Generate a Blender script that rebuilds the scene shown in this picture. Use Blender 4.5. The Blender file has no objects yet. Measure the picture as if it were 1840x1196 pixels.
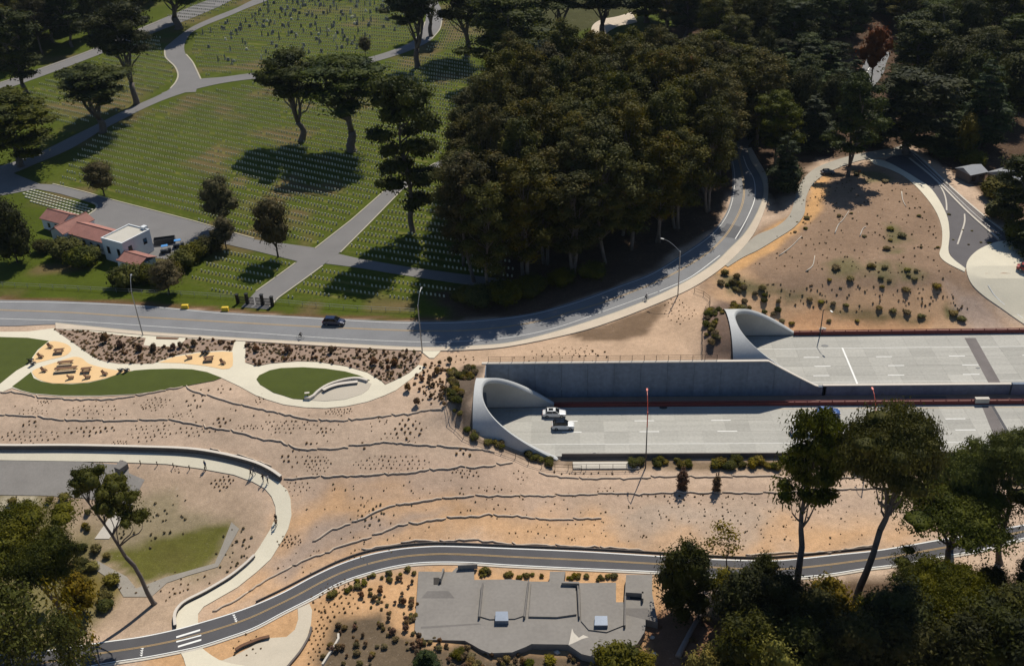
import bpy, math, random
import numpy as np
from mathutils import Vector, Matrix
from mathutils.geometry import delaunay_2d_cdt
scn = bpy.context.scene
COL = scn.collection
random.seed(7)
RNG = np.random.default_rng(7)
# ------------------------------------------------------------------ camera, light, exposure
FOC, PIT, ROL, YAW, HC = 1794.0, math.radians(30.9), math.radians(2.48), math.radians(3.6), 106.0
fh = np.array([-math.sin(YAW), math.cos(YAW), 0.0]); r0 = np.array([math.cos(YAW), math.sin(YAW), 0.0])
FWD = fh*math.cos(PIT) + np.array([0, 0, -math.sin(PIT)]); u0 = fh*math.sin(PIT) + np.array([0, 0, math.cos(PIT)])
RGT = math.cos(ROL)*r0 - math.sin(ROL)*u0; UPV = math.cos(ROL)*u0 + math.sin(ROL)*r0
CP = np.array([0.0, 0.0, HC])
cd = bpy.data.cameras.new('camera'); cam = bpy.data.objects.new('camera', cd); COL.objects.link(cam)
cd.sensor_fit = 'HORIZONTAL'; cd.sensor_width = 36.0; cd.lens = 36.0*FOC/1840.0
cd.clip_start = 1.0; cd.clip_end = 9000.0
m = Matrix.Identity(4)
for i in range(3):
    m[i][0] = RGT[i]; m[i][1] = UPV[i]; m[i][2] = -FWD[i]; m[i][3] = CP[i]
cam.matrix_world = m
scn.camera = cam
SUN_AZ, SUN_EL = math.radians(19.0), math.radians(52.0)      # azimuth from +Y towards +X
w = bpy.data.worlds.new("World"); scn.world = w; w.use_nodes = True
nt = w.node_tree; bg = nt.nodes['Background']
sky = nt.nodes.new('ShaderNodeTexSky'); sky.sky_type = 'NISHITA'; sky.sun_disc = False
sky.air_density = 1.0; sky.dust_density = 0.2; sky.ozone_density = 5.0; sky.sun_elevation = SUN_EL; sky.sun_rotation = SUN_AZ
nt.links.new(sky.outputs[0], bg.inputs[0]); bg.inputs[1].default_value = 0.07
sl = bpy.data.lights.new('sun', 'SUN'); sl.energy = 4.3; sl.angle = math.radians(0.5); sl.color = (1.0, 0.94, 0.84)
so = bpy.data.objects.new('sun', sl); COL.objects.link(so)
sd = Vector((math.sin(SUN_AZ)*math.cos(SUN_EL), math.cos(SUN_AZ)*math.cos(SUN_EL), math.sin(SUN_EL)))
so.rotation_euler = sd.to_track_quat('Z', 'Y').to_euler(); so.location = (0, 0, 200)
scn.view_settings.view_transform = 'Standard'; scn.view_settings.look = 'None'
scn.view_settings.exposure = 0.13; scn.view_settings.gamma = 1.0; scn.view_settings.use_curve_mapping = False
scn.render.engine = 'CYCLES'
scn.cycles.max_bounces = 5; scn.cycles.diffuse_bounces = 1; scn.cycles.glossy_bounces = 2; scn.cycles.transmission_bounces = 3

# ------------------------------------------------------------------ ground height
def sm(a, b, x):
    t = np.clip((x-a)/(b-a), 0.0, 1.0); return t*t*(3-2*t)
def H(X, Y):
    X = np.asarray(X, float); Y = np.asarray(Y, float)
    left = -8.5*sm(160, 112, Y)
    right = -8.35 - 1.2*sm(146, 115, Y) - 2.6*sm(58, 85, X)*sm(150, 140, Y)
    t = sm(-21, 0, X)*(1-sm(144.5, 153, Y))
    s = left*(1-t) + right*t
    q = np.maximum(0, Y-200.0)
    q = np.minimum(q, 420); rise = 0.05*q*q/(q+60.0)
    dep = -6.35*(1-sm(185.5, 203, Y))*sm(30, 44, X)*sm(164.8, 165.2, Y)
    hill = 3.0*np.exp(-((X-78)/26.0)**2 - ((Y-232)/22.0)**2)
    und = 0.10*np.sin(X*0.11+1.3)*np.sin(Y*0.09+0.4)*sm(166, 190, Y)
    z = s + rise + dep + hill + und
    for xp, ya, yb, zb, hh in ((-15.8, 145.75, 161.55, -8.0, 9.3), (33.9, 165.9, 184.6, -6.0, 8.9)):   # earth heaped over the tunnel crowns
        yy = np.abs((Y-(ya+yb)/2)/((yb-ya)/2+.75)); e = np.clip(1-yy**2.25, 0, 1)**(1/2.25)
        hm = zb+(hh+.55)*e; wgt = sm(xp-13, xp-1.0, X)*(X < xp+.15)*(yy < 1)
        z = np.maximum(z, z*(1-wgt)+hm*wgt)
    return z
def ray(x, y):
    return FWD*FOC + RGT*(x-920.0) - UPV*(y-598.0)
def at(x, y, z=None):
    d = ray(x, y)
    if z is not None:
        return Vector(CP + d*((z-HC)/d[2]))
    zz = 0.0
    for _ in range(25):
        p = CP + d*((zz-HC)/d[2]); zz = 0.5*zz + 0.5*float(H(p[0], p[1]))
    return Vector((p[0], p[1], float(H(p[0], p[1]))))
def xy(x, y, z=None):
    p = at(x, y, z); return (p[0], p[1])
def proj(p):
    d = np.array(p)-CP; w_ = d@FWD
    return 920+FOC*(d@RGT)/w_, 598-FOC*(d@UPV)/w_, FOC/w_
def onh(x, y, dz=0.0): return Vector((x, y, float(H(x, y))+dz))
def height_for(b, topy):
    lo, hi = 0.1, 90.0
    for _ in range(30):
        mid = (lo+hi)/2
        if proj((b[0], b[1], b[2]+mid))[1] > topy: lo = mid
        else: hi = mid
    return lo

# ------------------------------------------------------------------ materials
def rgb(c): return (c[0], c[1], c[2], 1.0)
def mat(name, col, rough=0.85, var=0.15, scale=0.6, fine=6.0, bump=0.0, metal=0.0, rnd=0.0, spec=0.3, stretch=None):
    """base colour with two scales of noise; rnd: lightness offset per object"""
    m_ = bpy.data.materials.new(name); m_.use_nodes = True; n = m_.node_tree; N = n.nodes; L = n.links
    b = N['Principled BSDF']; b.inputs['Roughness'].default_value = rough; b.inputs['Metallic'].default_value = metal
    b.inputs['Specular IOR Level'].default_value = spec
    g = N.new('ShaderNodeNewGeometry')
    n1 = N.new('ShaderNodeTexNoise'); n1.inputs['Scale'].default_value = scale; n1.inputs['Detail'].default_value = 5
    n2 = N.new('ShaderNodeTexNoise'); n2.inputs['Scale'].default_value = fine; n2.inputs['Detail'].default_value = 3
    if stretch:
        sv = N.new('ShaderNodeVectorMath'); sv.operation = 'MULTIPLY'; sv.inputs[1].default_value = stretch; L.new(g.outputs['Position'], sv.inputs[0]); L.new(sv.outputs[0], n1.inputs['Vector'])
    else: L.new(g.outputs['Position'], n1.inputs['Vector'])
    L.new(g.outputs['Position'], n2.inputs['Vector'])
    ad = N.new('ShaderNodeMath'); ad.operation = 'ADD'; L.new(n1.outputs[0], ad.inputs[0]); L.new(n2.outputs[0], ad.inputs[1])
    mr = N.new('ShaderNodeMapRange'); L.new(ad.outputs[0], mr.inputs[0])
    mr.inputs[1].default_value = 0.6; mr.inputs[2].default_value = 1.4
    mr.inputs[3].default_value = 1-var; mr.inputs[4].default_value = 1+var
    val = mr.outputs[0]
    if rnd:
        oi = N.new('ShaderNodeObjectInfo'); r_ = N.new('ShaderNodeMapRange'); L.new(oi.outputs['Random'], r_.inputs[0])
        r_.inputs[3].default_value = 1-rnd; r_.inputs[4].default_value = 1+rnd
        mu = N.new('ShaderNodeMath'); mu.operation = 'MULTIPLY'; L.new(val, mu.inputs[0]); L.new(r_.outputs[0], mu.inputs[1]); val = mu.outputs[0]
    vm = N.new('ShaderNodeVectorMath'); vm.operation = 'SCALE'; vm.inputs[0].default_value = col[:3]; L.new(val, vm.inputs['Scale'])
    L.new(vm.outputs[0], b.inputs['Base Color'])
    if bump:
        bp = N.new('ShaderNodeBump'); bp.inputs['Distance'].default_value = bump; bp.inputs['Strength'].default_value = 0.7
        L.new(n2.outputs[0], bp.inputs['Height']); L.new(bp.outputs[0], b.inputs['Normal'])
    return m_
def leafmat(name, c1, c2, scale=0.35, trans=0.12, c3=None):
    m_ = bpy.data.materials.new(name); m_.use_nodes = True; n = m_.node_tree; N = n.nodes; L = n.links
    b = N['Principled BSDF']; b.inputs['Roughness'].default_value = 0.7; b.inputs['Specular IOR Level'].default_value = 0.15
    tc = N.new('ShaderNodeTexCoord'); oi = N.new('ShaderNodeObjectInfo')
    ad = N.new('ShaderNodeVectorMath'); ad.operation = 'ADD'
    sc_ = N.new('ShaderNodeVectorMath'); sc_.operation = 'SCALE'; sc_.inputs[0].default_value = (57, 31, 17); L.new(oi.outputs['Random'], sc_.inputs['Scale'])
    L.new(tc.outputs['Object'], ad.inputs[0]); L.new(sc_.outputs[0], ad.inputs[1])
    n1 = N.new('ShaderNodeTexNoise'); n1.inputs['Scale'].default_value = scale; n1.inputs['Detail'].default_value = 4; n1.inputs['Roughness'].default_value = 0.7
    L.new(ad.outputs[0], n1.inputs['Vector'])
    cr = N.new('ShaderNodeValToRGB'); L.new(n1.outputs[0], cr.inputs[0])
    cr.color_ramp.elements[0].position = 0.36; cr.color_ramp.elements[0].color = rgb(c1)
    cr.color_ramp.elements[1].position = 0.64; cr.color_ramp.elements[1].color = rgb(c2)
    if c3:
        e = cr.color_ramp.elements.new(0.72); e.color = rgb(c3)
    mr = N.new('ShaderNodeMapRange'); L.new(oi.outputs['Random'], mr.inputs[0]); mr.inputs[3].default_value = 0.72; mr.inputs[4].default_value = 1.25
    vm = N.new('ShaderNodeVectorMath'); vm.operation = 'SCALE'; L.new(cr.outputs[0], vm.inputs[0]); L.new(mr.outputs[0], vm.inputs['Scale'])
    hs = N.new('ShaderNodeHueSaturation'); L.new(vm.outputs[0], hs.inputs['Color']); fr = N.new('ShaderNodeMath'); fr.operation = 'MULTIPLY'; fr.inputs[1].default_value = 7.31; L.new(oi.outputs['Random'], fr.inputs[0])
    fc = N.new('ShaderNodeMath'); fc.operation = 'FRACT'; L.new(fr.outputs[0], fc.inputs[0]); mh = N.new('ShaderNodeMapRange'); L.new(fc.outputs[0], mh.inputs[0]); mh.inputs[3].default_value = .47; mh.inputs[4].default_value = .507; L.new(mh.outputs[0], hs.inputs['Hue'])
    fr2 = N.new('ShaderNodeMath'); fr2.operation = 'MULTIPLY'; fr2.inputs[1].default_value = 13.7; L.new(oi.outputs['Random'], fr2.inputs[0]); fc2 = N.new('ShaderNodeMath'); fc2.operation = 'FRACT'; L.new(fr2.outputs[0], fc2.inputs[0])
    ms = N.new('ShaderNodeMapRange'); L.new(fc2.outputs[0], ms.inputs[0]); ms.inputs[3].default_value = .95; ms.inputs[4].default_value = 1.3; L.new(ms.outputs[0], hs.inputs['Saturation'])
    vm = hs
    L.new(vm.outputs[0], b.inputs['Base Color'])
    t = N.new('ShaderNodeBsdfTranslucent'); L.new(vm.outputs[0], t.inputs[0])
    mx = N.new('ShaderNodeMixShader'); mx.inputs[0].default_value = trans
    L.new(b.outputs[0], mx.inputs[1]); L.new(t.outputs[0], mx.inputs[2]); L.new(mx.outputs[0], N['Material Output'].inputs[0])
    return m_
def flatmat(name, col, rough=0.5, metal=0.0, spec=0.5, coat=0.0):
    m_ = bpy.data.materials.new(name); m_.use_nodes = True; b = m_.node_tree.nodes['Principled BSDF']
    b.inputs['Base Color'].default_value = rgb(col); b.inputs['Roughness'].default_value = rough
    b.inputs['Metallic'].default_value = metal; b.inputs['Specular IOR Level'].default_value = spec
    b.inputs['Coat Weight'].default_value = coat
    return m_
M = {}
M['cream'] = mat('cream_concrete', (.66, .60, .46), .9, .07, .25, 3)
M['sidewalk'] = mat('sidewalk_concrete', (.56, .47, .36), .9, .1, .3, 4)
M['asphalt'] = mat('grey_road_asphalt', (.20, .20, .202), .88, .16, .18, 5)
M['asphalt_dark'] = mat('dark_path_asphalt', (.088, .085, .088), .88, .14, .3, 6)
M['cem_road'] = mat('cemetery_road_asphalt', (.18, .172, .165), .9, .12, .2, 5)
M['gravel'] = mat('grey_gravel', (.17, .15, .14), .95, .2, .4, 8)
M['freeway'] = mat('freeway_concrete', (.385, .370, .325), .8, .17, .55, 2.0, rnd=.10, stretch=(.07, 1, 1))
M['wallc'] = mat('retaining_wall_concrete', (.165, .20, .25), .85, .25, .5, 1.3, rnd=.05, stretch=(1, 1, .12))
M['portal'] = mat('portal_concrete', (.47, .475, .46), .7, .09, .5, 3)
M['roofc'] = mat('battery_concrete', (.235, .215, .19), .9, .13, .22, 2.0, bump=.02)
M['roofd'] = mat('battery_concrete_stained', (.17, .155, .14), .9, .15, .22, 2.5)
M['lightc'] = mat('pale_concrete', (.55, .50, .42), .85, .08, .5, 4)
M['capc'] = mat('wall_cap_concrete', (.60, .54, .46), .85, .06, .5, 4)
M['darkc'] = mat('dark_wall_concrete', (.14, .12, .105), .9, .15, .5, 3)  # dark concrete base colour of wall stems, plinths, barriers and cut faces
M['gold'] = mat('gold_gravel', (.74, .50, .25), .95, .08, .4, 7)
M['lawn'] = mat('mown_lawn', (.062, .078, .010), .95, .16, .35, 5, bump=.03)
M['bed'] = mat('planting_bed_mulch', (.29, .205, .15), .95, .18, .6, 5)
M['mauve'] = mat('mauve_gravel', (.125, .115, .115), .95, .12, .3, 6)
M['white'] = mat('white_road_paint', (.80, .79, .74), .7, .08, 1, 6)
M['whitef'] = mat('worn_white_paint', (.66, .65, .60), .8, .15, 1.2, 6)
M['yellow'] = mat('worn_yellow_paint', (.50, .34, .16), .8, .18, .8, 6)
M['kerb'] = mat('kerb_concrete', (.42, .38, .29), .85, .1, .7, 5)
M['stone'] = mat('white_marble', (.52, .51, .38), .7, .1, 3, 9, rnd=.12)
M['stone_grey'] = mat('grey_granite', (.16, .16, .15), .6, .2, 3, 9, rnd=.4)
M['bark'] = mat('dark_bark', (.065, .05, .040), .95, .3, .8, 5, bump=.05)
M['bark_cyp'] = mat('grey_cypress_bark', (.12, .10, .085), .95, .3, .8, 5, bump=.05)
M['bark_euc'] = mat('pale_eucalyptus_bark', (.13, .105, .085), .85, .35, .5, 3)
M['straw'] = mat('straw_netting', (.56, .45, .34), .95, .12, 1.5, 9)
M['twig'] = mat('dark_twigs', (.05, .035, .025), .95, .2, 2, 9)
M['rust'] = mat('maroon_steel', (.17, .035, .03), .6, .15, .5, 4)
M['orange'] = flatmat('orange_red_paint', (.62, .09, .05), .45)
M['steel'] = flatmat('dark_steel', (.05, .052, .055), .5, .4)
M['galv'] = flatmat('galvanised_steel', (.32, .33, .33), .45, .5)
M['iron'] = flatmat('black_iron', (.008, .008, .008), .5, .3)
M['blackp'] = flatmat('black_painted_metal', (.012, .012, .014), .45)
M['wood'] = mat('weathered_wood', (.15, .075, .04), .8, .25, 2, 8)
M['woodl'] = mat('pale_cut_log', (.50, .38, .25), .8, .2, 2, 8)
M['housew'] = mat('white_stucco', (.66, .68, .68), .85, .06, .8, 5)
M['tile'] = mat('red_clay_tile', (.30, .14, .11), .8, .2, .8, 5, rnd=.18)
M['flatroof'] = mat('flat_roof_felt', (.50, .47, .40), .85, .09, .6, 4)
M['glass'] = flatmat('dark_window_glass', (.01, .012, .015), .08, 0, .6)
M['carglass'] = flatmat('car_glass', (.008, .010, .012), .06, 0, .6)
M['tyre'] = flatmat('tyre_rubber', (.012, .012, .012), .8)
M['rim'] = flatmat('wheel_alloy', (.35, .35, .36), .3, .8)
M['carwhite'] = flatmat('white_car_paint', (.72, .72, .70), .28, 0, .5, .6)
M['carnavy'] = flatmat('navy_car_paint', (.010, .016, .045), .25, .2, .5, .8)
M['carblue'] = flatmat('blue_car_paint', (.02, .07, .22), .28, .2, .5, .8)
M['cargrey'] = flatmat('grey_car_paint', (.06, .06, .065), .3, .4, .5, .6)
M['carred'] = flatmat('red_car_paint', (.30, .03, .025), .3, .1, .5, .6)
M['head'] = flatmat('headlight_glass', (.75, .75, .72), .1, 0, .6)
M['tail'] = flatmat('tail_light_red', (.35, .01, .01), .2)
M['bluet'] = flatmat('blue_tarpaulin', (.05, .24, .55), .6)
M['yellowp'] = flatmat('yellow_plastic', (.72, .48, .02), .5)
M['hatch'] = mat('blue_grey_sheet_metal', (.17, .20, .25), .5, .1, 1, 4, metal=.2)
M['skin'] = flatmat('skin', (.42, .24, .16), .6)
M['hair'] = flatmat('dark_hair', (.02, .013, .01), .7)
M['pit'] = mat('painted_recess_shade', (.05, .045, .04), .95, .1, 1, 4)  # near black base colour stands for the shade inside openings
M['logp'] = mat('bleached_log', (.25, .21, .185), .85, .2, 1, 5)
M['leaf_cyp'] = leafmat('cypress_foliage', (.035, .046, .008), (.115, .12, .018), .30, .3)
M['leaf_cyp_far'] = leafmat('dark_cypress_foliage', (.018, .028, .009), (.068, .078, .014), .28, .28)
M['leaf_euc'] = leafmat('eucalyptus_foliage', (.034, .040, .009), (.108, .100, .018), .25, .3, (.15, .085, .02))
M['leaf_con'] = leafmat('conifer_foliage', (.016, .028, .012), (.055, .070, .018), .3, .25)
M['leaf_olive'] = leafmat('olive_foliage', (.05, .048, .018), (.10, .085, .035), .5)
M['leaf_lime'] = leafmat('lime_foliage', (.075, .075, .012), (.17, .14, .02), .5)
M['leaf_bush'] = leafmat('bush_foliage', (.030, .038, .009), (.11, .11, .018), .4, .28)
M['leaf_thicket'] = leafmat('thicket_foliage', (.014, .018, .007), (.058, .060, .012), .4, .25)
M['leaf_dry'] = leafmat('dry_shrub_foliage', (.13, .09, .05), (.25, .17, .09), .8, .35)
M['leaf_shr'] = leafmat('planted_shrub_foliage', (.13, .11, .05), (.24, .20, .09), .8, .35)
M['leaf_portal'] = leafmat('bank_plant_foliage', (.08, .075, .022), (.19, .16, .035), .5)
M['red_leaf'] = leafmat('rust_foliage', (.09, .03, .012), (.2, .07, .025), .6)

# ------------------------------------------------------------------ mesh helpers
class MB:
    def __init__(s): s.v = []; s.f = []; s.mi = []
    def add(s, vs, fs, mi=0):
        o = len(s.v); s.v += [tuple(p) for p in vs]; s.f += [tuple(o+i for i in f) for f in fs]; s.mi += [mi]*len(fs)
    def box(s, c, size, rz=0.0, mi=0, taper=1.0, M4=None):
        x, y, z = [k/2 for k in size]; vs = []
        for k, t in ((-1, 1), (1, taper)):
            for a, b in ((-1, -1), (1, -1), (1, 1), (-1, 1)): vs.append(Vector((a*x*t, b*y*t, k*z)))
        R = Matrix.Rotation(rz, 3, 'Z'); vs = [R@v+Vector(c) for v in vs]
        if M4: vs = [M4@v for v in vs]
        s.add(vs, [(3, 2, 1, 0), (4, 5, 6, 7), (0, 1, 5, 4), (1, 2, 6, 5), (2, 3, 7, 6), (3, 0, 4, 7)], mi)
    def tube(s, pts, rad, seg=6, mi=0, cap=True):
        pts = [Vector(p) for p in pts]; n = len(pts)
        if not hasattr(rad, '__len__'): rad = [rad]*n
        vs = []; a = None
        for i, p in enumerate(pts):
            d = (pts[min(i+1, n-1)]-pts[max(i-1, 0)]).normalized()
            if a is None: a = d.orthogonal().normalized()
            a = (a-d*a.dot(d)).normalized(); b = d.cross(a)
            for k in range(seg):
                t = 2*math.pi*k/seg; vs.append(p+(a*math.cos(t)+b*math.sin(t))*rad[i])
        fs = [(i*seg+k, i*seg+(k+1) % seg, (i+1)*seg+(k+1) % seg, (i+1)*seg+k) for i in range(n-1) for k in range(seg)]
        if cap: fs += [tuple(range(seg-1, -1, -1)), tuple((n-1)*seg+k for k in range(seg))]
        s.add(vs, fs, mi)
    def prism(s, poly, z0, z1, mi=0):
        n = len(poly)
        if sum(poly[i][0]*poly[(i+1) % n][1]-poly[(i+1) % n][0]*poly[i][1] for i in range(n)) < 0: poly = poly[::-1]
        vs = [(p[0], p[1], z0) for p in poly]+[(p[0], p[1], z1) for p in poly]
        s.add(vs, [tuple(range(n-1, -1, -1)), tuple(range(n, 2*n))]+[(i, (i+1) % n, n+(i+1) % n, n+i) for i in range(n)], mi)
    def mesh(s, name, mats, smooth=False):
        me = bpy.data.meshes.new(name); me.from_pydata(s.v, [], s.f)
        for m_ in mats: me.materials.append(m_)
        if len(mats) > 1: me.polygons.foreach_set('material_index', s.mi)
        if smooth: me.polygons.foreach_set('use_smooth', [True]*len(s.f))
        me.update(); return me
def link(name, me, parent=None, loc=None, rz=None):
    o = bpy.data.objects.new(name, me); COL.objects.link(o)
    if parent is not None: o.parent = parent
    if loc is not None: o.location = loc
    if rz is not None: o.rotation_euler = (0, 0, rz)
    return o
def build(mb, name, mats, parent=None, loc=None, rz=None, smooth=False):
    if not isinstance(mats, (list, tuple)): mats = [mats]
    return link(name, mb.mesh(name, mats, smooth), parent, loc, rz)
def tag(o, label=None, cat=None, group=None, kind=None):
    if label: o['label'] = label
    if cat: o['category'] = cat
    if group: o['group'] = group
    if kind: o['kind'] = kind
    return o
def thing(name, label, cat, loc=(0, 0, 0), rz=0.0, group=None):
    o = bpy.data.objects.new(name, None); COL.objects.link(o); o.location = loc; o.rotation_euler = (0, 0, rz)
    o.empty_display_size = .5
    return tag(o, label, cat, group)
def copytree(o, loc=None, rz=None, scale=None, label=None, group=None, parent=None):
    c = o.copy(); COL.objects.link(c)
    if parent is not None: c.parent = parent
    if loc is not None: c.location = loc
    if rz is not None: c.rotation_euler = (0, 0, rz)
    if scale is not None: c.scale = scale if hasattr(scale, '__len__') else (scale,)*3
    if label: c['label'] = label
    if group: c['group'] = group
    for ch in kids.get(o.name, []):
        k = copytree(ch, parent=c); kids.setdefault(c.name, []).append(k)
    return c
kids = {}
def reg(root):
    """remember the children of a finished prototype (walks two levels)"""
    for ch in root.children:
        kids.setdefault(root.name, []).append(ch)
        for g in ch.children: kids.setdefault(ch.name, []).append(g)
    return root

def smooth_line(pts, n=6):
    pts = [np.array(p, float) for p in pts]
    if len(pts) < 3: return [tuple(p) for p in pts]
    out = []; P = [2*pts[0]-pts[1]]+pts+[2*pts[-1]-pts[-2]]
    for i in range(1, len(P)-2):
        for k in range(n):
            t = k/n; a, b, c, d = P[i-1], P[i], P[i+1], P[i+2]
            out.append(tuple(.5*((2*b)+(-a+c)*t+(2*a-5*b+4*c-d)*t*t+(-a+3*b-3*c+d)*t**3)))
    out.append(tuple(pts[-1])); return out
def closed(pts, n=5):
    pts = [np.array(p, float) for p in pts]; N = len(pts); out = []
    for i in range(N):
        a, b, c, d = pts[i-1], pts[i], pts[(i+1) % N], pts[(i+2) % N]
        for k in range(n):
            t = k/n; out.append(tuple(.5*((2*b)+(-a+c)*t+(2*a-5*b+4*c-d)*t*t+(-a+3*b-3*c+d)*t**3)))
    return out
def inside(P, poly):
    """P (n,2) in polygon"""
    P = np.asarray(P, float); q = np.zeros(len(P), bool); n = len(poly)
    for i in range(n):
        x1, y1 = poly[i][0], poly[i][1]; x2, y2 = poly[(i+1) % n][0], poly[(i+1) % n][1]
        if y1 == y2: continue
        c = ((y1 > P[:, 1]) != (y2 > P[:, 1])) & (P[:, 0] < (x2-x1)*(P[:, 1]-y1)/(y2-y1)+x1); q ^= c
    return q
def edist(P, poly, close=True):
    P = np.asarray(P, float); d = np.full(len(P), 1e9); n = len(poly)
    for i in range(n if close else n-1):
        a = np.array(poly[i][:2]); b = np.array(poly[(i+1) % n][:2]); ab = b-a; L = ab@ab
        if L < 1e-9: continue
        t = np.clip(((P-a)@ab)/L, 0, 1); d = np.minimum(d, np.linalg.norm(P-a-t[:, None]*ab, axis=1))
    return d
def W(pts, z=None, sm_=False, cl=False, n=5):
    """picture outline of a surface -> ground plan in metres"""
    if sm_: pts = closed(pts, n) if cl else smooth_line(pts, n)
    return [xy(p[0], p[1], z) for p in pts]
def drape(name, poly, dz, mt, res=4.0, parent=None, skirt=.35, kind='structure', zf=None):
    """a sheet over the ground with a skirt: poly is a plan outline in metres"""
    pl = []
    for p in poly:
        if not pl or (abs(p[0]-pl[-1][0])+abs(p[1]-pl[-1][1])) > .05: pl.append(p)
    if abs(pl[0][0]-pl[-1][0])+abs(pl[0][1]-pl[-1][1]) < .05: pl.pop()
    q = []                                   # split long edges
    for i, a in enumerate(pl):
        b = pl[(i+1) % len(pl)]; L = math.hypot(b[0]-a[0], b[1]-a[1]); k = max(1, int(L/res))
        for j in range(k): q.append((a[0]+(b[0]-a[0])*j/k, a[1]+(b[1]-a[1])*j/k))
    A = np.array(q); x0, y0 = A.min(0); x1, y1 = A.max(0)
    gx, gy = np.meshgrid(np.arange(x0, x1, res), np.arange(y0, y1, res)); G = np.stack([gx.ravel(), gy.ravel()], 1)
    if len(G):
        G = G[inside(G, q)]
        if len(G): G = G[edist(G, q) > res*.35]
    n = len(q); vs = [Vector(p) for p in q]+[Vector(p) for p in G]
    ov, oe, of, _, _, _ = delaunay_2d_cdt(vs, [(i, (i+1) % n) for i in range(n)], [list(range(n))], 1, 1e-4)
    V = np.array([(v[0], v[1]) for v in ov]); Z = (H(V[:, 0], V[:, 1]) if zf is None else np.array([zf(a, b) for a, b in V]))+dz
    vv = [(V[i, 0], V[i, 1], Z[i]) for i in range(len(V))]; ff = []
    ed = {}
    for f in of:
        f = tuple(f)
        ar = sum(V[f[i]][0]*V[f[(i+1) % len(f)]][1]-V[f[(i+1) % len(f)]][0]*V[f[i]][1] for i in range(len(f)))
        if ar < 0: f = f[::-1]
        ff.append(f)
        for i in range(len(f)):
            e = (f[i], f[(i+1) % len(f)]); ed[e] = 1
    if skirt:
        low = {}
        for (a, b) in list(ed):
            if (b, a) not in ed:
                for k in (a, b):
                    if k not in low: low[k] = len(vv); vv.append((V[k, 0], V[k, 1], Z[k]-skirt))
                ff.append((b, a, low[a], low[b]))
    me = bpy.data.meshes.new(name); me.from_pydata(vv, [], ff); me.materials.append(mt); me.update()
    o = link(name, me, parent)
    if kind and parent is None: o['kind'] = kind
    return o
def offset_line(L, d):
    L = [np.array(p[:2], float) for p in L]; out = []
    for i in range(len(L)):
        t = L[min(i+1, len(L)-1)]-L[max(i-1, 0)]; t /= (np.linalg.norm(t)+1e-9); out.append(tuple(L[i]+np.array([-t[1], t[0]])*d))
    return out
def resample(L, step):
    L = [np.array(p[:2], float) for p in L]; out = [tuple(L[0])]; acc = 0.0
    for i in range(len(L)-1):
        a, b = L[i], L[i+1]; s = np.linalg.norm(b-a); t = step-acc
        while t <= s:
            out.append(tuple(a+(b-a)*t/s)); t += step
        acc = (acc+s) % step
    return out
def ribbon(name, line, wd, dz, mt, parent=None, thick=0.0, dash=None, zf=None, kind='structure', d0=0.0):
    """painted line, kerb or wall cap of constant width along a plan line"""
    L = resample(line, 1.0) if dash is None else resample(line, .5); mb = MB()
    zz = zf or (lambda a, b: float(H(a, b)))
    A = offset_line(L, d0+wd/2); B = offset_line(L, d0-wd/2)
    for i in range(len(L)-1):
        if dash and (i*.5) % (dash[0]+dash[1]) >= dash[0]: continue
        q = [A[i], B[i], B[i+1], A[i+1]]; z = [zz(*p)+dz for p in q]
        if thick:
            vs = [(q[k][0], q[k][1], z[k]) for k in range(4)]+[(q[k][0], q[k][1], z[k]-thick) for k in range(4)]
            mb.add(vs, [(0, 1, 2, 3), (1, 5, 6, 2), (4, 0, 3, 7)]+([(0, 4, 5, 1)] if i == 0 else [])+([(3, 2, 6, 7)] if i == len(L)-2 else []))
        else: mb.add([(q[k][0], q[k][1], z[k]) for k in range(4)], [(0, 1, 2, 3)])
    o = build(mb, name, mt, parent)
    if kind and parent is None: o['kind'] = kind
    return o

def vnoise(X, Y, s, seed=0):
    x = X/s; y = Y/s; xi = np.floor(x).astype(int); yi = np.floor(y).astype(int); fx = x-xi; fy = y-yi
    def hsh(a, b):
        k = (a*374761393+b*668265263+seed*982451653) & 0xffffffff; k = ((k ^ (k >> 13))*1274126177) & 0xffffffff
        return ((k ^ (k >> 16)) & 0xffff)/65535.0
    fx = fx*fx*(3-2*fx); fy = fy*fy*(3-2*fy)
    return (hsh(xi, yi)*(1-fx)+hsh(xi+1, yi)*fx)*(1-fy)+(hsh(xi, yi+1)*(1-fx)+hsh(xi+1, yi+1)*fx)*fy

# ------------------------------------------------------------------ key plan numbers of the sunken freeway
ZN, ZU = -8.0, -6.0                    # road levels: near carriageway, far carriageway
YN0, YN1 = 145.9, 161.4                # near carriageway
YW = 164.9                             # retaining wall face
YU0, YU1 = 165.4, 184.4                # far carriageway
XP1, XP2 = -15.8, 33.6                 # portal mouths
XR = 330.0                             # right end of what is built

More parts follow.
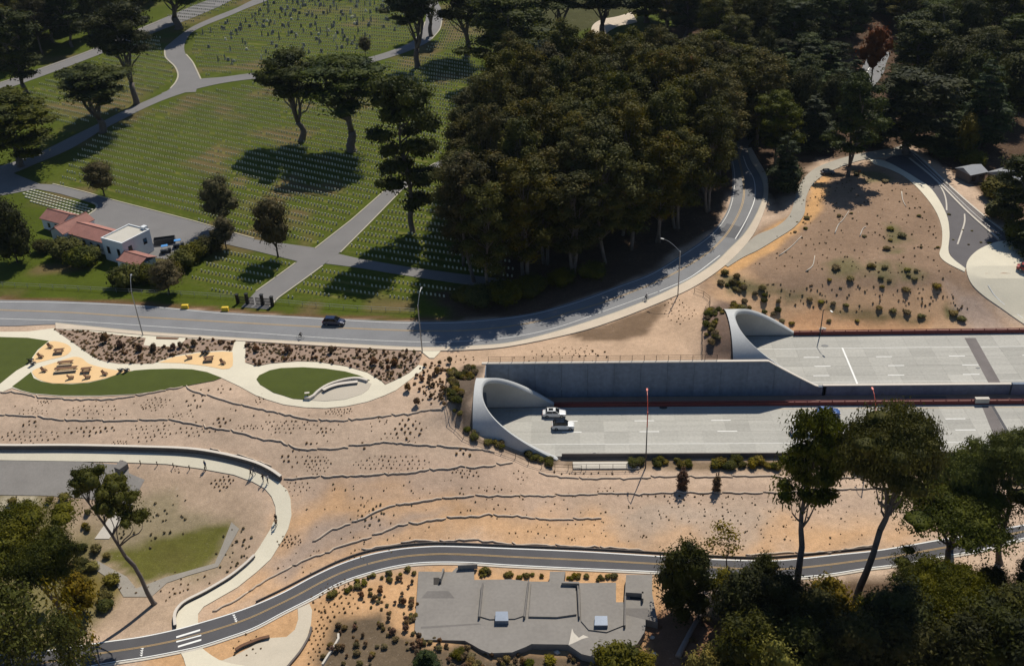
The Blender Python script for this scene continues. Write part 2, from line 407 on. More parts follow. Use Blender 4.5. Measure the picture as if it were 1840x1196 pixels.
# ------------------------------------------------------------------ terrain
SAND = (0.490, 0.358, 0.255); GRASS = (.064, .084, .007)
ZONES = [
 ([(-900, 500), (0, 537), (410, 560), (700, 577), (900, 570), (1100, 520), (1290, 400), (1320, 300), (1560, 275), (1640, 262), (1840, 400), (2500, 420), (2200, -150), (-1500, -190)], (0.085, 0.052, 0.032), 1, .5, 0),
 # outline in the picture, soil colour, feather in metres, edge noise in metres, grass weight
 ([(-400, 537), (0, 537), (240, 547), (410, 560), (560, 569), (700, 577), (820, 577), (880, 555), (900, 500), (870, 250), (1000, 150), (1150, 60), (1350, 20), (1500, -60), (1300, -190), (-900, -150)], GRASS, .5, .4, 1),
 ([(0, 531), (240, 541), (420, 555), (470, 560), (700, 569), (800, 570), (800, 577), (560, 571), (410, 562), (240, 549), (0, 540)], (0.130, 0.075, 0.035), .5, .6, .3),
 ([(780, 520), (880, 500), (900, 400), (860, 260), (1000, 150), (1350, 20), (1900, -60), (2300, 330), (1840, 330), (1640, 262), (1560, 275), (1480, 285), (1430, 330), (1390, 380), (1345, 300), (1320, 330), (1290, 405), (1180, 480), (1040, 548), (900, 575), (800, 577)], (0.085, 0.052, 0.032), 2.5, 3, 0),
 ([(560, 690), (1000, 560), (1350, 480), (1250, 655), (850, 655), (790, 700)], (0.490, 0.341, 0.228), 2, 2, 0),
 ([(1015, 598), (1090, 580), (1170, 552), (1200, 540), (1182, 575), (1165, 603), (1120, 612), (1050, 614)], (0.180, 0.120, 0.075), .8, 1, 0),
 ([(1240, 470), (1340, 430), (1420, 380), (1470, 310), (1570, 285), (1640, 300), (1700, 400), (1730, 480), (1840, 600), (2000, 640), (1400, 600), (1340, 560), (1270, 540)], (.275, .182, .118), 2, 2, 0),
 ([(1300, 470), (1400, 520), (1500, 530), (1600, 520), (1740, 520), (1860, 600), (1420, 598), (1330, 555), (1270, 530)], (0.479, 0.303, 0.175), 2, 3, 0),
 ([(1265, 470), (1320, 455), (1400, 400), (1445, 370), (1455, 330), (1490, 300), (1475, 380), (1440, 410), (1390, 450), (1300, 500)], (0.557, 0.319, 0.138), 1, 1.5, 0),
 ([(1440, 535), (1520, 548), (1600, 558), (1680, 572), (1675, 582), (1560, 576), (1460, 556)], (0.170, 0.130, 0.060), 1.2, 2, 0),
 ([(1000, 100), (1040, 60), (1150, 15), (1300, -10), (1300, -60), (900, -60), (930, 100)], (0.060, 0.060, 0.020), 2, 2, 0),
 ([(1475, 474), (1520, 468), (1552, 486), (1545, 505), (1500, 500)], (.165, .135, .065), 1.5, 2.5, 0),
 ([(1552, 470), (1600, 472), (1612, 500), (1580, 508), (1560, 495)], (.165, .135, .065), 1.5, 2.5, 0),
 ([(1615, 476), (1652, 482), (1655, 500), (1630, 500)], (.165, .135, .065), 1.5, 2.5, 0),
 ([(1588, 405), (1620, 408), (1642, 430), (1600, 432)], (.165, .135, .065), 1.5, 2.5, 0),
 ([(1600, 440), (1625, 442), (1622, 452), (1592, 450)], (.165, .135, .065), 1.5, 2.5, 0),
 ([(1285, 492), (1330, 498), (1390, 516), (1440, 520), (1440, 532), (1370, 532), (1300, 520)], (.165, .135, .065), 1.5, 2.5, 0),
 ([(1530, 302), (1580, 306), (1605, 325), (1560, 330)], (.165, .135, .065), 1.5, 2.5, 0),
 ([(1700, 550), (1730, 560), (1740, 578), (1710, 575)], (.09, .10, .03), 1, 1.5, 0),
 ([(1700, 510), (1760, 530), (1860, 610), (1750, 598)], (0.401, 0.297, 0.228), 2, 2, 0),
 ([(1395, 590), (1425, 560), (1500, 560), (1600, 575), (1690, 580), (1650, 600), (1400, 602)], (0.467, 0.264, 0.138), 2, 3, 0),
 ([(0, 715), (180, 722), (330, 700), (500, 750), (800, 740), (820, 800), (600, 850), (500, 850), (440, 800), (0, 790)], (0.445, 0.330, 0.238), 3, 3, 0),
 ([(520, 860), (900, 835), (1000, 870), (1500, 870), (1560, 900), (1200, 940), (900, 935), (700, 910), (560, 930)], (0.423, 0.303, 0.218), 4, 5, 0),
 ([(500, 900), (700, 880), (830, 905), (1100, 905), (1500, 925), (1700, 950), (1500, 995), (1100, 995), (900, 985), (700, 985), (560, 1040), (400, 1110), (360, 1105), (480, 1020)], (0.534, 0.330, 0.180), 4, 5, 0),
 ([(560, 950), (700, 920), (800, 925), (640, 975), (500, 1030), (480, 1010)], (0.378, 0.281, 0.212), 2, 3, 0),
 ([(1050, 900), (1250, 890), (1400, 900), (1350, 960), (1150, 970)], (0.412, 0.314, 0.234), 4, 5, 0),
 ([(380, 1130), (560, 1060), (760, 1010), (1100, 1020), (1180, 1040), (1200, 1100), (1300, 1196), (560, 1240), (240, 1196)], (0.523, 0.314, 0.159), 2, 3, 0),
 ([(600, 1120), (680, 1105), (760, 1150), (860, 1165), (1100, 1185), (1150, 1230), (560, 1240), (590, 1160)], (0.130, 0.095, 0.060), 1.6, 2.5, 0),
 ([(1180, 1090), (1290, 1095), (1330, 1130), (1300, 1230), (1150, 1230), (1160, 1150)], (0.200, 0.105, 0.060), 1.6, 2.5, 0),
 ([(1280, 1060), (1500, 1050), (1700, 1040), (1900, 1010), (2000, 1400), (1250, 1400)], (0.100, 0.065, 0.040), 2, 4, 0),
 ([(0, 830), (200, 835), (400, 850), (470, 900), (480, 960), (400, 1040), (330, 1085), (310, 1130), (0, 1170)], (0.401, 0.292, 0.201), 1.5, 1.5, 0),
 ([(230, 880), (300, 880), (400, 925), (412, 960), (395, 1005), (240, 1060), (180, 1000), (150, 940)], (0.270, 0.215, 0.130), 2.5, 4, 0),
 ([(176, 1000), (230, 985), (290, 965), (350, 950), (405, 935), (414, 945), (386, 1012), (300, 1037), (245, 1058), (222, 1035)], (0.120, 0.115, 0.025), .8, 1.6, .3),
 ([(-60, 870), (60, 880), (120, 930), (170, 1020), (200, 1090), (130, 1180), (-200, 1230), (-100, 900)], (0.170, 0.145, 0.060), 3, 4, 0),
 ([(130, 1020), (170, 1040), (215, 1070), (200, 1100), (130, 1080)], (0.170, 0.130, 0.035), 1.5, 2, .2),
 ([(0, 890), (60, 890), (70, 925), (0, 930)], (0.501, 0.440, 0.318), 1, 2, 0),
 ([(803, 690), (830, 660), (870, 655), (862, 690), (845, 720), (850, 760), (880, 800), (930, 815), (1010, 828), (990, 840), (900, 812), (840, 785), (812, 740)], (0.115, 0.085, 0.062), .6, .6, 0),
 ([(1262, 645), (1265, 560), (1290, 540), (1330, 545), (1345, 560), (1315, 580), (1330, 640), (1340, 652)], (0.170, 0.115, 0.085), .6, .6, 0),
 ([(1000, 826), (1380, 826), (1600, 826), (1850, 850), (1850, 880), (1400, 846), (1030, 842)], (0.200, 0.140, 0.085), .8, 1, 0),
]
def make_terrain():
    xs = np.unique(np.round(np.concatenate([np.linspace(-2600, -260, 30), np.arange(-260, -140, 8), np.arange(-140, 125, 1.25), np.arange(125, 330, 8), np.linspace(330, 2600, 30), [XP1, XP2]]), 3))
    ys = np.unique(np.round(np.concatenate([np.linspace(-400, 60, 10), np.arange(60, 84, 4), np.arange(84, 265, 1.25), np.arange(265, 420, 2.5), np.arange(420, 560, 8), np.linspace(560, 4200, 34), [YN0-.5, YW+.1, YU1+.7]]), 3))
    nx, ny = len(xs), len(ys); X, Y = np.meshgrid(xs, ys); Z = H(X, Y)
    P = np.stack([X.ravel(), Y.ravel()], 1)
    jx = (vnoise(P[:, 0], P[:, 1], 5, 1)-.5)*2+(vnoise(P[:, 0], P[:, 1], 2.2, 2)-.5); jy = (vnoise(P[:, 0], P[:, 1], 5, 3)-.5)*2+(vnoise(P[:, 0], P[:, 1], 2.2, 4)-.5)
    col = np.tile(np.array(SAND), (len(P), 1)); gw = np.zeros(len(P))
    far = (Y.ravel() > 430) | (np.abs(P[:, 0]) > 260)
    col[far] = (.04, .045, .018)
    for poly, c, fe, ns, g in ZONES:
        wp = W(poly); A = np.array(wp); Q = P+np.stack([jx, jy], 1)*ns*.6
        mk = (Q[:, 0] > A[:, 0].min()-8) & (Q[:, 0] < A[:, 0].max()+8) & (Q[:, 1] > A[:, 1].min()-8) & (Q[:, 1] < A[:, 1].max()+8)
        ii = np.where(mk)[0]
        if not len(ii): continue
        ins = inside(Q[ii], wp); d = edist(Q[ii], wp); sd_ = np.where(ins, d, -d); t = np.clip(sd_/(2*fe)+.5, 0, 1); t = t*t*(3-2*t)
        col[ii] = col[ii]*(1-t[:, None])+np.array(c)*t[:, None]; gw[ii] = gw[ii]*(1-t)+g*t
    # dry brown patches in the cemetery turf
    dn = vnoise(P[:, 0], P[:, 1], 17, 9)*.6+vnoise(P[:, 0], P[:, 1], 7, 10)*.4
    tt = np.clip((dn-.62)/.12, 0, 1)*gw*.65; col = col*(1-tt[:, None])+np.array((.16, .10, .055))*tt[:, None]
    bad = (((X > XP1+.01) & (Y > YN0-.49) & (Y < YW+.09)) | ((X > XP2+.01) & (Y > YW) & (Y < YU1+.69)))
    # cells whose 4 corners are all in the closed hole range are removed
    cx = (X[:-1, :-1]+X[1:, 1:])/2; cy = (Y[:-1, :-1]+Y[1:, 1:])/2
    hole = ((cx > XP1) & (cx < XR) & (cy > YN0-.5) & (cy < YW+.1)) | ((cx > XP2) & (cx < XR) & (cy > YW+.1) & (cy < YU1+.7))
    # border vertices of the cut follow the walls
    idx = np.arange(nx*ny).reshape(ny, nx)
    keep = ~hole
    F = np.stack([idx[:-1, :-1][keep], idx[:-1, 1:][keep], idx[1:, 1:][keep], idx[1:, :-1][keep]], 1)
    me = bpy.data.meshes.new('ground'); V = np.stack([X.ravel(), Y.ravel(), Z.ravel()], 1)
    me.vertices.add(len(V)); me.vertices.foreach_set('co', V.ravel())
    me.loops.add(F.size); me.loops.foreach_set('vertex_index', F.ravel().astype(np.int32))
    me.polygons.add(len(F)); me.polygons.foreach_set('loop_start', np.arange(0, F.size, 4, dtype=np.int32)); me.polygons.foreach_set('loop_total', np.full(len(F), 4, dtype=np.int32))
    me.update(); me.validate()
    ca = me.color_attributes.new('soil', 'FLOAT_COLOR', 'POINT'); ca.data.foreach_set('color', np.concatenate([col, gw[:, None]], 1).ravel().astype(np.float32))
    rw = np.zeros((len(P), 4))
    for poly, an, rs in ROWF:
        A = np.array(poly); mk = np.where((P[:, 0] > A[:, 0].min()) & (P[:, 0] < A[:, 0].max()) & (P[:, 1] > A[:, 1].min()) & (P[:, 1] < A[:, 1].max()))[0]
        mk = mk[inside(P[mk], poly)]; rw[mk, 0] = (P[mk, 0]*-math.sin(an)+P[mk, 1]*math.cos(an))/rs; rw[mk, 1] = 1
    cb = me.color_attributes.new('rows', 'FLOAT_COLOR', 'POINT'); cb.data.foreach_set('color', rw.ravel().astype(np.float32))
    me.polygons.foreach_set('use_smooth', [True]*len(me.polygons))
    m_ = bpy.data.materials.new('soil_and_turf'); m_.use_nodes = True; N = m_.node_tree.nodes; L = m_.node_tree.links
    b = N['Principled BSDF']; b.inputs['Roughness'].default_value = .95; b.inputs['Specular IOR Level'].default_value = .1
    at_ = N.new('ShaderNodeAttribute'); at_.attribute_name = 'soil'; g = N.new('ShaderNodeNewGeometry')
    def noise(s, d=5, ro=.6):
        n = N.new('ShaderNodeTexNoise'); n.inputs['Scale'].default_value = s; n.inputs['Detail'].default_value = d; n.inputs['Roughness'].default_value = ro
        L.new(g.outputs['Position'], n.inputs['Vector']); return n.outputs[0]
    def mrange(src, a, b_, c, d):
        r_ = N.new('ShaderNodeMapRange'); L.new(src, r_.inputs[0])
        for i, v in enumerate((a, b_, c, d)): r_.inputs[1+i].default_value = v
        return r_.outputs[0]
    def mul(a, b_):
        q = N.new('ShaderNodeMath'); q.operation = 'MULTIPLY'; L.new(a, q.inputs[0]); L.new(b_, q.inputs[1]); return q.outputs[0]
    big = noise(.12, 6); mid = noise(.9, 5, .7); fine = noise(5, 3)
    v = mul(mul(mrange(big, .3, .7, .86, 1.12), mrange(mid, .3, .7, .86, 1.14)), mrange(fine, .3, .7, .84, 1.16))
    # rows: mown strips between the lines of stones, on the turf only
    a2 = N.new('ShaderNodeAttribute'); a2.attribute_name = 'rows'; sx = N.new('ShaderNodeSeparateColor'); L.new(a2.outputs['Color'], sx.inputs[0])
    a1 = N.new('ShaderNodeMath'); a1.operation = 'MULTIPLY'; L.new(sx.outputs[0], a1.inputs[0]); a1.inputs[1].default_value = 2*math.pi
    sn = N.new('ShaderNodeMath'); sn.operation = 'COSINE'; L.new(a1.outputs[0], sn.inputs[0])
    st = mrange(sn.outputs[0], .0, .8, 0, 1)
    wgt = mul(mul(mul(st, at_.outputs['Alpha']), sx.outputs[1]), mrange(mid, .35, .55, .35, 1))
    mx = N.new('ShaderNodeMix'); mx.data_type = 'RGBA'; L.new(wgt, mx.inputs[0]); L.new(at_.outputs['Color'], mx.inputs[6]); mx.inputs[7].default_value = (.135, .132, .032, 1)
    vm = N.new('ShaderNodeVectorMath'); vm.operation = 'SCALE'; L.new(mx.outputs[2], vm.inputs[0]); L.new(v, vm.inputs['Scale'])
    L.new(vm.outputs[0], b.inputs['Base Color'])
    inv = N.new('ShaderNodeMath'); inv.operation = 'SUBTRACT'; inv.inputs[0].default_value = 1; L.new(at_.outputs['Alpha'], inv.inputs[1])
    sp1 = mul(mul(mrange(noise(2.1, 4, .75), .60, .70, 0, .5), mrange(big, .42, .6, .1, 1)), inv.outputs[0]); sp2 = mul(mrange(noise(3.1, 5, .8), .60, .72, 0, .45), inv.outputs[0])
    m1 = N.new('ShaderNodeMix'); m1.data_type = 'RGBA'; L.new(sp1, m1.inputs[0]); L.new(vm.outputs[0], m1.inputs[6]); m1.inputs[7].default_value = (.56, .46, .37, 1)
    m2 = N.new('ShaderNodeMix'); m2.data_type = 'RGBA'; L.new(sp2, m2.inputs[0]); L.new(m1.outputs[2], m2.inputs[6]); m2.inputs[7].default_value = (.14, .095, .06, 1)
    L.new(m2.outputs[2], b.inputs['Base Color'])
    bp = N.new('ShaderNodeBump'); bp.inputs['Distance'].default_value = .12; bp.inputs['Strength'].default_value = .6; L.new(mid, bp.inputs['Height']); L.new(bp.outputs[0], b.inputs['Normal'])
    me.materials.append(m_)
    return tag(link('ground', me), kind='structure')
_a, _b = xy(95, 332), xy(425, 420); ROWANG = math.atan2(_b[1]-_a[1], _b[0]-_a[0]); ROWSP = 3.35; ROW2 = math.radians(-18.3)
print('ROWANG', math.degrees(ROWANG))
FIELDS = [
 (W([(106, 330), (122, 300), (150, 262), (200, 232), (240, 212), (300, 188), (365, 166), (470, 148), (560, 141), (650, 124), (730, 104), (830, 95), (880, 130), (870, 220), (800, 275), (690, 338), (567, 441), (460, 426), (357, 396), (200, 354), (155, 341)]), ROWANG, ROWSP, 1.05),
 (W([(618, 451), (665, 405), (730, 345), (800, 305), (860, 300), (910, 400), (925, 498), (830, 488), (740, 476), (650, 461)]), ROW2, ROWSP, 1.05),
 (W([(508, 536), (530, 518), (583, 481), (650, 486), (740, 502), (812, 514), (850, 520), (845, 536), (770, 540), (660, 536)]), ROW2, ROWSP, 1.05),
 (W([(335, 505), (395, 455), (420, 447), (458, 455), (528, 471), (470, 508), (445, 528), (400, 528)]), ROWANG+math.radians(6), ROWSP, 1.05),
 (W([(120, 228), (62, 190), (40, 165), (120, 128), (190, 102), (240, 80), (288, 62), (290, 95), (310, 122), (312, 146), (230, 190), (180, 214)]), ROWANG, 3.6, 1.05),
 (W([(345, 90), (352, 62), (390, 44), (425, 26), (480, 6), (560, -25), (720, -30), (750, 10), (755, 40), (738, 72), (690, 90), (640, 104), (560, 114), (460, 127), (372, 137), (352, 112)]), ROW2, 4.0, 1.05),
 (W([(800, 35), (850, 20), (960, 30), (1000, 70), (920, 130), (880, 110), (800, 90), (760, 92), (790, 70)]), ROW2, 3.4, 1.05),
 (W([(300, 30), (340, 10), (380, 0), (420, -10), (440, 0), (380, 25), (335, 45)]), ROW2, 4.0, 1.05),
]
ROWF = [(f[0], f[1], f[2]) for f in FIELDS]
make_terrain()

# ------------------------------------------------------------------ roads and paths
def band(name, top, bot, dz, mt, smooth=True, res=3.0, n=5, z=None):
    t = W(top, z, smooth, False, n); b = W(bot, z, smooth, False, n)
    return drape(name, t+b[::-1], dz, mt, res)
UR_T = [(-500, 525), (-150, 536), (0, 539.5), (100, 541), (240, 548), (400, 561), (560, 570), (700, 577), (800, 578), (880, 573), (960, 562), (1040, 539), (1110, 514), (1170, 491), (1220, 461), (1262, 432), (1288, 408), (1306, 380), (1314, 350), (1316, 315), (1312, 285), (1318, 262), (1345, 235), (1400, 190)]
UR_B = [(-500, 562), (-150, 578), (0, 586), (100, 583), (160, 589), (250, 597), (350, 604), (460, 611), (610, 619), (755, 626), (850, 623), (918, 617), (997, 598), (1095, 567), (1170, 538), (1232, 508), (1282, 476), (1314, 447), (1340, 418), (1361, 382), (1372, 350), (1368, 320), (1350, 290), (1345, 262), (1372, 235), (1430, 190)]
road_up = band('road', UR_T, UR_B, .10, M['asphalt'])
urz = lambda a, b: float(H(a, b))+.10
def line(px_pts, wd, dz, mt, name='road_line', n=6, **k):
    return ribbon(name, W(px_pts, None, True, False, n), wd, dz, mt, **k)
line([(-500, 528), (-150, 539.5), (0, 543), (100, 544), (250, 550), (400, 563.5), (560, 572.5), (700, 580), (800, 581), (880, 576), (960, 565), (1040, 543), (1110, 517), (1170, 494), (1220, 464), (1265, 434), (1291, 410), (1309, 382), (1318, 350), (1320, 315), (1316, 285), (1321, 264)], .16, .125, M['whitef'])
YEL = [(-500, 541), (-150, 553), (0, 557.5), (125, 562), (250, 570), (460, 582), (600, 589), (720, 594), (820, 595), (900, 589), (970, 577), (1020, 563), (1090, 542), (1170, 511), (1220, 487), (1270, 456), (1300, 428), (1318, 402), (1333, 370), (1337, 340), (1333, 310), (1328, 285), (1334, 262)]
line(YEL, .13, .125, M['yellow'], d0=.16); line(YEL, .13, .125, M['yellow'], d0=-.16)
line([(-500, 552), (-150, 567), (0, 573), (120, 577), (250, 585), (460, 599), (610, 609), (760, 615), (840, 613), (920, 606), (1000, 589), (1090, 558), (1185, 524)], .15, .125, M['whitef'])
line([(1185, 524), (1240, 499), (1297, 457)], .18, .128, M['white'])
line([(1321, 430), (1333, 410), (1346, 385), (1356, 357), (1355, 325), (1342, 300), (1335, 280)], .2, .128, M['white'])
drape('road_patch', W([(1306, 402), (1330, 408), (1347, 385), (1339, 407), (1326, 430), (1289, 424)]), .113, M['asphalt_dark'] if 0 else mat('dark_road_patch', (.12, .12, .125), .9, .1, .4, 5), 3, skirt=0)
# sidewalk along the road
SW_T = [(100, 581), (160, 587), (250, 596), (350, 603), (460, 610), (610, 618), (755, 625), (850, 622), (918, 616), (997, 597), (1095, 566), (1170, 537), (1232, 507), (1282, 475), (1312, 447), (1340, 418), (1361, 382), (1372, 350), (1368, 320), (1350, 290), (1342, 268)]
SW_B = [(100, 592), (160, 594), (250, 602), (350, 608), (460, 615), (610, 624), (755, 631), (850, 629), (922, 622), (1032, 599), (1100, 578), (1172, 550), (1240, 520), (1287, 490), (1322, 460), (1352, 425), (1371, 386), (1380, 352), (1378, 318), (1362, 288), (1350, 266)]
band('sidewalk', SW_T, SW_B, .20, M['sidewalk'])
line(SW_T, .18, .215, M['kerb'], 'kerb', thick=.15)
# path from the road up to the wooded hill
band('path', [(1290, 470), (1322, 455), (1345, 435), (1362, 422), (1395, 408), (1418, 388), (1428, 360), (1438, 330), (1462, 305), (1500, 289), (1540, 278), (1580, 271), (1615, 266)],
     [(1308, 480), (1335, 463), (1362, 450), (1395, 430), (1428, 408), (1445, 385), (1448, 358), (1458, 335), (1480, 315), (1515, 299), (1550, 288), (1590, 282), (1625, 278)], .16, mat('path_concrete', (.36, .33, .27), .9, .12, .3, 4))
# right: pale path, mauve gravel, road behind and turning circle
band('path', [(1560, 285), (1590, 290), (1620, 305), (1645, 320), (1675, 342), (1700, 385), (1706, 420), (1704, 450), (1712, 465), (1735, 483)],
     [(1570, 295), (1600, 305), (1628, 320), (1655, 345), (1680, 378), (1692, 410), (1692, 440), (1688, 458), (1700, 472), (1733, 489)], .14, M['cream'])
drape('gravel_area', W([(1590, 288), (1625, 270), (1650, 285), (1680, 322), (1740, 385), (1795, 435), (1770, 455), (1738, 470), (1735, 483), (1712, 465), (1703, 450), (1706, 420), (1700, 385), (1675, 342), (1645, 320), (1620, 305)]), .09, M['mauve'])
band('road', [(1620, 262), (1650, 282), (1700, 332), (1762, 385), (1832, 440)], [(1600, 268), (1632, 285), (1680, 325), (1740, 385), (1800, 437)], .11, M['gravel'], False)
for a in ([(1618, 262), (1650, 281), (1701, 330), (1762, 384), (1830, 436)], [(1634, 285), (1681, 324), (1741, 384), (1800, 435)]):
    line(a, .55, .24, M['lightc'], 'kerb', thick=.2)
line([(1640, 278), (1690, 326), (1750, 384), (1800, 425)], .14, .125, M['whitef'])
line([(1683, 325), (1695, 345), (1700, 362), (1701, 380)], .35, .125, M['lightc'], 'gravel_edge', thick=.05)
line([(1733, 385), (1733, 400), (1727, 420), (1722, 435), (1719, 443)], .35, .125, M['lightc'], 'gravel_edge', thick=.05)
drape('turning_circle', W([(1736, 482), (1742, 464), (1762, 447), (1797, 434), (1830, 436), (1900, 440), (2050, 500), (2050, 700), (1900, 620), (1840, 583), (1800, 555), (1765, 530), (1744, 508)], None, True, True, 4), .16, M['cream'])
line([(1775, 513), (1790, 535), (1820, 560), (1850, 580)], .15, .175, M['white'])
# cemetery roads
CR = .10
band('cemetery_road', [(-420, 420), (-200, 350), (-60, 315), (50, 283), (135, 243), (180, 221), (230, 196), (280, 174), (306, 160), (316, 148)],
     [(-420, 450), (-200, 385), (-60, 345), (70, 292), (128, 267), (180, 236), (222, 214), (262, 194), (300, 178), (345, 163), (380, 153), (405, 148)], CR, M['cem_road'])
band('cemetery_road', [(290, 168), (306, 161), (317, 149), (320, 135), (314, 120), (298, 104), (296, 88), (306, 78), (340, 52), (380, 33), (425, 15), (460, -2), (560, -45)],
     [(352, 166), (357, 146), (361, 142), (354, 128), (346, 112), (334, 98), (331, 84), (336, 70), (346, 58), (372, 45), (410, 30), (450, 13), (490, -2), (600, -45)], CR+.006, M['cem_road'])
band('cemetery_road', [(320, 148), (361, 142), (400, 139), (460, 131), (530, 124), (600, 117), (640, 109), (680, 99), (720, 85), (745, 72), (757, 56), (764, 40), (766, 20), (762, 0), (755, -40)],
     [(320, 168), (350, 161), (400, 150), (460, 142), (530, 137), (600, 130), (648, 118), (700, 104), (745, 88), (775, 72), (790, 52), (795, 38), (794, 20), (786, 0), (782, -40)], CR+.012, M['cem_road'])
band('cemetery_road', [(-300, 215), (-120, 178), (0, 148), (75, 122), (150, 95), (195, 76), (240, 56), (290, 35), (340, 14), (400, -10), (520, -60)],
     [(-300, 235), (-120, 195), (0, 163), (60, 143), (120, 121), (180, 98), (240, 74), (285, 56), (335, 37), (390, 14), (440, -10), (560, -60)], CR, M['cem_road'])
drape('cemetery_road', W([(434, 552), (460, 524), (535, 470), (566, 447), (630, 397), (690, 344), (730, 322), (785, 292), (840, 262), (860, 270), (782, 307), (722, 342), (660, 405), (612, 453), (580, 477), (500, 535), (481, 556)]), CR+.012, M['cem_road'])
drape('cemetery_road', W([(606, 456), (650, 466), (740, 481), (830, 493), (930, 505), (930, 525), (830, 510), (740, 497), (650, 482), (585, 474)]), CR, M['cem_road'])
drape('parking_lot', W([(-120, 330), (-60, 300), (20, 310), (72, 331), (95, 332), (155, 347), (200, 360), (357, 401), (460, 431), (570, 446), (535, 470), (458, 451), (385, 434), (345, 440), (330, 470), (250, 460), (150, 393), (160, 386), (172, 377), (174, 369), (165, 365), (110, 349), (66, 340), (0, 352), (-120, 365)]), CR, M['cem_road'])
for e in ([(306, 160), (316, 148), (320, 135), (314, 120), (298, 104), (296, 88)], [(361, 143), (354, 128), (346, 112), (334, 98)], [(165, 364), (174, 369), (172, 377), (160, 386), (150, 393)]):
    line(e, .5, .2, M['kerb'], 'kerb', thick=.2)
for e in ([(460, 524), (535, 470)], [(566, 447), (630, 397), (690, 344), (785, 292)], [(612, 454), (660, 406), (722, 342)], [(580, 478), (500, 536), (481, 556)], [(95, 331), (155, 346), (200, 359), (357, 400), (460, 430)], [(782, 307), (722, 343)]):
    ribbon('kerb', W(e), .32, .21, M['kerb'], thick=.2)
line([(0, 150), (75, 124), (150, 97), (195, 78), (240, 58), (290, 37)], .3, .22, M['kerb'], 'kerb', thick=.2)
line([(764, 40), (757, 58), (745, 72)], .4, .22, M['kerb'], 'kerb', thick=.2); line([(794, 38), (790, 54), (775, 72)], .4, .22, M['kerb'], 'kerb', thick=.2)
band('cemetery_road', [(1062, 68), (1064, 48), (1080, 36), (1110, 30), (1135, 22)], [(1085, 72), (1090, 60), (1110, 48), (1130, 44), (1145, 40)], CR, M['sidewalk'], True)
# winding road glimpsed between the dark trees
band('road', [(1568, 90), (1558, 105), (1548, 125), (1540, 140), (1535, 160)], [(1600, 95), (1592, 115), (1588, 130), (1575, 150), (1560, 165)], .12, M['asphalt'])
line([(1573, 92), (1563, 112), (1562, 122), (1553, 138)], .3, .135, M['white'])

# promenade: one pale sheet, lawns and beds lie on it
PROM = [(-500, 575), (-200, 592), (-60, 597), (50, 596), (97, 590), (160, 593.5), (250, 601), (350, 607), (441, 613.5), (441, 640), (440, 652), (462, 659), (485, 654), (535, 650), (572, 651), (622, 659), (660, 670), (685, 685), (692, 692), (710, 684), (735, 671), (752, 656), (767, 660), (740, 680), (712, 701), (690, 711), (660, 722), (622, 730), (585, 733.5), (547, 732), (510, 727), (480, 718), (459, 710), (430, 694), (398, 679), (385, 684), (332, 694), (280, 704), (240, 709), (180, 712), (110, 712), (60, 708), (40, 703), (22, 697), (0, 706), (-60, 735), (-200, 800), (-500, 850)]
drape('promenade', W(PROM), .10, M['cream'], 3)
drape('lawn', W([(-500, 590), (-200, 603), (0, 606), (50, 607.5), (88, 613), (68, 629), (58, 643), (57, 651), (30, 666), (0, 690), (-60, 720), (-300, 800), (-500, 830)]), .14, M['lawn'], 3)
drape('lawn', W([(22, 695), (38, 683), (56, 669), (61, 680), (75, 686), (95, 690), (130, 690.5), (160, 688), (190, 681), (215, 672), (242, 666), (270, 664), (310, 663), (345, 664), (372, 669), (398, 679), (385, 684), (332, 694), (280, 703.5), (240, 708.5), (180, 711), (110, 711), (60, 707), (40, 702)]), .14, M['lawn'], 3)
GP = [W(p, None, True, True, 3) for p in ([(90, 614), (115, 617), (127, 624), (127, 632), (116, 640), (88, 647), (62, 653), (60, 644), (70, 630)],
      [(131, 642), (147, 644), (160, 654), (185, 661), (212, 666), (236, 666), (215, 672), (190, 680), (158, 687), (130, 689), (95, 689), (72, 683), (60, 673), (60, 666), (80, 658), (105, 650)])]
GP.append(W([(285, 652), (312, 642), (355, 635), (400, 632), (418, 633), (419, 648), (418, 658), (412, 663), (400, 664), (370, 658), (325, 653)]))
for p in GP: drape('play_surface', p, .135, M['gold'], 2)
BED1 = [(97, 592), (125, 594), (150, 595), (215, 603), (262, 608), (258, 621), (290, 624), (323, 622), (335, 609), (422, 613), (417, 631), (400, 630), (355, 633), (312, 640), (285, 650), (275, 654), (213, 654), (188, 650), (170, 643), (155, 633), (137, 620), (110, 601)]
BED2 = [(441, 615.5), (600, 625.5), (752, 632), (758, 640), (752, 655), (735, 670), (710, 683), (693, 691), (685, 684), (660, 669), (622, 658), (572, 650), (535, 649), (485, 653), (462, 658), (442, 651)]
drape('planting_bed', W(BED1), .15, M['bed'], 2.5); drape('planting_bed', W(BED2), .12, M['bed'], 2.5)
drape('path', W([(755, 630), (792, 631), (788, 636), (780, 644), (772, 644), (762, 636)]), .16, M['cream'])
drape('path', W([(281, 606), (322, 608), (319, 610.5), (281, 609.5)]), .19, M['wood'] , 2)
drape('lawn', W([(461, 682), (466, 675), (485, 666), (505, 662), (545, 660.5), (585, 663), (620, 668), (645, 675), (665, 684), (650, 683), (625, 684), (600, 690), (582, 699), (570, 708), (557, 719), (527, 717), (492, 706), (468, 692)]), .16, M['lawn'], 3)
drape('plaza', W([(560, 719.5), (572, 708), (585, 699), (602, 691), (626, 685), (650, 684), (668, 690), (662, 700), (650, 709), (620, 718), (585, 721)]), .13, mat('plaza_paving', (.50, .44, .35), .9, .06, .3, 4), 2)
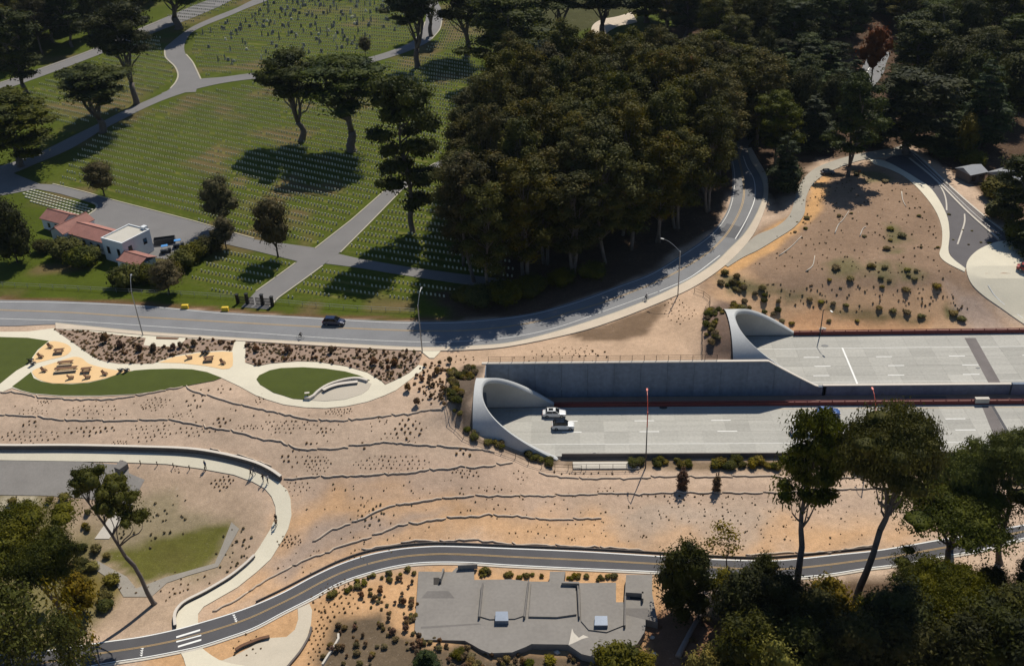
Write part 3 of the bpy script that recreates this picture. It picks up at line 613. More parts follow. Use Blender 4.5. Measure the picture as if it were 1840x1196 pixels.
# curved seat wall and bench
swl = W([(548, 717), (560, 717), (572, 706), (585, 697), (600, 690.5), (622, 684.5), (645, 682.5), (668, 689)], None, True, False, 5)
o = ribbon('seat_wall', swl, .5, .62, M['capc'], thick=.7, kind=None)
tag(o, 'long curved pale seat wall between the oval lawn and its paved plaza', 'seat wall')
t = thing('curved_bench', 'curved pale bench on the paved plaza beside the oval lawn', 'bench', onh(*xy(612, 696)))
bl = [(a-t.location.x, b-t.location.y) for a, b in W([(581, 705), (592, 699), (607, 694), (625, 691), (643, 689)], None, True, False, 4)]
mb = MB()
def slabline(mb, L, wd, z0, z1):
    A = offset_line(L, wd/2); B = offset_line(L, -wd/2)
    for i in range(len(L)-1):
        q = [A[i], B[i], B[i+1], A[i+1]]; vs = [(p[0], p[1], z1) for p in q]+[(p[0], p[1], z0) for p in q]
        mb.add(vs, [(0, 1, 2, 3), (1, 5, 6, 2), (4, 0, 3, 7), (7, 6, 5, 4)]+([(0, 4, 5, 1)] if i == 0 else [])+([(3, 2, 6, 7)] if i == len(L)-2 else []))
slabline(mb, bl, .75, .45, .6); build(mb, 'seat', M['capc'], t)
mb = MB(); slabline(mb, bl, .45, .1, .45); build(mb, 'plinth', M['darkc'], t)

# bluff trail at left, with its retaining walls
drape('trail', W([(-500, 806), (-200, 812), (0, 813.5), (100, 813), (200, 812.5), (270, 815), (320, 818.5), (360, 823), (410, 832), (455, 847), (480, 858), (500, 866), (516, 880), (522, 896), (524, 926), (518, 950), (508, 970), (487, 1004), (462, 1027), (427, 1055), (392, 1075), (366, 1090), (356, 1103), (356, 1121), (317, 1131), (316, 1112), (321, 1099), (335, 1086), (370, 1068), (412, 1043), (440, 1020), (465, 985), (486, 951), (496, 928), (495, 910), (488, 892), (476, 878), (455, 866), (420, 853), (360, 842), (300, 834), (200, 830), (0, 827), (-200, 828), (-500, 822)]), .12, M['cream'], 2.5)
def wall_thing(name, label, pts, wd, hgt, capw=.45, cat='wall', n=5, mt=None, below=.6):
    L = W(pts, None, True, False, n); c = onh(*L[len(L)//2]); t = thing(name, label, cat, c)
    def part(nm, w_, za, zb, m_):
        A = offset_line(L, w_/2); B = offset_line(L, -w_/2); mb = MB()
        for i in range(len(L)-1):
            q = [A[i], B[i], B[i+1], A[i+1]]; zz = [float(H(*L[i])), float(H(*L[i])), float(H(*L[i+1])), float(H(*L[i+1]))]
            vs = [(q[k][0]-c.x, q[k][1]-c.y, zz[k]+zb-c.z) for k in range(4)]+[(q[k][0]-c.x, q[k][1]-c.y, zz[k]+za-c.z) for k in range(4)]
            mb.add(vs, [(0, 1, 2, 3), (1, 5, 6, 2), (4, 0, 3, 7), (7, 6, 5, 4)]+([(0, 4, 5, 1)] if i == 0 else [])+([(3, 2, 6, 7)] if i == len(L)-2 else []))
        build(mb, nm, m_, t)
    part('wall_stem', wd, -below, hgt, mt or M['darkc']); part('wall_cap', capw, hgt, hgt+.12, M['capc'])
    return t
wall_thing('retaining_wall', 'long low concrete wall along the upper side of the bluff trail', [(-500, 797), (-200, 802.5), (0, 806), (130, 806), (250, 808.5), (340, 812), (400, 821), (455, 835), (485, 848), (506, 862)], .35, .85, .55)
wall_thing('retaining_wall', 'short curved wall beside the bluff trail bend above the crosswalk', [(458, 1001), (440, 1018), (412, 1040), (372, 1064), (335, 1083), (320, 1097), (315, 1110), (316, 1127)], .3, .55, .45)
M['apron'] = mat('apron_concrete', (.26, .24, .215), .92, .14, .25, 3)
drape('concrete_apron', W([(-200, 828), (0, 828), (50, 827), (110, 822), (150, 830), (230, 836), (232, 850), (260, 862), (245, 890), (230, 905), (150, 895), (75, 890), (0, 889), (-200, 890)]), .07, M['apron'])
drape('concrete_path', W([(416, 938), (430, 950), (416, 975), (392, 1018), (340, 1033), (300, 1047), (272, 1072), (222, 1072), (208, 1048), (165, 1018), (175, 1007), (228, 1036), (245, 1057), (300, 1036), (386, 1012)]), .08, M['lightc'] if 0 else mat('old_path_concrete', (.30, .27, .225), .9, .12, .4, 4), 2)
drape('concrete_path', W([(170, 968), (200, 925), (222, 905), (240, 900), (225, 930), (196, 968)]), .09, M['lightc'], 2)

# lower two way cycle path
LP_T = [(-300, 1195), (-60, 1180), (60, 1171), (190, 1152), (255, 1143), (317, 1130), (360, 1118), (410, 1103), (458, 1086), (510, 1063), (560, 1036), (610, 1013), (660, 996.5), (710, 986.5), (760, 981.5), (810, 980.5), (918, 984.5), (1045, 990), (1170, 997.5), (1270, 1003.5), (1378, 1006.5), (1430, 1003.5), (1505, 995.5), (1580, 987.5), (1680, 970.5), (1745, 960), (1802, 949), (1860, 938), (2100, 890)]
LP_B = [(-300, 1240), (-60, 1226), (60, 1216), (190, 1193), (265, 1181.5), (330, 1169), (362, 1161.5), (410, 1146), (458, 1128.5), (510, 1101), (560, 1076), (610, 1048.5), (660, 1031), (710, 1018.5), (760, 1012), (835, 1011.5), (918, 1016.5), (1045, 1022.5), (1170, 1028), (1270, 1034.5), (1378, 1040.5), (1480, 1034), (1555, 1022.5), (1615, 1015), (1680, 1003.5), (1770, 987.5), (1815, 974), (1870, 962), (2100, 915)]
band('cycle_path', LP_T, LP_B, .10, M['asphalt_dark'])
line(LP_T, .20, .130, M['white'], d0=-.16); line(LP_B, .16, .130, M['white'], d0=.14)
line(LP_B, .35, .10, M['lightc'], 'kerb', thick=.2, d0=-.22)
YL = [((a[0]+b[0])/2, (a[1]+b[1])/2) for a, b in zip(W(LP_T, None, True, False, 5), W(LP_B, None, True, False, 5))]
# the two edges have the same number of points, pair them through the nearest point of the other edge
TT = resample(W(LP_T, None, True), 1.0); BB = np.array(resample(W(LP_B, None, True), 1.0))
YL = []
for p in TT:
    q = BB[np.argmin(((BB-np.array(p))**2).sum(1))]; YL.append(((p[0]+q[0])/2, (p[1]+q[1])/2))
YL = YL[::4]
YLs = smooth_line(YL, 4)
ribbon('road_line', YLs, .09, .130, M['yellow'], d0=.10); ribbon('road_line', YLs, .09, .130, M['yellow'], d0=-.10)
# crosswalk bars, each a quad
for i, (x0, y0, x1, y1, hh) in enumerate([(317, 1145, 360, 1132, 3.2), (317, 1153, 362, 1141, 3.2), (320, 1162, 362, 1149.5, 3.2)]):
    drape('crosswalk_bar', W([(x0, y0-hh/2), (x1, y1-hh/2), (x1, y1+hh/2), (x0, y0+hh/2)]), .130, M['white'], 3, skirt=0)
for x, y in ((420, 1106), (421.5, 1109.5), (423, 1113), (424, 1116.5), (256, 1166), (255, 1170), (254.5, 1174), (254, 1178)):
    drape('yield_tooth', W([(x-3, y-1.2), (x+3, y-2), (x+1, y+1.5)]), .130, M['white'], 3, skirt=0)
# low timber edge along the upper side of the cycle path
o = ribbon('path_edge_board', W([(460, 1082), (510, 1058), (560, 1032), (610, 1008), (660, 991), (710, 982), (760, 977), (810, 976.5), (918, 981), (1045, 986), (1170, 993), (1270, 999), (1378, 1002), (1505, 991), (1580, 983)], None, True), .12, .35, M['darkc'], thick=.4, kind=None)
tag(o, 'thin dark edging board along the uphill side of the cycle path', 'edging')
# small lookout plaza below the crosswalk
drape('path', W([(324, 1171), (362, 1162.5), (368, 1168), (380, 1177), (395, 1186), (412, 1191), (440, 1196), (440, 1240), (330, 1240), (334, 1196), (330, 1182)]), .09, M['cream'], 2)
drape('plaza', W([(380, 1184), (400, 1186), (425, 1176), (460, 1157), (485, 1146), (515, 1144), (530, 1131), (536, 1112), (535, 1093), (556, 1084), (561, 1096), (559, 1121), (552, 1146), (535, 1174), (515, 1196), (490, 1230), (380, 1240), (395, 1205)]), .085, mat('lookout_paving', (.54, .47, .36), .9, .08, .4, 4), 2)
t = thing('curved_bench', 'curved brown timber bench in the planting by the lookout plaza', 'bench', onh(*xy(452, 1158)), 0)
bl = [(a-t.location.x, b-t.location.y) for a, b in W([(424, 1170), (435, 1163), (452, 1156), (468, 1150), (485, 1146)], None, True, False, 4)]
mb = MB(); slabline(mb, bl, .5, .40, .5); build(mb, 'seat', M['wood'], t); mb = MB(); slabline(mb, bl, .3, 0, .4); build(mb, 'plinth', M['darkc'], t)
o = ribbon('pale_kerb_wall', W([(580, 1196), (590, 1180), (603, 1160), (610, 1146), (608, 1140)], None, True), .3, .5, M['lightc'], thick=.6, kind=None); tag(o, 'short pale curved kerb wall left of the dark weedy patch', 'wall')
o = ribbon('plaza_edge_wall', W([(560, 1128), (556, 1144), (540, 1172), (520, 1196), (505, 1215)], None, True), .3, .4, M['darkc'], thick=.6, kind=None); tag(o, 'dark curved edge wall on the right of the lookout plaza', 'wall')

# ------------------------------------------------------------------ sunken freeway
def slabs(name, x0, x1, ys, z, length, z_th=.25, xfill=None):
    root = link(name, None); root['kind'] = 'structure'
    meshes = {}
    x = x0
    while x < x1-.1:
        for a, b in zip(ys[:-1], ys[1:]):
            k = round(b-a, 2)
            if k not in meshes:
                mb = MB(); e = .015
                mb.prism([(e, e), (length-e, e), (length-e, k-e), (e, k-e)], -z_th, 0); meshes[k] = mb.mesh('slab', [M['freeway']])
            o = link('slab', meshes[k], root, (x, a, z+random.uniform(-.003, .003)))
        x += length
    mb = MB(); mb.prism([(x0-40, ys[0]), (XR, ys[0]), (XR, ys[-1]), (x0-40, ys[-1])], z-.6, z-.02); build(mb, 'road_bed', M['freeway'], root)
    mb = MB(); mb.prism([(x, ys[0]), (XR, ys[0]), (XR, ys[-1]), (x, ys[-1])], z-.015, z); build(mb, 'far_slab', M['freeway'], root)
    return root
def yof(x, y, z): return at(x, y, z)[1]
DN = [yof(1158, 755.5, ZN), yof(1165, 775, ZN), yof(1150, 797, ZN)]     # lane lines seen on the near carriageway
print('near lanes', DN)
slabs('freeway', -16.0, 96.0, [YN0, DN[2], DN[1], DN[0], YN1], ZN, 4.6)
DU = [yof(1600, 624.5, ZU), yof(1590, 640.5, ZU), yof(1605, 656.5, ZU), yof(1600, 673.5, ZU)]
print('far lanes', DU)
slabs('freeway', 34.0, 96.0, [YU0, DU[3], DU[2], DU[1], DU[0], YU1], ZU, 4.6)
def paint(x0, x1, y, wd, z, mt=None, name='road_line'):
    mb = MB(); mb.add([(x0, y-wd/2, z+.008), (x1, y-wd/2, z+.008), (x1, y+wd/2, z+.008), (x0, y+wd/2, z+.008)], [(0, 1, 2, 3)])
    o = build(mb, name, mt or M['whitef']); o['kind'] = 'structure'
xd = xy(1157, 755, ZN)[0]
for k in range(-2, 8):
    paint(xd+k*14.63-1.8, xd+k*14.63+1.9, DN[0], .20, ZN, M['white']); paint(xd+.7+k*14.63-1.8, xd+.7+k*14.63+1.9, DN[1], .20, ZN, M['white'])
paint(-12, XR, DN[2], .16, ZN); paint(-12, XR, YN1-1.0, .12, ZN, M['yellow'])
xd = xy(1588, 640, ZU)[0]
for k in range(-3, 6):
    for j, dy in ((1, 0), (2, 1.5), (3, .5)): paint(xd+dy+k*14.63-1.6, xd+dy+k*14.63+1.6, DU[j], .20, ZU, M['white'])
paint(34, XR, DU[0], .16, ZU); paint(48, XR, YU0+1.2, .12, ZU, M['whitef'])
def strip(pts, z, mt, name='expansion_joint'):
    mb = MB(); q = [at(a, b, z) for a, b in pts]; mb.add([(p.x, p.y, z+.013) for p in q][::-1], [(0, 1, 2, 3)])
    o = build(mb, name, mt); o['kind'] = 'structure'
strip([(1733, 607), (1753, 607), (1800, 691), (1778, 691)], ZU, M['gravel'])
strip([(1764, 729), (1781, 729), (1824, 808), (1796, 808)], ZN, M['gravel']); strip([(1781, 729), (1786, 729), (1832, 808), (1825, 808)], ZN, M['asphalt_dark'])
strip([(1512, 624.5), (1515, 624.5), (1543, 691), (1539.5, 691)], ZU, M['white'], 'road_line')

# tunnel portals: tube with a swept, slanting mouth
def portal(name, label, x0, ya, yb, zb, Hh, run, po, thick, back=26.0, loc=None, nexp=2.25):
    yc, a = (ya+yb)/2, (yb-ya)/2; t = thing(name, label, 'tunnel portal', (x0, yc, zb)); n = 48
    def sec(th, off):
        c, s = math.cos(th), math.sin(th)
        return (a+off)*math.copysign(abs(c)**(2/nexp), c), (Hh+off)*abs(s)**(2/nexp)
    def mouth(th):
        s = abs(math.sin(th))**(2/nexp); k = 1 if math.cos(th) > 0 else 0     # far side sweeps a little fuller than the near side
        return run*max(0.0, 1-s)**(po[1] if k else po[0])
    ths = [math.pi*i/n for i in range(n+1)]
    def surf(nm, off, m_, flip, xb):
        mb = MB(); vs = []
        for th in ths:
            y, z = sec(th, off); xm = mouth(th)
            xs_ = [xb, -2.4, -1.3, xm*.4, xm] if xb < -3 else [xb, xb*.5, 0, xm*.5, xm]
            for k in range(5): vs.append((xs_[k], y*(.9 if k <= 1 and xb < -3 else 1), z*(.60 if k <= 1 and xb < -3 else 1)))
        fs = [(i*5+k, i*5+k+1, (i+1)*5+k+1, (i+1)*5+k) for i in range(n) for k in range(4)]
        if flip: fs = [f[::-1] for f in fs]
        mb.add(vs, fs); return build(mb, nm, m_, t, smooth=True)
    surf('lining', 0, M['portal'], False, -back); surf('outer_shell', thick, M['portal'], True, -1.3)
    mb = MB(); vs = []                                   # rounded rim closing the thickness
    for th in ths:
        y0, z0 = sec(th, 0); y1, z1 = sec(th, thick); xm = mouth(th)
        ym, zm = (y0+y1)/2, (z0+z1)/2
        vs += [(xm, y0, z0), (xm+.22, y0*.75+y1*.25, z0*.75+z1*.25), (xm+.28, ym, zm), (xm+.22, y0*.25+y1*.75, z0*.25+z1*.75), (xm, y1, z1)]
    mb.add(vs, [(i*5+k, (i+1)*5+k, (i+1)*5+k+1, i*5+k+1) for i in range(n) for k in range(4)])
    build(mb, 'rim', M['portal'], t, smooth=True)
    mb = MB(); mb.prism([(-back-.3, -a), (-back, -a), (-back, a), (-back-.3, a)], 0, Hh*.55); build(mb, 'end_screen', M['pit'], t)  # darkness of the tunnel depth is put into this screen's colour
    return t, sec, mouth
p1, sec1, mouth1 = portal('tunnel_portal', 'near swooping concrete tunnel mouth above the two white cars', XP1, YN0-.15, YN1+.15, ZN, 9.3, 13.9, (1.25, .95), 1.0)
p2, sec2, mouth2 = portal('tunnel_portal', 'far swooping concrete tunnel mouth beside the upper carriageway', XP2+.3, YU0+.62, YU1+.2, ZU, 8.9, 15.2, (1.15, .85), 1.0)
# big retaining wall between the carriageways, in cast panels; its right end drops with the far portal
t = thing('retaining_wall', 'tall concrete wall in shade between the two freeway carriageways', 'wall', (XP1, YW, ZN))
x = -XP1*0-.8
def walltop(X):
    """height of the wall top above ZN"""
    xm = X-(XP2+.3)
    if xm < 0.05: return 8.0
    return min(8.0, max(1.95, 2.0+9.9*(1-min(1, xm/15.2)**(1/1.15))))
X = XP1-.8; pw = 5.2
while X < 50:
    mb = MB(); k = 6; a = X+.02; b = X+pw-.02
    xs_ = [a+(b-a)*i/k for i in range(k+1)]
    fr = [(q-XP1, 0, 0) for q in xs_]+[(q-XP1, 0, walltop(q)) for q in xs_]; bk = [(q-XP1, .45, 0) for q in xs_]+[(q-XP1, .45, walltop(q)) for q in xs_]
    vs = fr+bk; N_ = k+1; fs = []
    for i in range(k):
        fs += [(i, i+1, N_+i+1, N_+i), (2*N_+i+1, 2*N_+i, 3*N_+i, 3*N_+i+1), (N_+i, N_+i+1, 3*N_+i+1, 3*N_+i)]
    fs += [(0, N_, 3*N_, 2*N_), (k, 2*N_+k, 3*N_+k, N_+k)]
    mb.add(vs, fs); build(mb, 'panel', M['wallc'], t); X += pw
mb = MB(); pts = [(q-XP1, .22, walltop(q)+.08) for q in np.arange(XP1-.8, 50, .6)]
for i in range(len(pts)-1):
    (x0, y0, z0), (x1, y1, z1) = pts[i], pts[i+1]
    mb.add([(x0, -.08, z0-.08), (x1, -.08, z1-.08), (x1, .55, z1-.08), (x0, .55, z0-.08), (x0, -.08, z0+.1), (x1, -.08, z1+.1), (x1, .55, z1+.1), (x0, .55, z0+.1)], [(0, 1, 5, 4), (2, 3, 7, 6), (4, 5, 6, 7)]+([(3, 0, 4, 7)] if i == 0 else [])+([(1, 2, 6, 5)] if i == len(pts)-2 else []))
build(mb, 'wall_cap', M['capc'], t)
# right part: edge of the upper viaduct
t = thing('viaduct_edge', 'shaded concrete edge of the upper carriageway, right of the swooping wall', 'wall', (50.3, YW, ZN))
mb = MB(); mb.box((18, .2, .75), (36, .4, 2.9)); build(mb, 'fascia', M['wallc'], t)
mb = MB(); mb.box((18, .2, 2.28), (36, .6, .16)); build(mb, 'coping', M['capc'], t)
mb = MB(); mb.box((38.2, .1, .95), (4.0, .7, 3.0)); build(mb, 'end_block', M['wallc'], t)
mb = MB(); mb.box((100, .3, 1.55), (118, .3, .5)); build(mb, 'railing_base', M['lightc'], t)
# ground strip between the carriageways and the floor edges
def pl(name, x0, x1, y0, y1, z, mt, th=.4):
    mb = MB(); mb.prism([(x0, y0), (x1, y0), (x1, y1), (x0, y1)], z-th, z); o = build(mb, name, mt); o['kind'] = 'structure'; return o
pl('median_ground', XP1-2, XR, YN1+.45, YW+.5, ZN-.05, M['bed'])
pl('pavement', 66, 74, YN1+1.2, YW-.6, ZN+.02, M['darkc'], .06)
def barrier(name, label, x0, x1, y, z, hgt, wd, mt, rail=None, cat='barrier', railz=.25):
    t = thing(name, label, cat, (x0, y, z)); mb = MB(); L_ = x1-x0
    mb.add([(0, -wd/2, 0), (L_, -wd/2, 0), (L_, wd/2, 0), (0, wd/2, 0), (0, -wd*.28, hgt), (L_, -wd*.28, hgt), (L_, wd*.28, hgt), (0, wd*.28, hgt)], [(0, 1, 5, 4), (1, 2, 6, 5), (2, 3, 7, 6), (3, 0, 4, 7), (4, 5, 6, 7)])
    build(mb, 'barrier_wall', mt, t)
    if rail:
        mb = MB(); mb.tube([(0, 0, hgt+railz), (L_, 0, hgt+railz)], .09, 8); build(mb, 'rail', rail, t)
        pm = MB(); pm.box((0, 0, railz/2), (.14, .14, railz)); pmesh = pm.mesh('post', [rail])
        xx = 1.2
        while xx < min(L_, 118): link('post', pmesh, t, (xx, 0, hgt)); xx += 2.4
    return t
barrier('median_barrier', 'long maroon railed barrier on the far edge of the near carriageway', -2.5, XR, YN1+.25, ZN, .75, .5, M['rust'], M['rust'])
barrier('edge_barrier', 'maroon railed barrier along the far edge of the upper carriageway', 48.5, XR, YU1+.25, ZU, .8, .45, M['rust'], M['rust'])
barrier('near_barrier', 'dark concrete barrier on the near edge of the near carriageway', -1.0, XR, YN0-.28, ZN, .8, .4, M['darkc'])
barrier('parapet', 'low pale parapet on the near edge of the upper carriageway', 50.5, 86, YU0-.1, ZU, .35, .3, M['capc'])
mb = MB(); mb.box((0, 0, .5), (2.6, .75, 1.0)); o = build(mb, 'rail_end_block', M['lightc'], loc=tuple(Vector((xy(1757, 716, ZN)[0], YN1+.25, ZN+.35)))); tag(o, 'pale concrete block in the maroon median railing', 'block')
# outer walls under the near carriageway where it becomes a viaduct
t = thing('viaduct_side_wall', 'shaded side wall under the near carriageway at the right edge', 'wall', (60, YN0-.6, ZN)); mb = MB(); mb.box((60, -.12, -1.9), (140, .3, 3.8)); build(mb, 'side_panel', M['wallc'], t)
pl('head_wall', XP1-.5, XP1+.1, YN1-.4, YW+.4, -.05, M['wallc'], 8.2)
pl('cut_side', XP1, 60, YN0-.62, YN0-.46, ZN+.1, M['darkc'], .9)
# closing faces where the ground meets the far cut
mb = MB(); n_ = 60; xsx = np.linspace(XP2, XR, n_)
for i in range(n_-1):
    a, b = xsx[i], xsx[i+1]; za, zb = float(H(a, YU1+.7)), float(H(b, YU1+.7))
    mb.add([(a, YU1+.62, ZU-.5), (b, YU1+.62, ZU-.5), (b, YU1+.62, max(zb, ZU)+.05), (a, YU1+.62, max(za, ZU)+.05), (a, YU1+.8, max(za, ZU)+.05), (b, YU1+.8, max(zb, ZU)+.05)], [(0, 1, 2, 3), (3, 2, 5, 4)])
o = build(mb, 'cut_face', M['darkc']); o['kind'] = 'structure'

# ------------------------------------------------------------------ foliage and trees
ico = None
def icosphere():
    global ico
    if ico is None:
        import bmesh
        bm = bmesh.new(); bmesh.ops.create_icosphere(bm, subdivisions=2, radius=1.0)
        V = np.array([v.co[:] for v in bm.verts]); F_ = np.array([[v.index for v in f.verts] for f in bm.faces]); bm.free(); ico = (V, F_)
    return ico
class Crown:
    def __init__(s, rng): s.V = []; s.F = []; s.n = 0; s.rng = rng
    def core(s, c, r, jit=.28, k=.74):
        V, F_ = icosphere(); j = 1+(s.rng.random(len(V))-.5)*2*jit
        s.V.append(V*j[:, None]*np.array(r)*k+np.array(c)); s.F.append(F_+s.n); s.n += len(V)
    def leaves(s, c, r, n, size, up=.5, droop=0.0, lo=.72, hi=1.22, asp=1.7):
        g = s.rng; d = g.normal(size=(n, 3)); d /= np.linalg.norm(d, axis=1)[:, None]
        d[:, 2] = np.where((d[:, 2] < -.35) & (g.random(n) < .6), -d[:, 2], d[:, 2])
        p = np.array(c)+d*np.array(r)*(lo+(hi-lo)*g.random(n)[:, None]**1.4)
        nr = d*np.array([1, 1, 1.0])+g.normal(size=(n, 3))*.55+np.array([0, 0, up]); nr /= np.linalg.norm(nr, axis=1)[:, None]
        a = np.cross(nr, g.normal(size=(n, 3))); a /= np.linalg.norm(a, axis=1)[:, None]+1e-9; b = np.cross(nr, a)
        sz = size*(.6+.8*g.random(n))[:, None]
        v = np.stack([p+a*sz*asp*.6, p+b*sz*.5-a*sz*.25, p-a*sz*asp*.55+b*sz*.1, p-b*sz*.5], 1).reshape(-1, 3)
        v[:, 2] -= droop*s.rng.random(len(v))*size
        i = np.arange(n)*4; s.V.append(v); s.F.append(np.stack([i, i+1, i+2], 1)+s.n); s.F.append(np.stack([i, i+2, i+3], 1)+s.n); s.n += 4*n
    def mesh(s, name, mt):
        V = np.concatenate(s.V); F_ = np.concatenate(s.F).astype(np.int32); me = bpy.data.meshes.new(name)
        me.vertices.add(len(V)); me.vertices.foreach_set('co', V.astype(np.float32).ravel())
        me.loops.add(F_.size); me.loops.foreach_set('vertex_index', F_.ravel())
        me.polygons.add(len(F_)); me.polygons.foreach_set('loop_start', np.arange(0, F_.size, 3, dtype=np.int32)); me.polygons.foreach_set('loop_total', np.full(len(F_), 3, dtype=np.int32))
        me.update(calc_edges=True); me.materials.append(mt); return me
def bent(rng, a, b, n=5, wob=.06):
    a = np.array(a, float); b = np.array(b, float); L = np.linalg.norm(b-a); pts = []
    off = rng.normal(size=3)*wob*L; off2 = rng.normal(size=3)*wob*L*.5
    for i in range(n+1):
        t = i/n; pts.append(tuple(a+(b-a)*t+off*math.sin(math.pi*t)+off2*math.sin(2*math.pi*t)))
    return pts
SPEC = {}
def variant(kind, trunk_mb, crown, bark, leaf, Hh, Wd):
    SPEC.setdefault(kind, []).append((trunk_mb.mesh('trunk', [M[bark]], True), crown.mesh('crown', M[leaf]) if isinstance(leaf, str) else None, Hh, Wd))
def make_cypress(seed, Hh=22, Wd=15, low=.5, layers=15, flat=.42, pk=1.0, stems=1, leaf='leaf_cyp', kind='cypress', lean=0.0, leaf_n=300, tr=.6, sz=.30, onto=.9):
    g = np.random.default_rng(seed); t = MB(); c = Crown(g)
    fork = Hh*low*(.55 if stems == 1 else .38); top = np.array([lean*Hh, 0, Hh*.86]); base = np.array([0, 0, -.8])
    forkp = np.array([lean*Hh*.45, 0, fork]); tp = bent(g, base, forkp, 5, .05)
    t.tube(tp, [tr*1.45, tr*1.1, tr*1.0, tr*.95, tr*.9, tr*.85], 8)
    leaders = []
    for k in range(stems):
        an = 2*math.pi*k/stems+g.random(); sp = 0 if stems == 1 else Wd*.17
        sp *= 1.3; e = top+np.array([math.cos(an)*sp, math.sin(an)*sp, -g.random()*Hh*.08]); L = bent(g, forkp, e, 6, .04)
        t.tube(L, [tr*.82*(1-.75*i/6)/math.sqrt(stems)**.6 for i in range(7)], 7); leaders.append(L)
    for i in range(layers):
        f = i/(layers-1); zc = Hh*(low+(.97-low)*f**.85)
        rr = Wd*.5*(.42+.58*math.sin(math.pi*min(1, .25+f*.62)))*(.35+.65*g.random()) if f < onto else Wd*.5*.35*g.random()
        an = i*2.399+g.random()*.8; ctr = top*f*.9
        pc = np.array([ctr[0]*.9+math.cos(an)*rr*.78, ctr[1]+math.sin(an)*rr*.78, zc-Hh*flat*.05])
        pr = np.array([1, 1, .0])*Wd*pk*(.15+.10*g.random()); pr[2] = pr[0]*((.30+.16*g.random()) if pk == 1 else (.2+.1*g.random())); pr[1] *= .8+.4*g.random()
        L = leaders[i % stems]; q = L[min(len(L)-1, 1+int(f*(len(L)-1)*.85))]
        t.tube(bent(g, q, pc-np.array([0, 0, pr[2]*.3]), 4, .08), [tr*.30, tr*.24, tr*.19, tr*.13, tr*.07], 5)
        # a pad of smaller lumps
        for j in range(5):
            o = g.normal(size=3)*pr*.42; o[2] *= .6; r2 = pr*(.50+.25*g.random())
            c.core(pc+o, r2, .28, .74 if pk == 1 else .58); c.leaves(pc+o, r2, int(leaf_n/2.2), sz)
        c.leaves(pc, pr*1.05, int(leaf_n*.5), sz, lo=.9, hi=1.35)
    variant(kind, t, c, 'bark_cyp', leaf, Hh, Wd)
def make_round(kind, seed, Hh, Wd, low=.35, lumps=14, leaf='leaf_olive', bark='bark', stems=2, sz=.2, ln=170, tr=.2, nar=1.0, dens=1.0):
    g = np.random.default_rng(seed); t = MB(); c = Crown(g)
    f0 = np.array([0, 0, Hh*low*.5]); t.tube(bent(g, (0, 0, -.4), f0, 3, .03), [tr*1.3, tr, tr*.9, tr*.85], 7)
    tips = []
    for k in range(stems):
        an = 2*math.pi*k/max(1, stems)+g.random(); e = np.array([math.cos(an)*Wd*.16, math.sin(an)*Wd*.16, Hh*.72]); L = bent(g, f0, e, 4, .06)
        t.tube(L, [tr*.75, tr*.6, tr*.45, tr*.3, tr*.15], 6); tips.append(L)
    for i in range(lumps):
        f = (i+.5)/lumps; z = Hh*(low+(.9-low)*f); rr = Wd*.5*math.sqrt(max(.05, 1-(2*f-.85)**2/1.5))*.68*math.sqrt(g.random()); an = i*2.399
        pc = np.array([math.cos(an)*rr, math.sin(an)*rr, z]); pr = np.array([1, 1, .8])*Wd*(.15+.08*g.random())*nar
        L = tips[i % stems]; t.tube(bent(g, L[2+int(f*2)], pc, 3, .08), [tr*.28, tr*.2, tr*.12, tr*.05], 4)
        if dens > .6: c.core(pc, pr, .35, .66)
        c.leaves(pc, pr, int(ln*dens), sz, lo=.5, hi=1.25)
        c.leaves(pc, pr*1.1, int(ln*.35*dens), sz*.9, lo=.8, hi=1.5)
    variant(kind, t, c, bark, leaf, Hh, Wd)
def make_euc(seed, Hh=34, Wd=13, kind='eucalyptus', leaf='leaf_euc'):
    g = np.random.default_rng(seed); t = MB(); c = Crown(g); tr = .34
    nst = 1+seed % 2; tips = []
    for k in range(nst):
        an = g.random()*6.28; e = np.array([math.cos(an)*1.2*k, math.sin(an)*1.2*k, Hh*(.86-.05*k)]); L = bent(g, (k*.7, 0, -1), e, 8, .02)
        t.tube(L, [tr*(1.1-.95*i/8)+.05 for i in range(9)], 7); tips.append(L)
    n = 30
    for i in range(n):
        f = (i+.5)/n; z = Hh*(.27+.70*f); prof = math.sin(math.pi*(.2+.68*f))**.8
        rr = Wd*.5*prof*(.25+.75*math.sqrt(g.random()))*.8; an = i*2.399+g.random()*.5
        pc = np.array([math.cos(an)*rr, math.sin(an)*rr, z]); pr = np.array([1, 1, .85])*Wd*(.12+.08*g.random())
        L = tips[i % nst]; q = L[min(7, 2+int(f*5))]
        t.tube(bent(g, q, pc, 3, .06), [.10, .08, .05, .03], 4)
        c.core(pc, pr, .4, .55); c.leaves(pc, pr, 320, .30, up=.3, droop=.5, lo=.62, hi=1.3, asp=1.9)
    variant(kind, t, c, 'bark_euc', leaf, Hh, Wd)
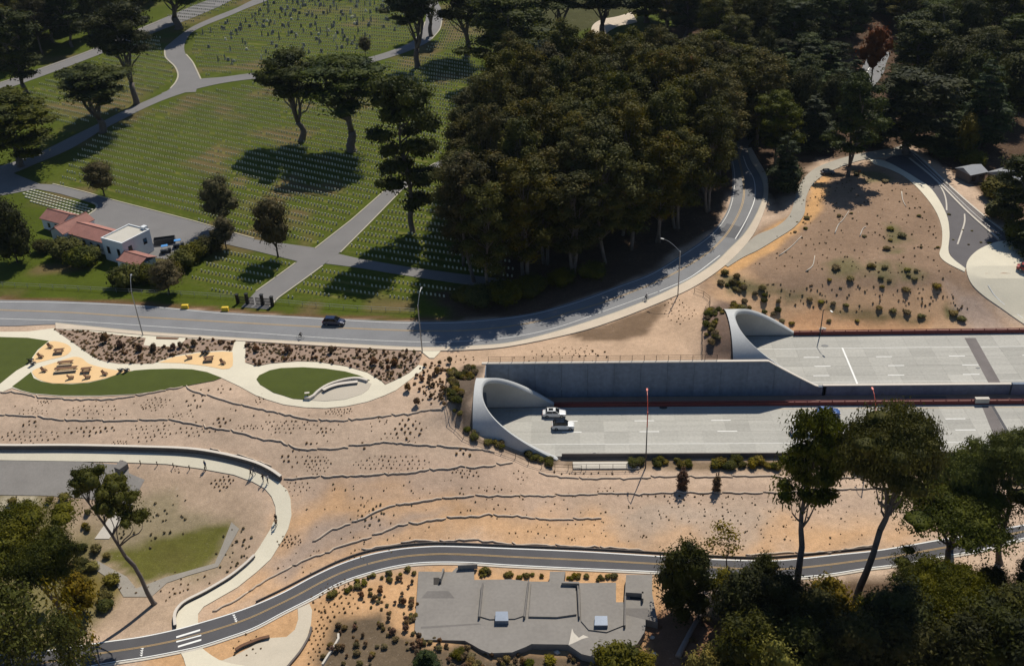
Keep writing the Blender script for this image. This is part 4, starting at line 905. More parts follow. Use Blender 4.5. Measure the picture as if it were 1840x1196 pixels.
def make_conifer(seed, Hh=22, Wd=9, kind='conifer', leaf='leaf_con', tiers=16, ln=150, sz=.3, low=.12):
    g = np.random.default_rng(seed); t = MB(); c = Crown(g); t.tube(bent(g, (0, 0, -.8), (0, 0, Hh*.97), 6, .01), [Hh*.017*(1-i/6.6) for i in range(7)], 7)
    for i in range(tiers):
        f = i/(tiers-1); z = Hh*(low+(.96-low)*f)+g.normal()*.25; R_ = Wd*.5*(1-f)**.55*(.55+.7*g.random())+.35; k = max(3, int(7*(1-f)+2))
        for j in range(k):
            an = 2*math.pi*(j+g.random()*.7)/k+i; rr = R_*.62; L_ = R_*(.42+.2*g.random())
            if g.random() < .18: continue
            rr *= .75+.5*g.random(); pc = np.array([math.cos(an)*rr, math.sin(an)*rr, z-R_*.16+g.normal()*.3]); pr = np.array([L_, L_, max(.35, R_*.17)])
            c.core(pc, pr, .3, .62); c.leaves(pc, pr, int(ln*(.35+.65*(1-f))), sz, up=.5, droop=1.0)
            if f < .8: t.tube([(0, 0, z), tuple(pc)], [.09, .04], 4)
    variant(kind, t, c, 'bark', leaf, Hh, Wd)
def make_bush(kind, seed, Hh, Wd, leaf, n=7, ln=120, sz=.14, dep=1.0):
    g = np.random.default_rng(seed); t = MB(); c = Crown(g); t.tube([(0, 0, -.2), (0, 0, Hh*.5)], [.05*Hh, .03*Hh], 5)
    for i in range(n):
        an = i*2.399; rr = Wd*.3*math.sqrt(i/n); z = Hh*(.35+.25*g.random()*(1-i/n)+.1)
        pc = np.array([math.cos(an)*rr, math.sin(an)*rr*dep, z]); pr = np.array([Wd*.24, Wd*.24*dep, Hh*.40])*(.8+.4*g.random())
        c.core(pc, pr, .3, .75); c.leaves(pc, pr, ln, sz, up=.4)
    variant(kind, t, c, 'bark', leaf, Hh, Wd)
for s_ in (11, 12, 13): make_cypress(s_, 23, 15, .56, 17, stems=2+s_ % 2, flat=.3, leaf_n=260, leaf='leaf_cyp_far', tr=.7)
make_cypress(14, 20, 15, .28, 18, leaf_n=280, stems=1)                                                     # 3: full to the ground
for s_ in (21, 22, 23): make_cypress(s_, 24, 14, .26, 19, leaf='leaf_cyp_far', kind='dark_cypress', stems=1+s_ % 2, leaf_n=240, sz=.36)
for s_ in (31, 32, 33, 34, 35): make_euc(s_)
for s_ in (41, 42, 43): make_conifer(s_)
for s_ in (51, 52): make_round('olive_tree', s_, 8, 7.5, .34, 16, 'leaf_olive', stems=3, tr=.17, sz=.17, ln=230)
for s_ in (61, 62): make_cypress(s_, 17, 11, .58, 16, stems=1, kind='pad_cypress', pk=1.04, leaf_n=300, tr=.55, sz=.19, flat=.3)
make_cypress(63, 17, 17, .85, 20, stems=1, kind='umbrella_cypress', leaf_n=800, tr=.62, sz=.18, lean=.27, flat=.16, pk=1.2)
make_cypress(64, 10, 13, .80, 14, stems=3, kind='flat_cypress', leaf_n=760, tr=.42, sz=.17, flat=.15, pk=1.15); make_cypress(65, 10, 13, .80, 14, stems=2, kind='flat_cypress', leaf_n=760, tr=.42, sz=.17, flat=.15, pk=1.15)
make_cypress(66, 16, 9, .66, 15, stems=1, kind='leaning_pine', leaf_n=170, tr=.36, sz=.16, lean=-.42, flat=.3)
for s_ in (71, 72, 73): make_round('dark_bush_tree', s_, 9, 8, .14, 20, 'leaf_thicket', stems=2, sz=.19, ln=300, tr=.2)
for s_ in (74, 75): make_round('green_bush_tree', s_, 9, 8, .3, 15, 'leaf_bush', stems=3, sz=.2, ln=330, tr=.2, dens=.58)
for s_ in (81, 82): make_round('lime_tree', s_, 5, 5, .25, 12, 'leaf_lime', stems=2, sz=.16, ln=170, tr=.12)
for s_ in (91, 92): make_round('thin_tree', s_, 6, 4, .35, 10, 'leaf_lime', stems=1, sz=.14, ln=110, tr=.07, dens=.5)
make_conifer(44, 3.4, 1.3, 'young_conifer', 'leaf_dry', 9, 60, .11, .05)
for s_ in (101, 102): make_bush('dark_shrub', s_, 2.2, 3.2, 'leaf_bush', 8, 240, .13)
for s_ in (103, 104): make_bush('green_shrub', s_, .9, 1.5, 'leaf_portal', 6, 90, .09)
for s_ in (105, 106): make_bush('dry_shrub', s_, .9, 1.0, 'leaf_dry', 5, 60, .08)
for s_ in (107, 108): make_bush('olive_shrub', s_, .9, 1.6, 'leaf_shr', 6, 80, .09)
for s_ in (109,): make_round('rust_tree', s_, 9, 7, .5, 12, 'red_leaf', stems=2, sz=.22, ln=110, tr=.14)
used = {}
def tree(kind, name, cat, b, label, topy=None, hgt=None, wpx=None, v=None, rz=None, group=None, lean=None, crown_off=None, loc=None, wd=None):
    if loc is None: loc = at(*b)
    k = SPEC[kind]; i = used.get(kind, 0); used[kind] = i+1
    tm, cm, Hh, Wd = k[(i if v is None else v) % len(k)]
    if hgt is None: hgt = height_for(loc, topy)
    s_ = hgt/Hh; sw = s_
    if wpx: sw = wpx/proj((loc[0], loc[1], loc[2]+hgt*.7))[2]/Wd
    if wd: sw = wd/Wd
    o = thing(name, label, cat, loc, rz if rz is not None else random.random()*6.28, group); o.scale = (sw, sw, s_)
    if lean: o.rotation_euler = (lean[1], lean[0], o.rotation_euler[2])
    link('trunk', tm, o); link('crown', cm, o); return o
cy = lambda *a, **k: tree(a[0], 'cypress_tree', 'tree', a[1], a[2], **k)
# --- cemetery trees
cy('cypress', (184, 238), 'small spreading cypress hanging over the bend of the lower cemetery road', topy=120, wpx=140, v=0)
cy('cypress', (245, 186), 'tall open cypress with three bare stems left of the cemetery road junction', topy=6, wpx=115, v=2)
cy('dark_cypress', (44, 166), 'dark cypress with a pale trunk beside the upper left cemetery road', topy=10, wpx=110, v=0)
cy('cypress', (40, 300), 'broad dense dark cypress at the left edge over the cemetery road', topy=166, wpx=170, v=3)
cy('cypress', (318, 52), 'wide dark cypress whose crown is cut by the top edge of the view', topy=-50, wpx=140, v=1)
cy('cypress', (540, 253), 'flat topped cypress, the left one of the pair amid the headstone rows', topy=93, wpx=125, v=2, rz=1.0)
cy('cypress', (636, 271), 'flat topped cypress with the wider crown, right one of the pair amid the headstones', topy=102, wpx=180, v=1, rz=2.0)
cy('dark_cypress', (742, 418), 'tall tiered dark cypress over the cemetery cross road', topy=132, wpx=130, v=1)
cy('cypress', (752, 121), 'tall bare stemmed cypress beside the upper cemetery road bend', topy=-40, wpx=110, v=0)
cy('cypress', (776, 66), 'cypress standing just behind the upper cemetery road bend', topy=-50, wpx=80, v=2)
cy('cypress', (842, 101), 'dark cypress right of the upper cemetery road', topy=-30, wpx=120, v=1)
cy('cypress', (1008, 68), 'cypress left of the small pale road bend at the top of the view', topy=-36, wpx=100, v=0)
cy('cypress', (1082, 64), 'cypress with a forked trunk in front of the small pale road bend', topy=-30, wpx=110, v=1)
cy('dark_cypress', (905, 150), 'dense black green cypress at the upper left corner of the eucalyptus grove', topy=-20, wpx=140, v=2)
cy('dark_cypress', (950, 95), 'dense cypress behind the upper left of the grove', topy=-50, wpx=120, v=0)
cy('dark_cypress', (1160, 40), 'dense cypress right of the small pale road bend', topy=-60, wpx=120, v=0)
tree('eucalyptus', 'eucalyptus_tree', 'tree', (870, 262), 'bronze eucalyptus tree leaning from the left flank of the grove', topy=175, wpx=95)
tree('olive_tree', 'round_tree', 'tree', (402, 410), 'round olive green tree on the turf above the parking lot', topy=318, wpx=80, v=0)
tree('olive_tree', 'round_tree', 'tree', (500, 462), 'round olive green tree at the corner left of the cross roads', topy=356, wpx=80, v=1)
tree('olive_tree', 'round_tree', 'tree', (407, 446), 'small round tree in front of the parking lot end', topy=391, wpx=52, v=0)
tree('olive_tree', 'round_tree', 'tree', (188, 352), 'small sparse round tree beside the upper edge of the parking lot', topy=290, wpx=66, v=1)
tree('olive_tree', 'round_tree', 'tree', (304, 527), 'small round tree on the lawn by the road, right of the white house', topy=470, wpx=70, v=0)
tree('olive_tree', 'round_tree', 'tree', (657, 101), 'tiny round tree amid the upper headstone field', topy=66, wpx=26, v=1)
tree('dark_bush_tree', 'round_tree', 'tree', (32, 472), 'dense dark round tree left of the white house', topy=355, wpx=86, v=0)
hb = [(78, 452, 36, 'pale'), (120, 462, 60, 'dark'), (150, 478, 55, 'olive'), (165, 470, 44, 'lime'), (232, 512, 60, 'olive'), (265, 505, 50, 'dark'), (330, 480, 50, 'dark'), (352, 466, 50, 'dark'), (372, 453, 46, 'lime'), (388, 444, 34, 'dark'), (310, 498, 44, 'dark'), (292, 512, 40, 'olive')]
names = ['pale round bush by the left end of the white house', 'large dark bush below the long red roof', 'second large bush below the long red roof, nearest the white block', 'small bright bush against the foot of the white block', 'long low bush in front of the pink red porch roof', 'dark bush under the front of the red porch roof', 'middle bush of the dark hedge right of the house', 'tall bush in the dark hedge, next to the utility carts', 'brighter bush near the top of the dark hedge', 'uppermost bush of the hedge by the parking lot', 'lower bush of the dark hedge right of the house', 'lowest bush of the hedge behind the small lawn tree']
for (x, y, wp_, _), nm in zip(hb, names):
    p = at(x, y); s_ = proj(p)[2]; tree('dark_shrub', 'bush', 'bush', None, nm, hgt=wp_/s_*.62, wd=wp_/s_*1.1, loc=p)
# --- eucalyptus grove
GROVE = W([(815, 450), (840, 515), (880, 535), (930, 520), (1010, 500), (1085, 480), (1160, 450), (1225, 415), (1272, 388), (1300, 350), (1306, 300), (1330, 235), (1290, 215), (1150, 225), (1000, 245), (880, 270), (850, 330)])
A = np.array(GROVE); pts = []; g = np.random.default_rng(5)
for _ in range(6000):
    p = g.uniform(A.min(0), A.max(0))
    if inside([p], GROVE)[0] and all((p[0]-q[0])**2+(p[1]-q[1])**2 > 7.1**2 for q in pts): pts.append(tuple(p))
pts.sort(key=lambda q: q[1]); print('grove', len(pts))
def gpart(q, i):
    x = proj(q)[0]; return ['near', 'middle', 'far', 'farthest'][min(3, int(4*i/len(pts)))]+' '+('left' if x < 1000 else 'centre' if x < 1150 else 'right')
for i, p in enumerate(pts):
    d = edist([p], GROVE)[0]; hh = random.uniform(29, 36)*(.82 if d < 5 else 1); q = onh(*p)
    if proj(q)[1] > 470: hh = random.uniform(24, 30)
    front = proj(q)[1] > 440
    tree('eucalyptus', 'eucalyptus_tree', 'tree', None, ('pale trunked eucalyptus in the front rank of the dark grove, %s part' if front else 'tall bronze green eucalyptus in the dense dark grove, %s part') % gpart(q, i), hgt=hh, loc=q, wd=random.uniform(12, 15.5),
         group=('front rank eucalyptus, %s part' if front else 'grove eucalyptus, %s part') % gpart(q, i))
for x, y, w_ in ((862, 548, 60), (905, 545, 70), (835, 540, 44), (955, 530, 60), (1010, 512, 50), (1065, 500, 50)):
    p = at(x, y); s_ = proj(p)[2]; tree('dark_shrub', 'bush', 'bush', None, 'low dark undergrowth bush at the foot of the eucalyptus grove by the road', hgt=w_/s_*.6, wd=w_/s_*1.1, loc=p, group='undergrowth bushes at the foot of the grove')
# --- dark woods right and at the back
def wood(poly, spacing, kinds, hr, label, group, seed, name='dark_tree', wr=(8, 12)):
    P_ = W(poly); A = np.array(P_); g = np.random.default_rng(seed); pts = []
    for _ in range(5000):
        p = g.uniform(A.min(0), A.max(0)); q = proj(onh(*p))
        if not (-70 < q[0] < 1910 and q[1] > -75): continue
        if inside([p], P_)[0] and all((p[0]-q_[0])**2+(p[1]-q_[1])**2 > spacing**2 for q_ in pts): pts.append(tuple(p))
    xs_ = sorted(p[0] for p in pts); ys_ = sorted(p[1] for p in pts)
    for p in pts:
        k = kinds[int(g.integers(len(kinds)))]; a = ['left', 'middle', 'right'][min(2, int(3*xs_.index(p[0])/len(pts)))]; b = ['near', 'central', 'far'][min(2, int(3*ys_.index(p[1])/len(pts)))]
        d = {'conifer': 'pointed', 'dark_cypress': 'layered', 'eucalyptus': 'tall billowing', 'dark_bush_tree': 'rounded'}.get(k, 'dark')
        tree(k, name, 'tree', None, d+' '+label+', %s %s part' % (b, a), hgt=float(g.uniform(*hr)), wd=float(g.uniform(*wr)), loc=onh(*p), group='%s %s, %s %s part' % (d, group, b, a))
    print(group, len(pts))
wood([(1345, 250), (1410, 245), (1500, 238), (1530, 205), (1530, 170), (1440, 120), (1360, 150)], 8, ['conifer', 'dark_cypress', 'dark_bush_tree', 'conifer'], (13, 20), 'dark tree in the wood behind the curving road', 'trees behind the curving road', 3, 'wood_edge_tree', wr=(9, 13))
wood([(1330, 150), (1480, 110), (1530, 95), (1545, 20), (1420, -30), (1250, 0), (1200, 60)], 10.5, ['dark_cypress', 'eucalyptus', 'eucalyptus', 'dark_bush_tree'], (18, 27), 'dark tree beyond the grove', 'trees beyond the grove', 4, 'grove_end_tree', wr=(12, 17))
wood([(1625, 60), (1640, 170), (1700, 215), (1780, 235), (2000, 300), (2300, 300), (2000, -40), (1520, -60), (1530, 10), (1600, 30)], 11, ['eucalyptus', 'dark_cypress', 'dark_cypress', 'conifer', 'dark_bush_tree'], (17, 26), 'dark tree in the upper right wood', 'trees of the upper right wood', 6, wr=(12, 17))
wood([(1850, 285), (1865, 330), (1890, 400), (1950, 440), (2150, 480), (2100, 300)], 9, ['conifer', 'dark_cypress'], (13, 19), 'dark tree by the grey roofed building', 'trees by the grey roofed building', 8, wr=(9, 12))
wood([(-250, 130), (-60, 140), (0, 132), (60, 112), (150, 80), (205, 55), (275, 10), (300, -70), (-150, -70), (-400, 0)], 9.5, ['dark_cypress', 'eucalyptus', 'dark_bush_tree'], (17, 25), 'dark tree beyond the cemetery', 'woodland trees at the upper left', 9, 'woodland_tree', wr=(12, 16))
wood([(440, -60), (1500, -60), (1900, -150), (900, -180), (300, -150)], 16, ['dark_cypress', 'eucalyptus', 'dark_cypress'], (18, 26), 'distant dark tree at the top of the view', 'distant trees', 10, 'distant_tree', wr=(13, 18))
for (x, y, ty, wp_, kd, nm) in ((1408, 345, 236, 62, 'conifer', 'dark conifer between the curving road and the hill path'), (1392, 302, 165, 95, 'cypress', 'open cypress just above the bend of the curving road'), (1362, 263, 95, 100, 'eucalyptus', 'tall eucalyptus behind the top of the curving road'), (1524, 316, 132, 92, 'dark_cypress', 'dark conifer with a bare rusty trunk foot beside the hill path'),
     (1624, 276, 122, 180, 'dark_cypress', 'broad dark cypress shading the head of the pale curving path'), (1458, 262, 165, 80, 'conifer', 'dark conifer behind the hill path, left of the rusty trunk'), (1700, 275, 190, 70, 'conifer', 'dark conifer right of the broad cypress behind the gravel road'),
     (1758, 265, 90, 90, 'conifer', 'tall dark conifer above the grey pavilion'), (1815, 405, 280, 80, 'dark_cypress', 'dark cypress by the end of the gravel road at the right'), (1880, 452, 350, 110, 'conifer', 'dark conifer overhanging the pale turning circle at the right edge'), (1566, 250, 180, 55, 'conifer', 'small dark conifer left of the broad cypress')):
    cy(kd, (x, y), nm, topy=ty, wpx=wp_)
tree('rust_tree', 'leaning_tree', 'tree', (1562, 170), 'thin bare stemmed tree with a rust red crown in front of the glimpsed road', topy=45, wpx=64)
tree('lime_tree', 'yellow_green_tree', 'tree', (1728, 285), 'yellow green tree glowing in the dark wood above the gravel road', topy=208, wpx=52)
tree('lime_tree', 'yellow_green_tree', 'tree', (1572, 262), 'small yellow green tree behind the hill path under dark conifers', topy=230, wpx=56)
tree('lime_tree', 'yellow_green_tree', 'tree', (1735, 140), 'small yellow tree high in the upper right wood', topy=100, wpx=30)
for x, y, w_, nm in ((1800, 395, 60, 'dark bush beside the kerb of the gravel road'), (1790, 355, 60, 'dark bush below the grey pavilion'), (1745, 300, 50, 'bush left of the grey pavilion'), (1830, 430, 60, 'dark bush at the end of the gravel road')):
    p = at(x, y); s_ = proj(p)[2]; tree('dark_shrub', 'bush', 'bush', None, nm, hgt=w_/s_*.6, wd=w_/s_*1.1, loc=p)
# --- near trees, right
cy('pad_cypress', (1426, 1082), 'tall cypress with a lumpy open crown against the near carriageway, leftmost of the near ones', topy=734, wpx=132, v=0)
cy('umbrella_cypress', (1532, 1098), 'tall leaning cypress with a broad umbrella crown over the freeway edge', topy=768, wpx=185, v=0, rz=.1)
cy('flat_cypress', (1694, 1028), 'low flat topped cypress spreading over the cycle path at the right', topy=893, wpx=195, v=0)
cy('flat_cypress', (1712, 985), 'small cypress behind the low flat topped one, left of the viaduct side wall', topy=822, wpx=120, v=1)
cy('umbrella_cypress', (1800, 1012), 'dark cypress at the right edge in front of the near carriageway', topy=802, wpx=130, v=0, rz=2)
cy('pad_cypress', (1862, 1060), 'dark cypress cut by the right edge beside the cycle path', topy=850, wpx=110, v=1)
tree('dark_bush_tree', 'bushy_tree', 'tree', (1226, 1098), 'dense dark bushy tree in front of the cycle path, right of the battery', topy=978, wpx=118, v=1)
tree('thin_tree', 'thin_tree', 'tree', (1306, 1022), 'slender yellow green sapling beside the cycle path', topy=935, wpx=80, v=0, lean=(-.12, 0))
def tpart(x, y): return ', %s %s' % ('upper' if y < 1160 else 'middle' if y < 1225 else 'lowest', 'left' if x < 1450 else 'centre' if x < 1650 else 'right')
for i, (x, y, ty, wp_, kd) in enumerate(((1335, 1130, 1030, 120, 'dark_bush_tree'), (1395, 1150, 1040, 130, 'dark_bush_tree'), (1300, 1085, 1030, 70, 'lime_tree'), (1365, 1090, 1000, 70, 'dark_bush_tree'), (1450, 1170, 1070, 140, 'dark_bush_tree'), (1480, 1130, 1045, 100, 'lime_tree'),
     (1340, 1230, 1110, 150, 'dark_bush_tree'), (1430, 1250, 1120, 150, 'dark_bush_tree'), (1520, 1250, 1110, 160, 'dark_bush_tree'), (1600, 1200, 1060, 150, 'dark_bush_tree'), (1640, 1120, 1024, 105, 'flat_cypress'), (1680, 1170, 1050, 150, 'flat_cypress'), (1740, 1200, 1078, 150, 'dark_bush_tree'),
     (1800, 1180, 1060, 150, 'dark_bush_tree'), (1870, 1200, 1040, 150, 'dark_bush_tree'), (1610, 1260, 1130, 160, 'dark_bush_tree'), (1700, 1270, 1120, 170, 'dark_bush_tree'), (1790, 1280, 1110, 180, 'dark_bush_tree'), (1560, 1140, 1070, 80, 'dark_bush_tree'), (1765, 1100, 1024, 90, 'dark_bush_tree'), (1835, 1100, 1010, 90, 'dark_bush_tree'), (1270, 1240, 1170, 90, 'lime_tree'), (1380, 1280, 1160, 110, 'lime_tree'))):
    tree(kd, 'bushy_tree', 'tree', (x, y), 'yellow green bush in the dark thicket at the lower right'+tpart(x, y) if kd == 'lime_tree' else ('flat crowned low cypress in the dark thicket at the lower right' if kd == 'flat_cypress' else 'dark bushy tree in the thicket at the lower right')+tpart(x, y), topy=ty, wpx=wp_, group={'lime_tree': 'yellow green bushes of the lower right thicket', 'flat_cypress': 'low cypresses of the lower right thicket'}.get(kd, 'dark thicket trees at the lower right')+tpart(x, y))
# --- near trees, left
t_ = tree('leaning_pine', 'leaning_pine_tree', 'tree', (284, 1082), 'leaning pine with a long bare trunk above the crosswalk at the left', topy=835, wpx=100, lean=None, rz=0)
t_.rotation_euler = (0, 0, .1)
for i, (x, y, ty, wp_, kd, nm) in enumerate(((50, 1085, 940, 165, 'flat_cypress', 'big spreading bushy tree at the left edge above the crosswalk'), (15, 1160, 980, 150, 'green_bush_tree', 'dark bushy tree cut by the left edge'), (120, 1130, 985, 120, 'flat_cypress', 'low flat crowned tree in the left thicket near the concrete ruin path'),
     (60, 1230, 1060, 170, 'green_bush_tree', 'dark tree in the lower left corner'), (150, 1240, 1100, 100, 'green_bush_tree', 'dark tree shading the left end of the cycle path'), (-40, 1050, 900, 160, 'lime_tree', 'green tree beyond the left edge'), (150, 1100, 1035, 80, 'lime_tree', 'yellow green bush beside the concrete ruin path'))):
    tree(kd, 'bushy_tree', 'tree', (x, y), nm, topy=ty, wpx=wp_)
t_ = tree('thin_tree', 'thin_tree', 'tree', (192, 1215), 'thin bare stemmed tree crossing the left end of the cycle path', topy=1030, wpx=70, v=1); t_.rotation_euler = (0, math.radians(-10), 0)
tree('conifer', 'small_conifer', 'tree', (768, 1205), 'small dark conifer in the weedy patch below the battery', topy=1166, wpx=50)
tree('dark_shrub', 'bush', 'bush', (1110, 1205), 'dark bush against the lower right curve of the battery', topy=1165, wpx=90)
tree('lime_tree', 'bush', 'bush', (1155, 1215), 'yellowish bush beside the pale boulder below the battery', topy=1178, wpx=60)
tree('young_conifer', 'young_conifer', 'tree', (1226, 876), 'rusty brown young conifer on the slope, left one of two', topy=839, wpx=16); tree('young_conifer', 'young_conifer', 'tree', (1287, 881), 'rusty brown young conifer on the slope, right one of two', topy=850, wpx=12)

# ------------------------------------------------------------------ headstones
def stone_mesh(w_, d_, h_, mt, nm='headstone'):
    mb = MB(); v = [(-w_/2, -d_/2, -.1), (w_/2, -d_/2, -.1), (w_/2, -d_/2, h_*.82), (w_*.28, -d_/2, h_*.96), (0, -d_/2, h_), (-w_*.28, -d_/2, h_*.96), (-w_/2, -d_/2, h_*.82)]
    v += [(a, d_/2, c) for a, b, c in v]; mb.add(v, [tuple(range(7)), tuple(range(13, 6, -1))]+[(i, 7+i, 7+(i+1) % 7, (i+1) % 7) for i in range(1, 7)])
    mb.f[2:] = [(i, 7+i, 7+(i+1) % 7, (i+1) % 7)[::-1] for i in range(1, 7)]
    return mb.mesh(nm, [mt])
SM = stone_mesh(.36, .13, .62, M['stone'])
st = []
for poly, an_, rs, sp in FIELDS:
    u_ = np.array([math.cos(an_), math.sin(an_)]); v_ = np.array([-math.sin(an_), math.cos(an_)])
    A = np.array(poly); a0, a1 = (A@u_).min(), (A@u_).max(); b0, b1 = (A@v_).min(), (A@v_).max()
    for k in range(int(b0/rs)-1, int(b1/rs)+2):
        s_ = np.arange(a0, a1, sp); P_ = s_[:, None]*u_+(k*rs)*v_
        ins = inside(P_, poly); P_ = P_[ins]; keep = (RNG.random(len(P_)) > .035) & (vnoise(P_[:, 0], P_[:, 1], 5, 33) > .12)
        st += [tuple(p) for p in P_[keep]]
st = np.array(st); print('stones', len(st)); zs = H(st[:, 0], st[:, 1]); dd = np.sqrt(st[:, 0]**2+st[:, 1]**2); order = np.argsort(dd)
def in_view(p, mrg=10):
    q = proj(p); return -mrg < q[0] < 1840+mrg and -mrg < q[1] < 1196+mrg
nf = 0; rest = []
for i in order:
    p = (st[i, 0], st[i, 1], zs[i])
    if nf < 290 and in_view(p):
        o = link('headstone', SM, None, p, ROWANG+random.uniform(-.05, .05)); nf += 1
        q = proj(p); side = 'left' if q[0] < 480 else 'right'
        tag(o, 'small white marble headstone in the rows %s of the cemetery gate road' % side, 'headstone', 'white headstones in the front plots, %s of the gate road' % side)
    elif in_view(p, 60): rest.append(p)
me0 = SM; bv = np.array([v.co[:] for v in me0.vertices]); bf = [tuple(p.vertices) for p in me0.polygons]
mb = MB(); rr = np.array([[math.cos(ROWANG), -math.sin(ROWANG)], [math.sin(ROWANG), math.cos(ROWANG)]])
base5 = [(-.2, -.07, 0), (.2, -.07, 0), (.2, .07, 0), (-.2, .07, 0), (-.2, -.07, .64), (.2, -.07, .64), (.2, .07, .64), (-.2, .07, .64)]
bb = np.array(base5); bb[:, :2] = bb[:, :2]@rr.T; V = []; F_ = []
bfq = [(4, 5, 6, 7), (0, 1, 5, 4), (1, 2, 6, 5), (2, 3, 7, 6), (3, 0, 4, 7)]
for i, p in enumerate(rest):
    k = .85+.3*random.random(); V.append(bb*np.array([k, 1, k])+np.array(p)); F_ += [tuple(i*8+j for j in f) for f in bfq]
me = bpy.data.meshes.new('headstone_rows'); me.from_pydata(np.concatenate(V).tolist(), [], F_); me.materials.append(M['stone']); me.update()
tag(link('headstone_rows', me), 'thousands of small white headstones in long rows over the green turf', 'headstones', None, 'stuff')
# darker and mixed monuments of the upper plot
mm = []
for k, (a, b, h_, mt) in enumerate(((.7, .3, 1.1, 'stone_grey'), (1.1, .4, .9, 'stone_grey'), (.45, .45, 1.9, 'stone_grey'), (1.0, .5, .6, 'stone'), (.6, .3, 1.5, 'stone'))): 
    mb = MB(); mb.box((0, 0, .12), (a*1.25, b*1.5, .26)); mb.box((0, 0, .25+h_/2), (a, b, h_), 0, 0, .82 if k != 2 else .45); mm.append(mb.mesh('monument', [M[mt]]))
g = np.random.default_rng(12); n = 0
UP = W([(352, 95), (356, 66), (392, 48), (430, 28), (480, 8), (700, -12), (745, 10), (748, 50), (730, 66), (640, 92), (560, 100), (400, 118)]); A = np.array(UP)
while n < 210:
    p = g.uniform(A.min(0), A.max(0)); q = proj(onh(*p))
    if not inside([p], UP)[0] or q[1] < -4 or g.random() > .25+.75*math.exp(-((q[0]-560)/110)**2)*(1 if q[1] < 75 else .4): continue
    k = int(g.integers(5)) if g.random() < .35 else int(g.integers(3)); o = link('grave_monument', mm[k], None, onh(*p), ROWANG+float(g.normal())*.06)
    tag(o, 'dark granite grave monument amid the upper headstone field' if k < 3 else 'pale larger grave monument amid the upper headstone field', 'monument', 'dark monuments of the upper plot' if k < 3 else 'pale monuments of the upper plot'); n += 1
# flower pots / small shrubs dotted in the turf
# walled memorial garden by the parking lot
GA = W([(40, 348), (52, 341), (70, 343), (120, 357), (160, 370), (168, 377), (150, 390), (125, 387), (60, 366)]); A = np.array(GA)
u_ = np.array([math.cos(ROWANG), math.sin(ROWANG)]); v_ = np.array([-math.sin(ROWANG), math.cos(ROWANG)])
mb = MB()
for k in np.arange((A@v_).min(), (A@v_).max(), 1.25):
    for s_ in np.arange((A@u_).min(), (A@u_).max(), 1.25):
        p = s_*u_+k*v_
        if inside([p], GA)[0]: mb.box(tuple(onh(p[0], p[1], .12)), (.8, .45, .3), ROWANG)
tag(build(mb, 'garden_markers', M['stone']), 'grid of small pale markers in the garden plot behind the white house', 'grave markers', None, 'stuff')

# ------------------------------------------------------------------ white house with red roofs
hp = at(229, 477); Hs = thing('house', 'white stuccoed lodge with long red tiled roofs and one flat roofed block', 'house', hp, ROWANG)
def hbox(mb, x0, x1, y0, y1, z0, z1): mb.box(((x0+x1)/2, (y0+y1)/2, (z0+z1)/2), (x1-x0, y1-y0, z1-z0))
def gable(x0, x1, y0, y1, ze, zr, axis, name='roof', ov=.35, th=.16, mt=None):
    mb = MB()
    if axis == 'x':
        ym = (y0+y1)/2; a = [(x0-ov, y0-ov, ze), (x1+ov, y0-ov, ze), (x1+ov, ym, zr), (x0-ov, ym, zr), (x1+ov, y1+ov, ze), (x0-ov, y1+ov, ze)]
    else:
        xm = (x0+x1)/2; a = [(x1+ov, y0-ov, ze), (x1+ov, y1+ov, ze), (xm, y1+ov, zr), (xm, y0-ov, zr), (x0-ov, y1+ov, ze), (x0-ov, y0-ov, ze)]
    b = [(p[0], p[1], p[2]+th) for p in a]
    mb.add(a+b, [(6, 7, 8, 9), (9, 8, 10, 11), (1, 0, 3, 2), (2, 3, 5, 4), (0, 1, 7, 6), (1, 2, 8, 7), (2, 4, 10, 8), (4, 5, 11, 10), (5, 3, 9, 11), (3, 0, 6, 9)])
    o = build(mb, name, mt or M['tile'], Hs)
    mb = MB()
    if axis == 'x': mb.tube([(x0-ov, (y0+y1)/2, zr+th), (x1+ov, (y0+y1)/2, zr+th)], .13, 6)
    else: mb.tube([((x0+x1)/2, y0-ov, zr+th), ((x0+x1)/2, y1+ov, zr+th)], .13, 6)
    build(mb, 'ridge_tiles', M['tile'], o); return o
def pent(x0, x1, y0, y1, zt, zr, axis, mb):
    """walls with gable ends"""
    hbox(mb, x0, x1, y0, y1, -.4, zt)
    if axis == 'x':
        ym = (y0+y1)/2
        for x in (x0, x1): mb.add([(x, y0, zt), (x, y1, zt), (x, ym, zr)], [(0, 1, 2)] if x == x1 else [(2, 1, 0)])
    else:
        xm = (x0+x1)/2
        for y in (y0, y1): mb.add([(x0, y, zt), (x1, y, zt), (xm, y, zr)], [(0, 1, 2)] if y == y0 else [(2, 1, 0)])
mb = MB(); hbox(mb, -7.2, 0, 0, 8.6, -.4, 5.6)
w0 = build(mb, 'wall', M['housew'], Hs)
mb = MB()
for a in ((-7.25, .05, -.05, .28), (-7.25, .05, 8.37, 8.65), (-7.25, -6.97, .28, 8.37), (-.23, .05, .28, 8.37)): hbox(mb, *a, 5.6, 5.95)
build(mb, 'parapet', M['housew'], Hs)
mb = MB(); hbox(mb, -6.9, -.3, .3, 8.3, 5.6, 5.66); build(mb, 'flat_roof', M['flatroof'], Hs)
mb = MB(); hbox(mb, -2.4, -1.2, 8.0, 9.2, 3.0, 6.4); build(mb, 'chimney', M['housew'], Hs)
mb = MB(); pent(-21.5, -7.2, 1.6, 8.0, 3.4, 5.0, 'x', mb); build(mb, 'wall', M['housew'], Hs); gable(-21.5, -7.45, 1.6, 8.0, 3.42, 5.05, 'x')
